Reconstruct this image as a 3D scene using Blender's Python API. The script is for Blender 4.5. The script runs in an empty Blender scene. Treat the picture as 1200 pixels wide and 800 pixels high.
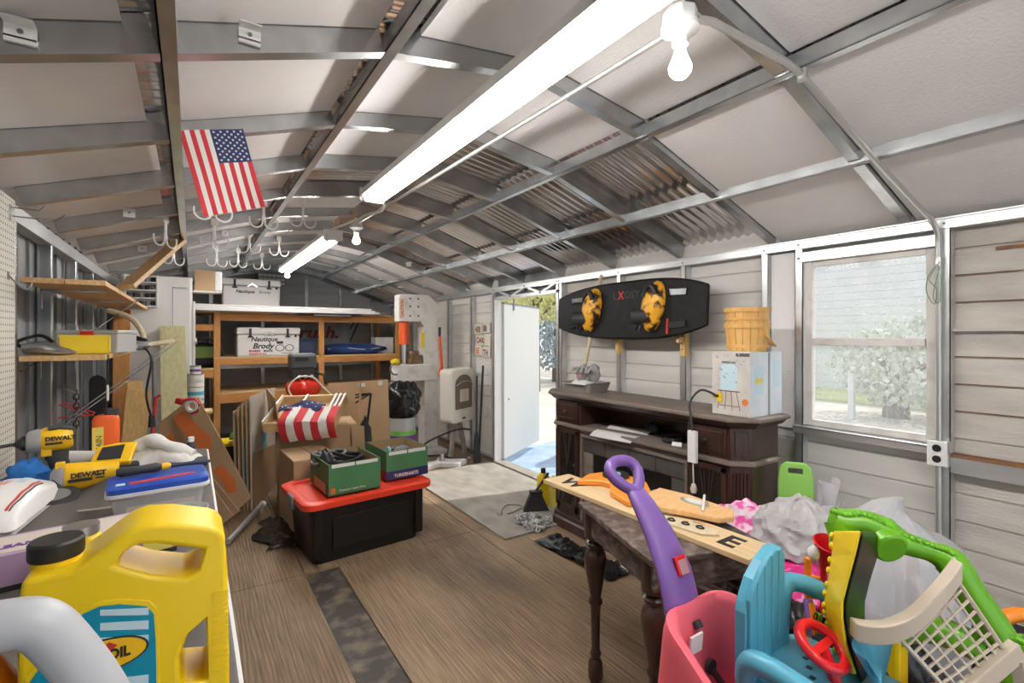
import bpy, math, random
from mathutils import Vector, Matrix, Euler, noise
PI = math.pi
random.seed(7)
scene = bpy.context.scene
COL = scene.collection

# ------------------------------------------------------------------ camera
cd = bpy.data.cameras.new('camera'); cam = bpy.data.objects.new('camera', cd); COL.objects.link(cam)
cd.sensor_width = 36.0; cd.lens = 36.0 * 567 / 1200; cd.shift_y = -7 / 1200; cd.clip_start = 0.02; cd.clip_end = 300
cam.location = (0, 0, 1.51); cam.rotation_euler = (PI / 2, 0, -math.radians(33.55))
scene.camera = cam
# ------------------------------------------------------------------ sky, sun, exposure
w = bpy.data.worlds.new('sky'); scene.world = w; w.use_nodes = True
wn = w.node_tree; wn.nodes.clear()
wo = wn.nodes.new('ShaderNodeOutputWorld'); wb = wn.nodes.new('ShaderNodeBackground')
wb.inputs[0].default_value = (0.86, 0.93, 1.0, 1); wb.inputs[1].default_value = 1.05
wn.links.new(wb.outputs[0], wo.inputs[0])
sd = bpy.data.lights.new('sun', 'SUN'); sd.energy = 2.6; sd.angle = math.radians(1.5); sd.color = (1, .95, .86)
sun = bpy.data.objects.new('sun', sd); COL.objects.link(sun)
sun.rotation_euler = Vector((-.55, .12, -.80)).to_track_quat('-Z', 'Y').to_euler()
sun.location = (12, -6, 9)
scene.view_settings.view_transform = 'Standard'; scene.view_settings.look = 'None'
scene.view_settings.exposure = 0.4; scene.view_settings.gamma = 1.0; scene.view_settings.use_curve_mapping = False

# ------------------------------------------------------------------ materials
MATS = {}
def mat(name, col, rough=.5, metal=0., col2=None, scale=6., stretch=(1, 1, 1), detail=4., lo=.35, hi=.65,
        bump=0., bscale=60., bstretch=None, emis=None, estr=0., alpha=1., trans=0., coat=0., spec=.5):
    m = bpy.data.materials.new(name); MATS[name] = m; m.use_nodes = True
    nt = m.node_tree; b = nt.nodes['Principled BSDF']
    b.inputs['Base Color'].default_value = (*col, 1); b.inputs['Roughness'].default_value = rough
    b.inputs['Metallic'].default_value = metal; b.inputs['Alpha'].default_value = alpha
    b.inputs['Transmission Weight'].default_value = trans; b.inputs['Coat Weight'].default_value = coat
    b.inputs['Specular IOR Level'].default_value = spec
    m.diffuse_color = (*col, 1)
    if emis: b.inputs['Emission Color'].default_value = (*emis, 1); b.inputs['Emission Strength'].default_value = estr
    if col2 or bump:
        tc = nt.nodes.new('ShaderNodeTexCoord')
    if col2:
        mp = nt.nodes.new('ShaderNodeMapping'); mp.inputs['Scale'].default_value = stretch
        n = nt.nodes.new('ShaderNodeTexNoise'); n.inputs['Scale'].default_value = scale; n.inputs['Detail'].default_value = detail
        r = nt.nodes.new('ShaderNodeValToRGB'); r.color_ramp.elements[0].position = lo; r.color_ramp.elements[1].position = hi
        r.color_ramp.elements[0].color = (*col, 1); r.color_ramp.elements[1].color = (*col2, 1)
        nt.links.new(tc.outputs['Object'], mp.inputs[0]); nt.links.new(mp.outputs[0], n.inputs['Vector'])
        nt.links.new(n.outputs[0], r.inputs[0]); nt.links.new(r.outputs[0], b.inputs['Base Color'])
    if bump:
        mp2 = nt.nodes.new('ShaderNodeMapping'); mp2.inputs['Scale'].default_value = bstretch or stretch
        n2 = nt.nodes.new('ShaderNodeTexNoise'); n2.inputs['Scale'].default_value = bscale; n2.inputs['Detail'].default_value = 3
        bp = nt.nodes.new('ShaderNodeBump'); bp.inputs['Strength'].default_value = bump; bp.inputs['Distance'].default_value = .004
        nt.links.new(tc.outputs['Object'], mp2.inputs[0]); nt.links.new(mp2.outputs[0], n2.inputs['Vector'])
        nt.links.new(n2.outputs[0], bp.inputs['Height']); nt.links.new(bp.outputs[0], b.inputs['Normal'])
    return m
def plain(name, col, rough=.5, **k): return mat(name, col, rough, **k)

mat('galv', (.47, .49, .50), .27, .95, col2=(.60, .62, .63), scale=9)
mat('galv_light', (.58, .60, .60), .33, .75, col2=(.72, .73, .73), scale=7, stretch=(1, .3, 1))
mat('galv_dark', (.20, .21, .215), .5, .5, col2=(.31, .32, .32), scale=5, stretch=(1, 1, .3))
mat('corrugated', (.62, .58, .57), .17, .95, col2=(.76, .74, .74), scale=3, stretch=(.4, 2, 1))
mat('foam_board', (.86, .84, .83), .8, 0, col2=(.80, .78, .765), scale=2.5, bump=.6, bscale=95)
mat('foam_grooved', (.80, .765, .74), .85, 0, col2=(.73, .695, .67), scale=2.5, bump=.6, bscale=38, bstretch=(.12, 1.6, 1))
mat('siding_white', (.74, .72, .67), .6, 0, col2=(.63, .61, .565), scale=4, stretch=(1, .35, 3), bump=.12, bscale=60)
mat('siding_rough', (.60, .555, .50), .85, 0, col2=(.45, .41, .365), scale=5, stretch=(1, .5, 2), bump=.8, bscale=60)
mat('siding_grey', (.46, .475, .48), .55, .1, col2=(.38, .39, .395), scale=3, stretch=(.3, 1, 3))
mat('panel_white', (.78, .77, .75), .45); mat('door_white', (.60, .595, .58), .5)
mat('white_paint', (.80, .79, .77), .4)
mat('white_dirty', (.72, .70, .66), .55, 0, col2=(.55, .52, .47), scale=9, lo=.5, hi=.75)
mat('rust', (.28, .12, .04), .8, 0, col2=(.17, .09, .05), scale=20)
mat('earth', (.50, .46, .41), .95, 0, col2=(.62, .57, .50), scale=1.5, bump=.4, bscale=8)
mat('grass', (.36, .42, .13), .95, 0, col2=(.55, .55, .22), scale=.8, bump=.6, bscale=12)
mat('bark', (.13, .10, .085), .9, 0, col2=(.22, .18, .15), scale=9, stretch=(1, 1, .2), bump=.6, bscale=20)
mat('leaf_yellow', (.74, .70, .30), .7, 0, col2=(.50, .52, .22), scale=3)
mat('leaf_blue', (.28, .35, .40), .7, 0, col2=(.42, .48, .50), scale=3)

# ------------------------------------------------------------------ mesh builder
WM = {}
def link(o, parent=None, world=None):
    COL.objects.link(o)
    if parent is not None: o.parent = parent
    return o
def thing(name, label=None, cat=None, loc=(0, 0, 0), rot=(0, 0, 0), group=None, kind=None):
    o = bpy.data.objects.new(name, None); o.empty_display_size = .05; COL.objects.link(o)
    o.location = loc; o.rotation_euler = rot
    WM[o.name] = Matrix.LocRotScale(Vector(loc), Euler(rot), None)
    return tag(o, label, cat, group, kind)
def tag(o, label=None, cat=None, group=None, kind=None):
    if label: o['label'] = label
    if cat: o['category'] = cat
    if group: o['group'] = group
    if kind: o['kind'] = kind
    return o
def dup(o, loc=None, rot=None, label=None, parent=None):
    c = o.copy(); COL.objects.link(c); c.parent = parent if parent is not None else (o.parent if loc is None and rot is None else None)
    if loc is not None: c.location = loc
    if rot is not None: c.rotation_euler = rot
    if label: c['label'] = label
    for ch in list(o.children):
        if ch is c: continue
        d = ch.copy(); COL.objects.link(d); d.parent = c
        for g in list(ch.children):
            e = g.copy(); COL.objects.link(e); e.parent = d
    return c
def rotm(rot): return Euler(rot).to_matrix() if rot is not None else Matrix.Identity(3)
class MB:
    def __init__(s): s.v = []; s.f = []
    def add(s, vs, fs):
        n = len(s.v); s.v += [Vector(p) for p in vs]; s.f += [tuple(i + n for i in f) for f in fs]; return s
    def box(s, c, d, rot=None):
        R = rotm(rot); c = Vector(c); x, y, z = (q / 2 for q in d)
        vs = [c + R @ Vector(p) for p in ((-x, -y, -z), (x, -y, -z), (x, y, -z), (-x, y, -z), (-x, -y, z), (x, -y, z), (x, y, z), (-x, y, z))]
        return s.add(vs, [(0, 3, 2, 1), (4, 5, 6, 7), (0, 1, 5, 4), (1, 2, 6, 5), (2, 3, 7, 6), (3, 0, 4, 7)])
    def mm(s, a, b): return s.box([(p + q) / 2 for p, q in zip(a, b)], [abs(q - p) for p, q in zip(a, b)])
    def beam(s, p0, p1, wd, ht, up=(0, 0, 1)):
        # a rectangular bar from p0 to p1: wd sideways, ht along 'up'
        p0 = Vector(p0); p1 = Vector(p1); d = (p1 - p0).normalized(); u = Vector(up); sd_ = d.cross(u).normalized(); u = sd_.cross(d)
        vs = []
        for p in (p0, p1):
            for a, b in ((-1, -1), (1, -1), (1, 1), (-1, 1)): vs.append(p + sd_ * a * wd / 2 + u * b * ht / 2)
        return s.add(vs, [(0, 1, 2, 3), (7, 6, 5, 4), (0, 4, 5, 1), (1, 5, 6, 2), (2, 6, 7, 3), (3, 7, 4, 0)])
    def ring(s, c, ax, r, n, ph=0, sx=1., ref=None):
        ax = Vector(ax).normalized(); a = Vector(ref) if ref is not None else (Vector((0, 0, 1)) if abs(ax.z) < .9 else Vector((1, 0, 0)))
        u = ax.cross(a).normalized(); v = ax.cross(u)
        return [Vector(c) + (u * math.cos(2 * PI * i / n + ph) * sx + v * math.sin(2 * PI * i / n + ph)) * r for i in range(n)]
    def loft(s, rings, cap=True, closed=False):
        n = len(rings[0]); vs = [p for r in rings for p in r]; fs = []; m = len(rings)
        for i in range(m if closed else m - 1):
            j = (i + 1) % m
            for k in range(n): fs.append((i * n + k, i * n + (k + 1) % n, j * n + (k + 1) % n, j * n + k))
        if cap and not closed:
            fs.append(tuple(range(n))[::-1]); fs.append(tuple((m - 1) * n + k for k in range(n)))
        return s.add(vs, fs)
    def cyl(s, p0, p1, r0, r1=None, n=12):
        p0 = Vector(p0); p1 = Vector(p1); r1 = r0 if r1 is None else r1
        return s.loft([s.ring(p0, p1 - p0, r0, n), s.ring(p1, p1 - p0, r1, n)])
    def tube(s, pts, r, n=8, closed=False, flat=1.):
        pts = [Vector(p) for p in pts]; m = len(pts); rs = []; ref = None
        for i, p in enumerate(pts):
            a = pts[(i - 1) % m] if (closed or i > 0) else p; b = pts[(i + 1) % m] if (closed or i < m - 1) else p
            d = (b - a).normalized()
            if ref is None: ref = Vector((0, 0, 1)) if abs(d.z) < .8 else Vector((0, 1, 0))
            u = d.cross(ref).normalized(); v = d.cross(u).normalized(); ref = -v if False else ref
            if abs(d.dot(ref)) > .95: ref = u.cross(d)
            rr = r[i] if isinstance(r, (list, tuple)) else r
            rs.append([p + (u * math.cos(2 * PI * k / n) * flat + v * math.sin(2 * PI * k / n)) * rr for k in range(n)])
        return s.loft(rs, closed=closed)
    def lathe(s, prof, n=16, loc=(0, 0, 0), rot=None, sx=1., sy=1., cap=True):
        R = rotm(rot); L = Vector(loc)
        rs = [[L + R @ Vector((r * math.cos(2 * PI * k / n) * sx, r * math.sin(2 * PI * k / n) * sy, z)) for k in range(n)] for r, z in prof]
        return s.loft(rs, cap=cap)
    def prism(s, poly, O, U, V, t):
        # polygon (u,v) at origin O, axes U,V, pushed by vector t
        O = Vector(O); U = Vector(U); V = Vector(V); t = Vector(t); n = len(poly)
        a = [O + U * p[0] + V * p[1] for p in poly]
        vs = a + [p + t for p in a]
        fs = [tuple(range(n)), tuple(range(2 * n - 1, n - 1, -1))] + [(i, i + n, (i + 1) % n + n, (i + 1) % n) for i in range(n)]
        return s.add(vs, fs)
    def grid(s, fn, nu, nv, cu=False, cv=False):
        vs = [fn(i / (nu if cu else nu - 1), j / (nv if cv else nv - 1)) for i in range(nu) for j in range(nv)]; fs = []
        for i in range(nu if cu else nu - 1):
            for j in range(nv if cv else nv - 1):
                a, b = i, (i + 1) % nu; c, d = j, (j + 1) % nv
                fs.append((a * nv + c, b * nv + c, b * nv + d, a * nv + d))
        return s.add(vs, fs)
    def sheet(s, fn, nu, nv, t=.002):
        # a grid with thickness, made double by offsetting along normals
        g = [[Vector(fn(i / (nu - 1), j / (nv - 1))) for j in range(nv)] for i in range(nu)]
        nr = [[None] * nv for _ in range(nu)]
        for i in range(nu):
            for j in range(nv):
                a = g[min(i + 1, nu - 1)][j] - g[max(i - 1, 0)][j]; b = g[i][min(j + 1, nv - 1)] - g[i][max(j - 1, 0)]
                q = a.cross(b); nr[i][j] = q.normalized() if q.length > 1e-9 else Vector((0, 0, 1))
        vs = [g[i][j] + nr[i][j] * t / 2 for i in range(nu) for j in range(nv)] + [g[i][j] - nr[i][j] * t / 2 for i in range(nu) for j in range(nv)]
        N = nu * nv; fs = []
        for i in range(nu - 1):
            for j in range(nv - 1):
                q = (i * nv + j, (i + 1) * nv + j, (i + 1) * nv + j + 1, i * nv + j + 1); fs.append(q); fs.append(tuple(k + N for k in q[::-1]))
        bd = [(i, 0) for i in range(nu)] + [(nu - 1, j) for j in range(1, nv)] + [(i, nv - 1) for i in range(nu - 2, -1, -1)] + [(0, j) for j in range(nv - 2, 0, -1)]
        for k in range(len(bd)):
            a = bd[k]; b = bd[(k + 1) % len(bd)]; ia = a[0] * nv + a[1]; ib = b[0] * nv + b[1]; fs.append((ib, ia, ia + N, ib + N))
        return s.add(vs, fs)
    def blob(s, c, d, amp=.1, fr=2., seed=0, n=24, flat_bottom=None, pw=1.):
        c = Vector(c); nu, nv = n, n // 2 + 1; vs = []
        for i in range(nu):
            for j in range(nv):
                th = 2 * PI * i / nu; ph = PI * j / (nv - 1)
                q = Vector((math.cos(th) * math.sin(ph), math.sin(th) * math.sin(ph), math.cos(ph)))
                k = 1 + amp * noise.fractal(q * fr + Vector((seed * 7.3, seed * 3.1, 0)), 1., 2., 3)
                if pw != 1.: q = Vector([math.copysign(abs(a) ** pw, a) for a in q])
                p = Vector((q.x * d[0], q.y * d[1], q.z * d[2])) * k
                p = c + p
                if flat_bottom is not None and p.z < flat_bottom: p.z = flat_bottom
                vs.append(p)
        fs = []
        for i in range(nu):
            for j in range(nv - 1):
                a = i; b = (i + 1) % nu; fs.append((a * nv + j, a * nv + j + 1, b * nv + j + 1, b * nv + j))
        return s.add(vs, fs)
    def xf(s, M):
        s.v = [M @ p for p in s.v]; return s
    def build(s, name, m, parent=None, smooth=0, bevel=0, world=False, seg=2, loc=None, rot=None, subsurf=0):
        me = bpy.data.meshes.new(name)
        vs = s.v
        if world and parent is not None:
            iv = WM[parent.name].inverted(); vs = [iv @ p for p in vs]
        me.from_pydata([tuple(p) for p in vs], [], s.f)
        ms = m if isinstance(m, (list, tuple)) else [m]
        for q in ms: me.materials.append(MATS[q])
        me.validate(clean_customdata=False)
        import bmesh
        bm = bmesh.new(); bm.from_mesh(me); bmesh.ops.recalc_face_normals(bm, faces=bm.faces); bm.to_mesh(me); bm.free()
        if smooth:
            me.polygons.foreach_set('use_smooth', [True] * len(me.polygons)); me.set_sharp_from_angle(angle=math.radians(smooth))
        o = bpy.data.objects.new(name, me); COL.objects.link(o)
        if parent is not None: o.parent = parent
        if loc is not None: o.location = loc
        if rot is not None: o.rotation_euler = rot
        if parent is None: WM[o.name] = Matrix.LocRotScale(Vector(loc or (0, 0, 0)), Euler(rot or (0, 0, 0)), None)
        if bevel:
            b = o.modifiers.new('bevel', 'BEVEL'); b.width = bevel; b.segments = seg; b.limit_method = 'ANGLE'; b.angle_limit = math.radians(40)
        if subsurf:
            q = o.modifiers.new('sub', 'SUBSURF'); q.levels = subsurf; q.render_levels = subsurf
        return o
def rrect(w_, h_, r, n=4):
    pts = []
    for cx, cy, a0 in ((w_ / 2 - r, h_ / 2 - r, 0), (-w_ / 2 + r, h_ / 2 - r, PI / 2), (-w_ / 2 + r, -h_ / 2 + r, PI), (w_ / 2 - r, -h_ / 2 + r, 1.5 * PI)):
        for i in range(n + 1): pts.append((cx + r * math.cos(a0 + PI / 2 * i / n), cy + r * math.sin(a0 + PI / 2 * i / n)))
    return pts
def bez(pts, n=8):
    # catmull-rom through points
    P = [Vector(p) for p in pts]; out = []
    for i in range(len(P) - 1):
        a = P[max(i - 1, 0)]; b = P[i]; c = P[i + 1]; d = P[min(i + 2, len(P) - 1)]
        for k in range(n):
            t = k / n; out.append(.5 * ((2 * b) + (c - a) * t + (2 * a - 5 * b + 4 * c - d) * t * t + (3 * b - a - 3 * c + d) * t ** 3))
    out.append(P[-1]); return out
def text(s, size, m, parent, loc, rot, name='lettering', ext=.0006, align='LEFT', shear=0., bold=0., sx=1.):
    cu = bpy.data.curves.new('t', 'FONT'); cu.body = s; cu.size = size; cu.extrude = ext; cu.align_x = align; cu.shear = shear; cu.offset = bold
    cu.resolution_u = 3
    to = bpy.data.objects.new('t', cu); COL.objects.link(to)
    dg = bpy.context.evaluated_depsgraph_get(); me = bpy.data.meshes.new_from_object(to.evaluated_get(dg))
    bpy.data.objects.remove(to); bpy.data.curves.remove(cu)
    me.materials.clear(); me.materials.append(MATS[m])
    o = bpy.data.objects.new(name, me); COL.objects.link(o); o.parent = parent; o.location = loc; o.rotation_euler = rot; o.scale = (sx, 1, 1)
    return o

# ------------------------------------------------------------------ setting: section of the shed
XR, XL, YF, YB = 3.0, -.63, 8.6, -1.6
NODES = [(XR, 2.07), (2.42, 2.259), (1.812, 2.46), (1.185, 2.56), (.558, 2.46), (-.05, 2.259), (XL, 2.07)]
RY = [round(.91 + .67 * k, 3) for k in range(-3, 12)]

# floor of plywood sheets
def floor_mat():
    m = bpy.data.materials.new('plywood_floor'); MATS['plywood_floor'] = m; m.use_nodes = True
    nt = m.node_tree; b = nt.nodes['Principled BSDF']; L = nt.links.new; N = nt.nodes.new
    b.inputs['Roughness'].default_value = .55; b.inputs['Specular IOR Level'].default_value = .35
    tc = N('ShaderNodeTexCoord')
    def nz(sc, st, det=4.):
        mp = N('ShaderNodeMapping'); mp.inputs['Scale'].default_value = st; n = N('ShaderNodeTexNoise'); n.inputs['Scale'].default_value = sc; n.inputs['Detail'].default_value = det
        L(tc.outputs['Object'], mp.inputs[0]); L(mp.outputs[0], n.inputs['Vector']); return n.outputs[0]
    def ramp(f, p0, c0, p1, c1):
        r = N('ShaderNodeValToRGB'); e = r.color_ramp.elements; e[0].position = p0; e[0].color = (*c0, 1); e[1].position = p1; e[1].color = (*c1, 1); L(f, r.inputs[0]); return r.outputs[0]
    def mix(f, a, c, mode='MIX'):
        q = N('ShaderNodeMix'); q.data_type = 'RGBA'; q.blend_type = mode
        if isinstance(f, float): q.inputs[0].default_value = f
        else: L(f, q.inputs[0])
        L(a, q.inputs[6]); L(c, q.inputs[7]); return q.outputs[2]
    grain = ramp(nz(16, (5, .22, 1), 5), .35, (.13, .082, .046), .68, (.34, .235, .142))
    dust = ramp(nz(1.6, (1, 1, 1), 6), .38, (.20, .135, .080), .66, (.42, .31, .205))
    a = mix(.42, grain, dust)
    dirt = ramp(nz(1.1, (1.3, .5, 1), 7), .54, (0, 0, 0), .68, (1, 1, 1))
    dark = N('ShaderNodeRGB'); dark.outputs[0].default_value = (.045, .036, .03, 1)
    ml = N('ShaderNodeMath'); ml.operation = 'MULTIPLY'; ml.inputs[1].default_value = .55; L(dirt, ml.inputs[0])
    c = mix(ml.outputs[0], a, dark.outputs[0])
    wv = N('ShaderNodeTexWave'); wv.wave_type = 'BANDS'; wv.bands_direction = 'X'; wv.inputs['Scale'].default_value = 16; wv.inputs['Distortion'].default_value = 7; wv.inputs['Detail'].default_value = 2
    mp = N('ShaderNodeMapping'); mp.inputs['Scale'].default_value = (1, .12, 1); L(tc.outputs['Object'], mp.inputs[0]); L(mp.outputs[0], wv.inputs['Vector'])
    gro = ramp(wv.outputs['Fac'], .02, (.52, .50, .48), .35, (1, 1, 1)); gm_ = ramp(nz(2.6, (1.6, .3, 1), 5), .42, (.0, .0, .0), .66, (1, 1, 1))
    one = N('ShaderNodeRGB'); one.outputs[0].default_value = (1, 1, 1, 1)
    c = mix(1.0, c, mix(gm_, one.outputs[0], gro), 'MULTIPLY'); L(c, b.inputs['Base Color'])
    ad = N('ShaderNodeMath'); ad.operation = 'ADD'; L(wv.outputs['Fac'], ad.inputs[0]); L(nz(40, (3, .4, 1)), ad.inputs[1])
    bp = N('ShaderNodeBump'); bp.inputs['Strength'].default_value = .5; bp.inputs['Distance'].default_value = .004; L(ad.outputs[0], bp.inputs['Height']); L(bp.outputs[0], b.inputs['Normal'])
floor_mat()
mat('adhesive', (.05, .043, .036), .6, 0, col2=(.26, .20, .145), scale=9, detail=9, lo=.45, hi=.72, bump=.5, bscale=60)
mat('grey_ply', (.36, .33, .29), .9, 0, col2=(.26, .235, .205), scale=8, stretch=(1, .5, 1), bump=.5, bscale=80)
fl = MB().mm((XL - .08, YB, -.06), (XR + .08, YF + .08, -.012)).build('floor', 'adhesive'); tag(fl, kind='structure')
ys = [YB, .84, 3.28, 5.72, YF + .06]; xs = [XL - .07, .60, 1.82, XR + .07]
for i in range(3):
    for j in range(4):
        x0, x1 = xs[i], xs[i + 1]
        if i == 1 and j == 1: x0 = .80
        MB().mm((x0 + .003, ys[j] + .003, -.012), (x1 - .003, ys[j + 1] - .003, .0)).build('floor_sheet', 'plywood_floor', fl)
def pt(y):  # matches floor strip where the sheet is missing
    return y

# right wall: siding boards, studs, plate, door and window openings
DY0, DY1, DZ = 3.70, 4.90, 1.95           # doorway
WY0, WY1, WZ0, WZ1 = .83, 1.42, .985, 1.95  # window
wr = thing('wall_right', kind='structure', loc=(XR, 3.5, 0))
BH = .13
def siding(y0, y1, z0, z1, m, top=2.15):
    d = MB()
    x = XR + .062
    d.add([(x, y0, z0), (x, y1, z0), (x + .006, y0, z1 - .012), (x + .006, y1, z1 - .012), (x + .014, y0, z1), (x + .014, y1, z1),
           (x + .03, y0, z0), (x + .03, y1, z0), (x + .03, y0, z1), (x + .03, y1, z1)],
          [(0, 1, 3, 2), (2, 3, 5, 4), (4, 5, 9, 8), (6, 7, 9, 8), (0, 1, 7, 6), (0, 2, 4, 8, 6), (1, 3, 5, 9, 7)])
    d.build('siding_board', m, wr, world=True)
for k in range(17):
    z0 = k * BH - .02; z1 = z0 + BH
    spans = []
    for (a, b) in ((YB, .80), (.80, 3.68), (4.92, YF + .075)):
        if a == .80 and z1 > WZ0 and z0 < WZ1:
            spans.append((1.44, b))
            if z0 < WZ0 - .02: MB and siding(.80, 1.44, z0, min(z1, WZ0), 'siding_white')
            if z1 > WZ1 + .02: siding(.80, 1.44, max(z0, WZ1), z1, 'siding_white')
        else: spans.append((a, b))
    for a, b in spans: siding(a, b, z0, z1, 'siding_rough' if b <= .80 else 'siding_white')
siding(3.66, 4.94, DZ, DZ + .26, 'galv_dark')  # dark board behind the header truss: recess shade put into its colour
def rw(name, d, m='galv_light', bevel=.002): return d.build(name, m, wr, world=True, bevel=bevel)
def stud(y, z0=0., z1=2.02, m='galv_light'):
    rw('stud', MB().mm((XR, y - .022, z0), (XR + .004, y + .022, z1)).mm((XR, y - .022, z0), (XR + .06, y - .018, z1)).mm((XR, y + .018, z0), (XR + .06, y + .022, z1)), m, 0)
for y in (-1.2, -.55, .10): stud(y)
for y in (.785, 1.45): stud(y)
for y in (2.26, 2.90, 5.48, 6.15, 6.8, 7.45, 8.1): stud(y)
for y in (3.67, 3.72, 4.90, 4.95): stud(y)
stud(1.655, 1.0)
rw('top_plate', MB().mm((XR - .005, YB, 2.02), (XR + .06, YF, 2.07)).mm((XR - .012, YB, 2.065), (XR + .06, YF, 2.075)))
rw('bottom_plate', MB().mm((XR - .004, YB, 0), (XR + .06, 3.68, .05)), 'galv')
rw('bottom_plate', MB().mm((XR - .004, 4.92, 0), (XR + .06, YF, .05)), 'galv')
rw('rail', MB().mm((XR - .006, YB, .86), (XR + .05, .762, .938)), 'galv_light')
rw('rust_rail', MB().mm((XR - .009, YB, .936), (XR + .05, .762, .95)), 'rust', 0)
rw('batten', MB().mm((XR + .03, YB, 1.53), (XR + .06, .77, 1.545)), 'siding_rough', 0)
rw('rust_streak', MB().mm((XR + .056, .15, 1.90), (XR + .064, .62, 1.915)), 'rust', 0)
for z_ in (1.80, 1.67, 1.41, 1.28, 1.15): rw('rust_line', MB().mm((XR + .0585, -.9, z_ - .002), (XR + .064, .76, z_ + .0015)), 'rust', 0)
# foam panel between stud and window
rw('foam_panel', MB().mm((XR + .03, 1.475, .95), (XR + .055, 1.63, 2.01)), 'foam_board', 0)
# door header truss
hd = MB().mm((XR, 3.70, 1.93), (XR + .05, 4.90, 1.965))
for i, (a, b) in enumerate(((3.74, 4.0), (4.0, 4.28), (4.28, 4.56), (4.56, 4.86))):
    z0, z1 = (1.95, 2.04) if i % 2 else (2.04, 1.95)
    rw('truss_web', MB().beam((XR + .012, a, z0), (XR + .012, b, z1), .006, .03, (1, 0, 0)) if False else MB().beam((XR + .014, a, z0), (XR + .014, b, z1), .028, .02, (1, 0, 0)), 'galv_light')
rw('door_header', hd)
bo = MB()
for y, z in [(3.69, 2.045), (3.72, 2.045), (3.69, 1.95), (3.72, 1.95), (4.0, 1.952), (4.28, 2.043), (4.56, 1.952), (4.88, 2.043), (4.92, 2.043), (1.45, 2.045), (1.45, 1.965), (.785, 2.045), (2.26, 2.04), (2.9, 2.04), (1.655, 2.04)]:
    bo.cyl((XR - .012, y, z), (XR + .004, y, z), .006, n=8)
bo.build('bolt', 'galv_dark', wr, world=True)
# threshold
rw('door_sill', MB().mm((XR - .02, 3.72, 0), (XR + .12, 4.90, .03)), 'grey_ply')
rw('door_jamb', MB().mm((XR - .015, 4.86, 0), (XR + .07, 4.885, 1.93)), 'white_paint')

# window
win = thing('window_1', kind='structure', loc=(XR, 1.12, WZ0))
def wp(name, d, m, bevel=.003): return d.build(name, m, win, world=True, bevel=bevel)
wp('header', MB().mm((XR - .004, .80, WZ1 - .01), (XR + .06, 1.44, WZ1 + .05)), 'galv_light')
wp('sill', MB().mm((XR - .02, .80, WZ0 - .05), (XR + .06, 1.475, WZ0 - .005)).mm((XR - .03, .80, WZ0 - .012), (XR + .06, 1.475, WZ0 - .003)), 'galv_light')
fr = MB().mm((XR + .02, .80, WZ0), (XR + .06, .86, WZ1)).mm((XR + .02, 1.385, WZ0), (XR + .06, 1.445, WZ1)).mm((XR + .022, .86, WZ1 - .04), (XR + .058, 1.385, WZ1 - .001)).mm((XR + .022, .86, WZ0 + .001), (XR + .058, 1.385, WZ0 + .035))
wp('frame', fr, 'white_dirty')
wp('meeting_rail', MB().mm((XR + .015, .862, 1.455), (XR + .055, 1.383, 1.495)), 'white_dirty')
# dusty glass
gm = bpy.data.materials.new('dusty_glass'); MATS['dusty_glass'] = gm; gm.use_nodes = True
nt = gm.node_tree; nt.nodes.clear(); N = nt.nodes.new; L = nt.links.new
o_ = N('ShaderNodeOutputMaterial'); tr = N('ShaderNodeBsdfTransparent'); gl = N('ShaderNodeBsdfGlossy'); gl.inputs['Roughness'].default_value = .02
df = N('ShaderNodeBsdfTranslucent'); df.inputs[0].default_value = (.9, .92, .95, 1); m1 = N('ShaderNodeMixShader'); m2 = N('ShaderNodeMixShader')
tc = N('ShaderNodeTexCoord'); nn = N('ShaderNodeTexNoise'); nn.inputs['Scale'].default_value = 140; nn.inputs['Detail'].default_value = 2
rr = N('ShaderNodeValToRGB'); rr.color_ramp.elements[0].position = .60; rr.color_ramp.elements[0].color = (.10, .10, .10, 1); rr.color_ramp.elements[1].position = .72; rr.color_ramp.elements[1].color = (.40, .40, .40, 1)
L(tc.outputs['Object'], nn.inputs['Vector']); L(nn.outputs[0], rr.inputs[0]); L(rr.outputs[0], m1.inputs[0]); L(tr.outputs[0], m1.inputs[1]); L(df.outputs[0], m1.inputs[2])
m2.inputs[0].default_value = .05; L(m1.outputs[0], m2.inputs[1]); L(gl.outputs[0], m2.inputs[2]); L(m2.outputs[0], o_.inputs[0])
wp('pane', MB().mm((XR + .042, .86, 1.495), (XR + .046, 1.385, WZ1 - .04)), 'dusty_glass', 0)
wp('pane', MB().mm((XR + .034, .86, WZ0 + .035), (XR + .038, 1.385, 1.455)), 'dusty_glass', 0)

# open door, hinged on the far jamb and swung outside
dr = thing('door_1', kind='structure', loc=(XR + .09, 4.86, .04), rot=(0, 0, math.radians(32)))
MB().mm((.0, -.02, 0), (1.15, .02, 1.86)).build('door_leaf', 'door_white', dr, bevel=.004)
MB().mm((.0, -.024, 1.845), (1.15, .024, 1.865)).build('top_channel', 'galv_dark', dr)
MB().mm((.25, -.034, 1.78), (.28, -.02, 1.93)).build('latch', 'galv_dark', dr)
MB().cyl((.12, -.03, .70), (.12, -.02, .70), .012).build('lock', 'galv_dark', dr)

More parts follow.
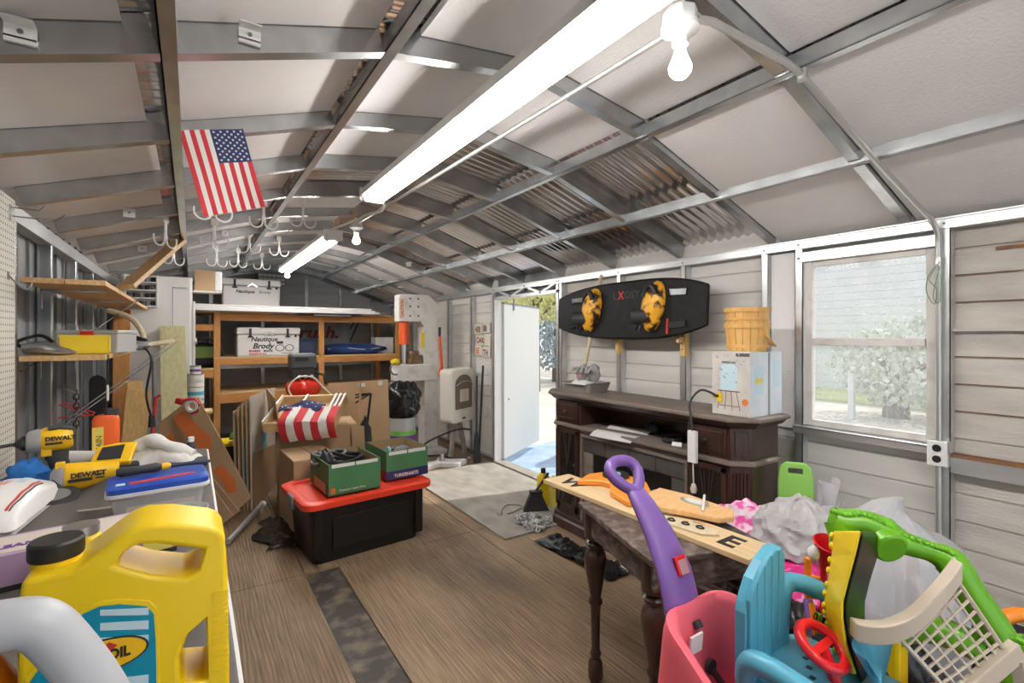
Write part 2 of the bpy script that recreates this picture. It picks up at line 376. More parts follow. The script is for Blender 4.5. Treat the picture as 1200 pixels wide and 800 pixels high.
# left wall: vertical metal panels and studs
wl = thing('wall_left', kind='structure', loc=(XL, 3.5, 0))
y = YB; k = 0
while y < YF + .06:
    MB().mm((XL - .075, y, 0), (XL - .064 - .004 * (k % 2), y + .196, 2.21)).mm((XL - .07, y + .19, 0), (XL - .052, y + .206, 2.21)).build('wall_panel', 'galv_dark', wl, world=True)
    y += .2; k += 1
for y in [RY[i] for i in range(0, 15)]:
    MB().mm((XL - .06, y - .02, 0), (XL - .001, y + .02, 2.02)).build('stud', 'galv', wl, world=True, bevel=.003)
MB().mm((XL - .06, YB, 2.0), (XL + .004, YF, 2.07)).build('top_plate', 'galv_light', wl, world=True, bevel=.002)
MB().mm((XL - .06, YB, 0), (XL, YF, .05)).build('bottom_plate', 'galv', wl, world=True)
# far wall: horizontal grey siding with gable
wf = thing('wall_far', kind='structure', loc=(1.18, YF, 0))
def roofz(x):
    for (xa, za), (xb, zb) in zip(NODES, NODES[1:]):
        if xb <= x <= xa: return za + (zb - za) * (x - xa) / (xb - xa)
    return 2.07
for k in range(21):
    z0 = k * BH; z1 = z0 + BH - .004
    if z0 > 2.55: continue
    xa, xb = XL - .06, XR + .06
    while z1 > roofz(xa) + .09 and xa < 1.18: xa += .02
    while z1 > roofz(xb) + .09 and xb > 1.19: xb -= .02
    if xb - xa < .1: continue
    MB().mm((xa, YF + .05, z0), (xb, YF + .07, z1)).mm((xa, YF + .042, z0), (xb, YF + .06, z0 + .02)).build('siding_board', 'siding_grey', wf, world=True)
MB().prism([(XL - .07, 0), (XR + .08, 0), (XR + .08, 2.2)] + [(n_[0], n_[1] + .115) for n_ in NODES[1:-1]] + [(XL - .07, 2.2)], (0, YF + .07, 0), (1, 0, 0), (0, 0, 1), (0, .01, 0)).build('sheathing', 'siding_grey', wf, world=True)
for x in (-.4, .25, .95, 1.60, 2.15, 2.7):
    MB().mm((x - .025, YF, 0), (x + .025, YF + .05, roofz(x))).build('stud', 'galv', wf, world=True)
MB().mm((XL, YF - .01, 1.0), (XR, YF + .03, 1.05)).build('girt', 'galv', wf, world=True)
for (a, b) in zip(NODES, NODES[1:]):
    MB().beam((a[0], YF + .02, a[1] + .03), (b[0], YF + .02, b[1] + .03), .05, .09).build('gable_rafter', 'galv', wf, world=True)
# back wall behind the camera, its wide opening added to let in sky fill
wbk = thing('wall_back', kind='structure', loc=(1.18, YB, 0))
for a, b in (((XL - .06, YB - .06, 0), (-.2, YB, 2.1)), ((2.6, YB - .06, 0), (XR + .06, YB, 2.1)), ((-.2, YB - .06, 1.95), (2.6, YB, 2.2))):
    MB().mm(a, b).build('wall_panel', 'siding_grey', wbk, world=True)
MB().prism([(XL, 2.1), (XR, 2.1), (1.812, 2.5), (1.185, 2.6), (.558, 2.5)], (0, YB, 0), (1, 0, 0), (0, 0, 1), (0, -.05, 0)).build('gable_panel', 'siding_grey', wbk, world=True)

# ceiling: rafters, purlins, corrugated roof sheets and foam boards
ce = thing('ceiling', kind='structure', loc=(1.185, 3.5, 2.07))
SEG = list(zip(NODES, NODES[1:]))          # 0 R eave-R2, 1 R2-R1, 2 R1-ridge, 3 ridge-L1, 4 L1-L2, 5 L2-L eave
def rafter_mesh(a, b):
    pa = Vector((a[0], 0, a[1])); pb = Vector((b[0], 0, b[1])); d = (pb - pa).normalized(); n = Vector((0, 1, 0)).cross(d); n = n if n.z > 0 else -n
    m = MB(); q = d * .02
    for off, wd, ht in ((.05, .006, .098), (.003, .045, .006), (.097, .045, .006)):
        y0 = 0 if wd < .01 else .019
        m.beam(pa + q + n * off + Vector((0, y0, 0)), pb - q + n * off + Vector((0, y0, 0)), wd, ht, n)
    return m
for si, (a, b) in enumerate(SEG):
    base = rafter_mesh(a, b).build('rafter', 'galv', ce, world=True)
    base.location.y += RY[0]
    for y in RY[1:]:
        if y > YF: continue
        c = base.copy(); COL.objects.link(c); c.location.y = base.location.y + (y - RY[0])
for i, nd in enumerate(NODES):
    if i in (0, 6, 3): continue
    z = nd[1]
    MB().mm((nd[0] - .02, YB, z - .004), (nd[0] + .02, YF, z + .002)).mm((nd[0] - .02, YB, z - .004), (nd[0] - .015, YF, z + .055)).mm((nd[0] + .015, YB, z), (nd[0] + .02, YF, z + .055)).build('purlin', 'galv', ce, world=True)
# corrugated sheets
def corr_mesh(a, b, wid):
    pa = Vector((a[0], 0, a[1])); pb = Vector((b[0], 0, b[1])); d = (pb - pa).normalized(); n = Vector((0, 1, 0)).cross(d); n = n if n.z > 0 else -n
    nn_ = int(wid / .068) * 8
    e = d * .03
    return MB().grid(lambda u, v: (pa - e if v < .5 else pb + e) + n * (.118 + .010 * math.sin(2 * PI * u * wid / .068)) + Vector((0, u * wid, 0)), nn_ + 1, 2)
WS = .068 * 10
for si, (a, b) in enumerate(SEG):
    base = corr_mesh(a, b, WS).build('roof_sheet', 'corrugated', ce, world=True, smooth=60)
    y0 = YB - .05; base.location.y += y0; k = 1
    while y0 + k * WS < YF + .3:
        c = base.copy(); COL.objects.link(c); c.location.y = base.location.y + k * WS; k += 1
# foam boards by cell
for si, (a, b) in enumerate(SEG):
    pa = Vector((a[0], 0, a[1])); pb = Vector((b[0], 0, b[1])); d = (pb - pa).normalized(); n = Vector((0, 1, 0)).cross(d); n = n if n.z > 0 else -n
    ln = (pb - pa).length
    for k, y in enumerate(RY[:-1]):
        y1 = RY[k + 1]
        if y1 > YF + .2: continue
        if si in (0, 1) and 1.5 < y < 5.5: continue
        if si == 2 and 2.2 < y < 5.5: continue
        if si == 3 and 2.9 < y < 3.5: continue
        r = random.Random(si * 50 + k)
        s0, s1 = .025, ln - .025
        if si in (4,): s1 = ln - .02
        if si == 5: s0 = .05 + .05 * r.random(); s1 = ln + .04
        if si == 0: s0 = -.05
        if si == 2: s0 = .02; s1 = ln + .0
        if si == 3: s0 = .0; s1 = ln - .10 * r.random() - .02
        y0_ = y + .008; y1_ = min(y1, YF) - .008
        tilt = .012 * (r.random() - .5)
        h = .072 + .02 * r.random()
        if si in (0, 1): h = .040 + .006 * r.random()
        m = MB().beam(pa + d * s0 + n * (h + tilt) + Vector((0, (y0_ + y1_) / 2, 0)), pa + d * s1 + n * (h - tilt) + Vector((0, (y0_ + y1_) / 2, 0)), y1_ - y0_, .022, n)
        m.build('foam_board', 'foam_grooved' if si in (4, 5) and y < 3 else 'foam_board', ce, world=True)
# white clips that hold the boards
def clip(x, y, flip=1):
    z = roofz(x); d = .055
    m = MB().mm((x - .028, y - .016, z + .03), (x + .028, y - .012, z + .065)).mm((x - .028, y - .05, z + .06), (x + .028, y - .012, z + .064)).mm((x - .028, y - .016, z + .02), (x + .028, y - .008, z + .034))
    c = m.build('panel_clip', 'white_paint', ce, world=True)
    MB().cyl((x, y - .019, z + .046), (x, y - .015, z + .046), .006, n=8).xf(WM[ce.name].inverted()).build('screw', 'galv_dark', c)
for x, yi in ((.26, 2), (-.33, 3), (.14, 3), (-.62 + .14, 2), (-.30, 6), (.2, 6), (-.33, 8), (.25, 8), (2.1, 10), (2.0, 11), (2.3, 11), (2.15, 12), (2.6, 11), (2.7, 10), (2.5, 12), (2.2, 9), (.2, 9)):
    clip(x, RY[yi + 1] if yi < 14 else RY[-1])
for x, yi in ((2.05, 2), (2.02, 3), (2.6, 2), (2.62, 3)):
    z = roofz(x); y = RY[yi + 1]
    MB().mm((x - .012, y + .03, z + .02), (x + .012, y + .05, z + .06)).mm((x - .02, y + .028, z + .035), (x + .02, y + .034, z + .045)).build('panel_clip', 'white_dirty', ce, world=True)

# ------------------------------------------------------------------ outside
gd = MB().mm((3.1, -8, -.30), (60, 60, -.10)).build('ground', 'earth'); tag(gd, kind='structure')
MB().mm((13, -8, -.099), (26, 8.5, -.06)).build('lawn', 'grass', gd)
def tree(x, y, h, r, ml, label, seed, trunk=.16, low=.35, nleaf=900):
    t = thing('tree', label, 'tree', (x, y, -.1), group='trees beyond the doorway')
    rnd = random.Random(seed)
    m = MB().cyl((0, 0, 0), (.1, .1, h * .7), trunk, trunk * .5, 10)
    for k in range(5):
        a = rnd.random() * 6.28; z = h * (.35 + .08 * k); m.cyl((0, 0, z), (r * .6 * math.cos(a), r * .6 * math.sin(a), z + h * .2), trunk * .3, trunk * .1, 6)
    m.build('trunk', 'bark', t, smooth=40)
    f = MB()
    for k in range(nleaf):
        while True:
            q = Vector((rnd.uniform(-1, 1), rnd.uniform(-1, 1), rnd.uniform(-1, 1)))
            if .25 < q.length < 1: break
        c = Vector((q.x * r, q.y * r, h * (low + .5 * (1 - low)) + q.z * h * (1 - low) / 2)); s_ = rnd.uniform(.08, .2)
        R = Euler((rnd.uniform(0, 6), rnd.uniform(0, 6), rnd.uniform(0, 6))).to_matrix()
        f.add([c + R @ Vector(p) * s_ for p in ((-.5, 0, 0), (0, -.4, .1), (.6, 0, 0), (0, .4, .1))], [(0, 1, 2, 3)])
    f.build('foliage', ml, t)['kind'] = 'stuff'
# ------------------------------------------------------------------ outside things
mat('leaf_pale', (.62, .64, .55), .8, 0, col2=(.40, .44, .34), scale=4)
mat('house_siding', (.66, .67, .68), .7, 0, col2=(.6, .61, .62), scale=2)
mat('tarp_blue', (.30, .42, .62), .5, 0, col2=(.42, .54, .72), scale=5, bump=.5, bscale=12)
mat('teal_plastic', (.25, .52, .55), .4); mat('red_plastic', (.62, .03, .02), .35)
def build_outside():
    tree(8.3, 11.3, 4.6, 1.6, 'leaf_yellow', 'yellow green leafy tree right outside the open doorway', 1, low=.42, nleaf=2600)
    tree(10.6, 13.2, 3.2, 1.7, 'leaf_blue', 'dark blue green bush standing behind the yellow green tree', 2, low=.1, nleaf=2400)
    tree(13.5, 18.5, 6.5, 2.6, 'leaf_yellow', 'tall yellowing tree at the far side of the yard', 3, low=.3, nleaf=2600)
    tree(16.5, 15.0, 6.2, 2.2, 'leaf_blue', 'tall blue green tree at the far side of the yard', 5, low=.2, nleaf=2600)
    t = thing('yard_tree', 'pale low spreading tree with dark trunk outside the window', 'tree', (11.54, 3.75, -.1))
    m = MB().cyl((0, 0, 0), (0, 0, .9), .23, .17, 12)
    for a in range(5): m.cyl((0, 0, .7), (math.cos(a * 1.3) * .9, math.sin(a * 1.3) * .9 - .4, 1.3), .08, .03, 6)
    m.build('trunk', 'bark', t, smooth=40)
    f = MB(); r = random.Random(9)
    for k in range(3800):
        while True:
            q = Vector((r.uniform(-1, 1), r.uniform(-1, 1), r.uniform(-.8, 1)))
            if .2 < q.length < 1: break
        c = Vector((q.x * 1.5, -.75 + q.y * 1.9, 1.05 + q.z * .95)); s_ = r.uniform(.07, .15)
        R = Euler((r.uniform(0, 6), r.uniform(0, 6), r.uniform(0, 6))).to_matrix()
        f.add([c + R @ Vector(p) * s_ for p in ((-.5, 0, 0), (0, -.4, .1), (.6, 0, 0), (0, .4, .1))], [(0, 1, 2, 3)])
    f.build('foliage', 'leaf_pale', t)['kind'] = 'stuff'
    h = thing('neighbour_house', 'long grey sided house across the lawn outside the window', 'house', (16, 4, -.1))
    for k in range(22): MB().mm((0, -14, k * .22), (.06 + .01 * 0, 6.5, k * .22 + .212)).build('siding_board', 'house_siding', h)
    MB().mm((.03, -14, 0), (5, 6.5, 4.84)).build('wall_core', 'house_siding', h)
    p_ = thing('fence_post', 'thin pale post standing on the lawn outside window', 'post', (10.6, 4.15, -.1))
    MB().mm((-.05, -.05, 0), (.05, .05, .95)).build('post', 'house_siding', p_, bevel=.01); MB().lathe([(.075, .95), (.06, .99), (.0, 1.03)], 4, rot=(0, 0, PI / 4)).build('cap', 'house_siding', p_)
    # things on the ground by the door
    m = MB().sheet(lambda u, v: (3.3 + 1.9 * u, 4.0 + 1.7 * v, -.075 + .03 * noise.noise(Vector((u * 5, v * 5, 1)))), 16, 14, .006)
    tag(m.build('tarp', 'tarp_blue', None, smooth=80), 'pale blue tarp spread on the ground outside the doorway', 'tarp')
    t = thing('kiddie_pool', 'teal plastic toy pool standing on edge outside the doorway', 'toy pool', (4.3, 4.62, -.06), (0, 0, .5))
    MB().lathe([(.02, .0), (.36, .0), (.40, -.13), (.43, -.13), (.43, -.115), (.385, .02), (.02, .02)], 28, (0, 0, .43), (PI / 2, 0, 0)).build('shell', 'teal_plastic', t, smooth=40)
    MB().lathe([(.20, .022), (.215, .03), (.23, .022)], 28, (0, 0, .43), (PI / 2, 0, 0)).build('rib', 'teal_plastic', t, smooth=40)
    t = thing('toy_slide', 'red plastic toy wedge standing outside the doorway', 'toy', (3.72, 4.02, -.07), (0, 0, .4))
    MB().prism([(-.25, 0), (.25, 0), (.25, .42), (.12, .40)], (0, -.15, 0), (1, 0, 0), (0, 0, 1), (0, .3, 0)).build('body', 'red_plastic', t, bevel=.02)
    MB().mm((-.02, -.17, .3), (.24, -.15, .36)).build('rim', 'red_plastic', t, bevel=.005)
    t = thing('folding_leg', 'bare metal folding leg lying on the blue tarp outside', 'metal leg', (3.45, 4.55, -.06))
    MB().cyl((0, 0, .01), (.12, -.3, .30), .014).build('tube', 'galv_light', t, smooth=40); MB().cyl((.12, -.3, .27), (.12, -.3, .32), .02).build('cap', 'galv_dark', t)
build_outside()

# ------------------------------------------------------------------ lamps and wiring
mat('tube_on', (1, 1, 1), .4, emis=(1, .97, .94), estr=38); mat('bulb_on', (1, 1, 1), .4, emis=(1, .97, .93), estr=9)
mat('fixture_white', (.80, .79, .76), .4); mat('conduit', (.60, .60, .585), .3, .7); mat('porcelain', (.60, .59, .56), .3)
mat('pvc_grey', (.5, .52, .52), .4); mat('cord_white', (.74, .70, .62), .5); mat('black', (.012, .012, .013), .45); mat('black_gloss', (.012, .012, .014), .18)
def tube_light(name, label, x, y0, y1, z):
    t = thing(name, label, 'light', (x, (y0 + y1) / 2, z), group=None)
    h = (y1 - y0) / 2
    MB().prism([(-.075, .0), (-.06, .055), (.06, .055), (.075, .0), (.03, .0), (.03, .012), (-.03, .012), (-.03, .0)], (0, -h, 0), (1, 0, 0), (0, 0, 1), (0, 2 * h, 0)).build('housing', 'fixture_white', t)
    for s in (-1, 1):
        MB().mm((-.078, s * h - .012, -.03), (.078, s * h + .012, .057)).build('end_cap', 'fixture_white', t, bevel=.004)
        for q in (-1, 1):
            MB().cyl((q * .042, s * h - s * .01, -.018), (q * .042, s * h - s * .045, -.018), .02, n=10).build('lamp_socket', 'fixture_white', t)
    for q in (-1, 1):
        MB().cyl((q * .042, -h + .02, -.018), (q * .042, h - .02, -.018), .0175, n=12).build('tube', 'tube_on', t, smooth=40)
    MB().mm((-.02, -.03, .0), (.02, .03, .02)).build('joint_clip', 'galv_light', t)
    for s in (-.6, .6): MB().mm((-.01, s * h - .01, .055), (.01, s * h + .01, .10)).build('hanger', 'galv_dark', t)
    return t
tube_light('fluorescent_light', 'long white twin tube light over the open middle of the shed', .97, .66, 3.10, 2.395)
tube_light('fluorescent_light', 'white twin tube light hung over the wooden shelves at the end wall', 1.0, 4.25, 6.75, 2.345)
tube_light('fluorescent_light', 'added white twin tube fill light unseen behind the camera', .97, -1.5, .25, 2.395)  # added lamp out of view, brightens the room from behind the camera
def bulb(label, x, y, ztop, box=True, r=.034):
    t = thing('light_bulb_fixture', label, 'light bulb', (x, y, ztop))
    MB().lathe([(.0, 0), (.05, 0), (.052, -.03), (.047, -.045), (.0, -.045)], 8).build('junction_box', 'pvc_grey', t, bevel=.002)
    MB().lathe([(.0, -.045), (.056, -.045), (.056, -.058), (.036, -.068), (.024, -.082), (.024, -.10), (.0, -.10)], 20).build('lampholder', 'porcelain', t, smooth=40)
    MB().lathe([(.0, -.098), (.014, -.10), (.016, -.118), (.024, -.14), (r, -.165), (r * .95, -.18), (r * .6, -.195), (0, -.202)], 18).build('bulb', 'bulb_on', t, smooth=60)
    return t
bulb('bare bulb in white lampholder beside the long tube light', 1.215, .925, 2.475)
bulb('bare bulb in white lampholder near the end of the long tube light', 1.21, 4.30, 2.51)
bulb('small bare bulb hung over the cooler on the top shelf', 1.06, 6.98, 2.47)
t = thing('conduit_pipe', 'thin metal conduit running under the roof and down beside the window', 'pipe', (1.215, .85, 2.45))
MB().tube([(1.215, .96, 2.43), (1.215, 1.6, 2.44), (1.215, 4.25, 2.49)], .0105, 10).build('roof_run', 'conduit', t, world=True, smooth=50)
pts = [(1.255, .90, 2.455), (1.33, .895, 2.47), (1.72, .87, 2.455), (1.79, .866, 2.442), (2.42, .85, 2.238), (2.86, .825, 2.09), (2.915, .815, 2.068), (2.95, .807, 2.035), (2.968, .80, 1.99), (2.976, .80, 1.93), (2.978, .80, 1.0)]
MB().tube(pts, .0125, 10).build('slope_run', 'conduit', t, world=True, smooth=50)
MB().tube([(2.978, .80, .90), (2.978, .80, .0)], .0125, 10).build('lower_run', 'conduit', t, world=True, smooth=50)
for p_ in ((1.812, .865, 2.438), (2.978, .80, 1.86)): MB().lathe([(.017, -.02), (.017, .02)], 10, p_).build('coupling', 'conduit', t, world=True, smooth=50)
t = thing('outlet_box', 'small white outlet box with two sockets on the conduit by the window', 'outlet', (2.965, .80, .95))
MB().mm((-.01, -.04, -.06), (.03, .04, .06)).build('box', 'galv_light', t, bevel=.004)
MB().mm((-.016, -.038, -.058), (-.009, .038, .058)).build('cover_plate', 'white_paint', t, bevel=.002)
for s in (-1, 1):
    MB().lathe([(.0, 0), (.017, 0), (.017, .003), (0, .003)], 16, (-.0165, 0, s * .026), (0, -PI / 2, 0)).build('socket', 'black', t, smooth=40)
m = MB(); 
pts = [(.945, 3.09, 2.41), (1.06, 3.16, 2.42), (1.08, 3.22, 2.36), (1.05, 3.4, 2.37), (1.07, 3.65, 2.40), (1.06, 3.85, 2.38), (1.1, 3.9, 2.44), (1.03, 4.05, 2.41), (.98, 4.25, 2.40)]
tag(MB().tube(bez(pts, 6), .009, 7).build('extension_cord', 'cord_white', None, smooth=50), 'white cord looping between the two tube lights', 'cord')
# green wire tangle on the conduit
mat('wire_green', (.16, .26, .15), .5)
pts = [(2.955, .79, 1.86), (2.95, .83, 1.80), (2.955, .84, 1.72), (2.955, .81, 1.66), (2.95, .80, 1.73), (2.955, .83, 1.78), (2.95, .79, 1.84), (2.955, .815, 1.70), (2.955, .79, 1.67), (2.955, .785, 1.80)]
tag(MB().tube(bez(pts, 5), .002, 5).build('wire_tangle', 'wire_green', None), 'thin green wire wound around the conduit beside window', 'wire')
# ------------------------------------------------------------------ more materials
mat('pine', (.62, .40, .19), .6, 0, col2=(.74, .52, .28), scale=5, stretch=(1.5, 14, 14), bump=.15, bscale=40)
mat('pine_y', (.55, .33, .14), .6, 0, col2=(.68, .44, .21), scale=5, stretch=(14, 1.5, 14), bump=.15, bscale=40)
mat('pine_z', (.62, .39, .13), .6, 0, col2=(.74, .50, .20), scale=5, stretch=(12, 12, 1.2), bump=.15, bscale=40)
mat('lumber', (.50, .215, .055), .6, 0, col2=(.60, .285, .085), scale=4, stretch=(1.5, 14, 14), bump=.1)
mat('lumber_z', (.50, .22, .058), .6, 0, col2=(.60, .29, .088), scale=4, stretch=(14, 14, 1.5), bump=.1)
mat('treated', (.44, .42, .22), .65, 0, col2=(.56, .52, .30), scale=4, stretch=(10, 10, 1), bump=.1)
mat('pale_wood', (.72, .62, .44), .6, 0, col2=(.62, .50, .33), scale=5, stretch=(2, 12, 12))
mat('cardboard', (.42, .28, .155), .8, 0, col2=(.47, .32, .185), scale=3); mat('cardboard_in', (.34, .22, .11), .85); mat('card_print', (.60, .53, .46), .8)
mat('orange_print', (.66, .17, .04), .7); mat('ink', (.10, .085, .07), .8); mat('cyan_print', (.10, .45, .62), .7); mat('green_print', (.25, .55, .35), .7)
mat('peg', (.63, .60, .53), .7); mat('flag_red', (.58, .035, .045), .8); mat('flag_white', (.78, .76, .72), .85); mat('flag_blue', (.035, .045, .14), .85)
mat('clear_plastic', (.80, .81, .80), .25, trans=.35, alpha=.85); mat('yellow_plastic', (.80, .58, .015), .35); mat('grey_plastic', (.24, .25, .26), .45)
mat('cooler_white', (.76, .75, .72), .45); mat('print_black', (.02, .02, .022), .5); mat('print_red', (.55, .03, .025), .5); mat('maroon', (.24, .015, .025), .6)
mat('bag_green', (.17, .25, .06), .7); mat('nylon_black', (.02, .02, .022), .6, bump=.4, bscale=30); mat('tarp_dark_blue', (.02, .055, .22), .4, bump=.5, bscale=14)
mat('navy', (.02, .035, .09), .5); mat('tote_black', (.010, .010, .010), .32); mat('tote_red', (.78, .05, .02), .4); mat('box_green', (.055, .19, .075), .6, col2=(.075, .23, .095), scale=4); mat('box_blue', (.03, .035, .14), .5)
mat('orange_paint', (.72, .10, .02), .4); mat('rusty_block', (.15, .085, .045), .8, col2=(.24, .15, .08), scale=14); mat('comp_red', (.72, .03, .015), .25); mat('cream', (.70, .66, .58), .45); mat('mesh_dark', (.17, .125, .09), .6)
mat('bag_black', (.012, .012, .013), .22, bump=.9, bscale=22); mat('silver', (.62, .63, .64), .3, .9); mat('rag_white', (.70, .69, .67), .85, bump=.4, bscale=60)
mat('chalk_green', (.12, .35, .10), .6); mat('grey_wood', (.38, .34, .29), .8, col2=(.30, .26, .22), scale=6, stretch=(8, 8, 1)); mat('gun_black', (.03, .035, .04), .4, .3); mat('lime_toy', (.20, .62, .10), .4); mat('purple_print', (.18, .06, .32), .6)
def slab(p, t, name, m, parent, bevel=0):
    a = [Vector(q) for q in p]; n = (a[1] - a[0]).cross(a[2] - a[1]).normalized() * t
    d = MB(); k = len(a); d.add(a + [q + n for q in a], [tuple(range(k)), tuple(range(2 * k - 1, k - 1, -1))] + [(i, i + k, (i + 1) % k + k, (i + 1) % k) for i in range(k)])
    return d.build(name, m, parent, world=parent is not None, bevel=bevel)
def lerp(a, b, t): return Vector(a) + (Vector(b) - Vector(a)) * t
def quadpt(q, u, v): return lerp(lerp(q[0], q[1], u), lerp(q[3], q[2], u), v)

# ------------------------------------------------------------------ flag under the roof
ft = thing('flag', 'small striped flag hung by its short edge from a left rafter', 'flag', (-.04, 2.238, 2.29), (0, -math.radians(14.5), 0))
FW, FH = .222, .325
def fsheet(u0, u1, v0, v1, off=0.):
    def f(a, b):
        u = u0 + (u1 - u0) * a; v = v0 + (v1 - v0) * b
        return (u * FW, -.004 - off - .012 * math.sin(3 * u + 4 * v) * v - .03 * max(0, u - .8) * v, -v * FH * (1 - .03 * u * v) - .0)
    return MB().sheet(f, max(2, int(10 * (u1 - u0)) + 2), max(3, int(12 * (v1 - v0)) + 2), .0012)
for i in range(13):
    fsheet(i / 13, (i + 1) / 13, 0 if i < 6 else .40, 1).build('stripe', 'flag_red' if i % 2 == 0 else 'flag_white', ft, smooth=60)
cn = fsheet(6 / 13, 1, 0, .40).build('canton', 'flag_blue', ft, smooth=60)
st = MB()
for r in range(9):
    for c in range(6 if r % 2 == 0 else 5):
        u = 6 / 13 + (7 / 13) * ((r + 1) / 10); v = .40 * ((c * 2 + 1 + (r % 2)) / 12)
        q = Vector((u * FW, -.0075 - .012 * math.sin(3 * u + 4 * v) * v, -v * FH)); R = .0058
        pts = [(math.sin(k * PI / 5) * (R if k % 2 == 0 else R * .42), math.cos(k * PI / 5) * (R if k % 2 == 0 else R * .42)) for k in range(10)]
        st.prism(pts, q, (1, 0, 0), (0, 0, 1), (0, -.001, 0))
st.build('stars', 'flag_white', cn)

# ------------------------------------------------------------------ white storage hooks under the roof
def hook_mesh():
    d = MB().mm((-.008, -.005, -.105), (.008, .005, .05))
    for s in (-1, 1):
        pts = [(s * .008, 0, -.07)] + [(s * (.05 - .042 * math.cos(a)), 0, -.11 - .042 * math.sin(a)) for a in [PI * k / 8 for k in range(9)]] + [(s * .092, 0, -.085)]
        d.tube(pts, .0055, 7)
    return d
hk = None
for x, y, rz in ((.104, 3.207, .1), (.142, 4.2, -.2), (.211, 5.6, .3), (.425, 3.8, .2), (.707, 3.93, .1), (.445, 5.04, -.3), (.433, 6.13, .4), (.763, 5.54, .2), (.739, 6.78, 0), (-.137, 3.81, .9), (-.12, 4.77, .7)):
    lb = 'white double hook hung from the roof rafters above the cluttered side'
    if hk is None:
        hk = thing('ceiling_hook', lb, 'hook', (x, y, roofz(x)), (0, 0, rz), 'white double hooks under the roof')
        hook_mesh().build('hook_arms', 'white_paint', hk, smooth=50)
        MB().mm((-.022, -.008, .0), (.022, .008, .055)).build('mount_plate', 'white_paint', hk, bevel=.003)
    else: dup(hk, (x, y, roofz(x)), (0, 0, rz))

# ------------------------------------------------------------------ pegboard and shelves on the left wall
t = thing('pegboard', 'cream perforated pegboard panel on the left wall', 'pegboard', (-.6, 2.2, .96))
MB().mm((-.012, -.6, 0), (.0, .57, 1.10)).build('panel', 'peg', t)
d = MB()
for i in range(11):
    for j in range(42):
        d.add([(.0006, .55 - i * .026 + q, .02 + j * .026 + r) for q, r in ((-.004, -.004), (.004, -.004), (.004, .004), (-.004, .004))], [(0, 1, 2, 3)])
d.build('holes', 'ink', t)['kind'] = 'stuff'
for z, l, lb in ((2.02, .10, 'shorter bent wire hook at the very top of the pegboard'), (1.985, .16, 'longer bent wire hook just below the shorter one on pegboard')):
    h = thing('peg_hook', lb, 'hook', (-.6, 2.70, z))
    MB().tube([(0, 0, 0), (l * .8, .02, 0), (l, .03, .03)], .003, 6).build('wire', 'galv', h, smooth=60); MB().mm((0, -.01, -.02), (.004, .01, .01)).build('plate', 'galv', h)
h = thing('peg_hook', 'small curled wire hook in the middle of the pegboard', 'hook', (-.6, 2.68, 1.73))
MB().tube(bez([(0, 0, .02), (.03, 0, -.02), (.05, .03, -.035), (.06, .05, 0)], 5), .003, 6).build('wire', 'galv_dark', h, smooth=60); MB().mm((0, -.01, -.0), (.004, .01, .03)).build('plate', 'galv_dark', h)

def wshelf(name, label, z, x1, y0, y1, planks, m):
    t = thing(name, label, 'shelf', (XL, y0, z))
    wd = (x1 - XL) / planks
    for k in range(planks): MB().mm((k * wd + .002, 0, 0), ((k + 1) * wd - .002, y1 - y0, .024)).build('plank', m, t, bevel=.002)
    for y in (.35, 1.2, 2.1):
        if y < y1 - y0: MB().mm((0, y, -.012), (x1 - XL - .04, y + .02, -.001)).mm((0, y, -.10), (.006, y + .02, -.001)).build('bracket', 'galv', t)
    return t
wshelf('wall_shelf', 'upper pine board shelf on the left wall under the sloping brace', 1.745, -.335, 2.97, 5.6, 2, 'pine_y')
wshelf('wall_shelf', 'lower pine board shelf on the left wall holding the yellow bin', 1.395, -.335, 2.95, 4.6, 1, 'pine_y')
tag(MB().beam((-.333, 3.74, 1.80), (-.075, 4.6, 2.25), .028, .10, (1, 0, .4)).build('wood_brace', 'pine_y', None, bevel=.003), 'flat pine board sloping from the upper shelf to the roof', 'board')
# things on the lower shelf
t = thing('parts_bin', 'open yellow plastic bin on the lower left wall shelf', 'bin', (-.43, 3.14, 1.42), (0, 0, .05))
d = MB(); d.mm((-.09, -.06, 0), (.09, .06, .006))
for a, b in (((-.09, -.06, 0), (.09, -.055, .088)), ((-.09, .055, 0), (.09, .06, .088)), ((-.09, -.06, 0), (-.085, .06, .088)), ((.085, -.06, 0), (.09, .06, .088))): d.mm(a, b)
d.build('body', 'yellow_plastic', t); MB().mm((-.094, -.064, .082), (.094, -.059, .092)).build('rim', 'yellow_plastic', t)
t = thing('organizer_box', 'clear plastic organizer box behind the yellow bin', 'box', (-.41, 3.36, 1.42), (0, 0, -.45))
MB().mm((-.14, -.08, 0), (.14, .08, .10)).build('body', 'clear_plastic', t, bevel=.006); MB().mm((-.145, -.085, .10), (.145, .085, .118)).build('lid', 'clear_plastic', t, bevel=.004)
MB().mm((-.03, -.09, .085), (.03, -.082, .112)).build('latch', 'comp_red', t)
t = thing('cordless_clamp', 'grey metal clamp tool lying before the yellow bin', 'tool', (-.545, 3.03, 1.42), (0, 0, -.3))
MB().tube([(-.09, 0, .03), (-.03, .0, .035), (.05, -.02, .02), (.12, -.03, .012)], [.026, .03, .022, .006], 10).build('body', 'silver', t, smooth=50)
MB().tube(bez([(-.09, 0, .03), (-.13, .02, .06), (-.06, .05, .09), (.0, .03, .06)], 5), .008, 7).build('handle', 'black', t, smooth=50)
t = thing('hanging_strap', 'short black strap with white tag hanging from the lower shelf', 'strap', (-.33, 2.99, 1.40))
MB().mm((-.002, -.008, -.13), (.002, .008, .02)).build('strap', 'black', t); MB().mm((-.004, -.013, -.20), (.002, .013, -.125)).build('tag', 'white_paint', t)
t = thing('palm_sander', 'grey oval power tool with black cord at the lower shelf end', 'power tool', (-.30, 3.62, 1.42), (0, 0, -.3))
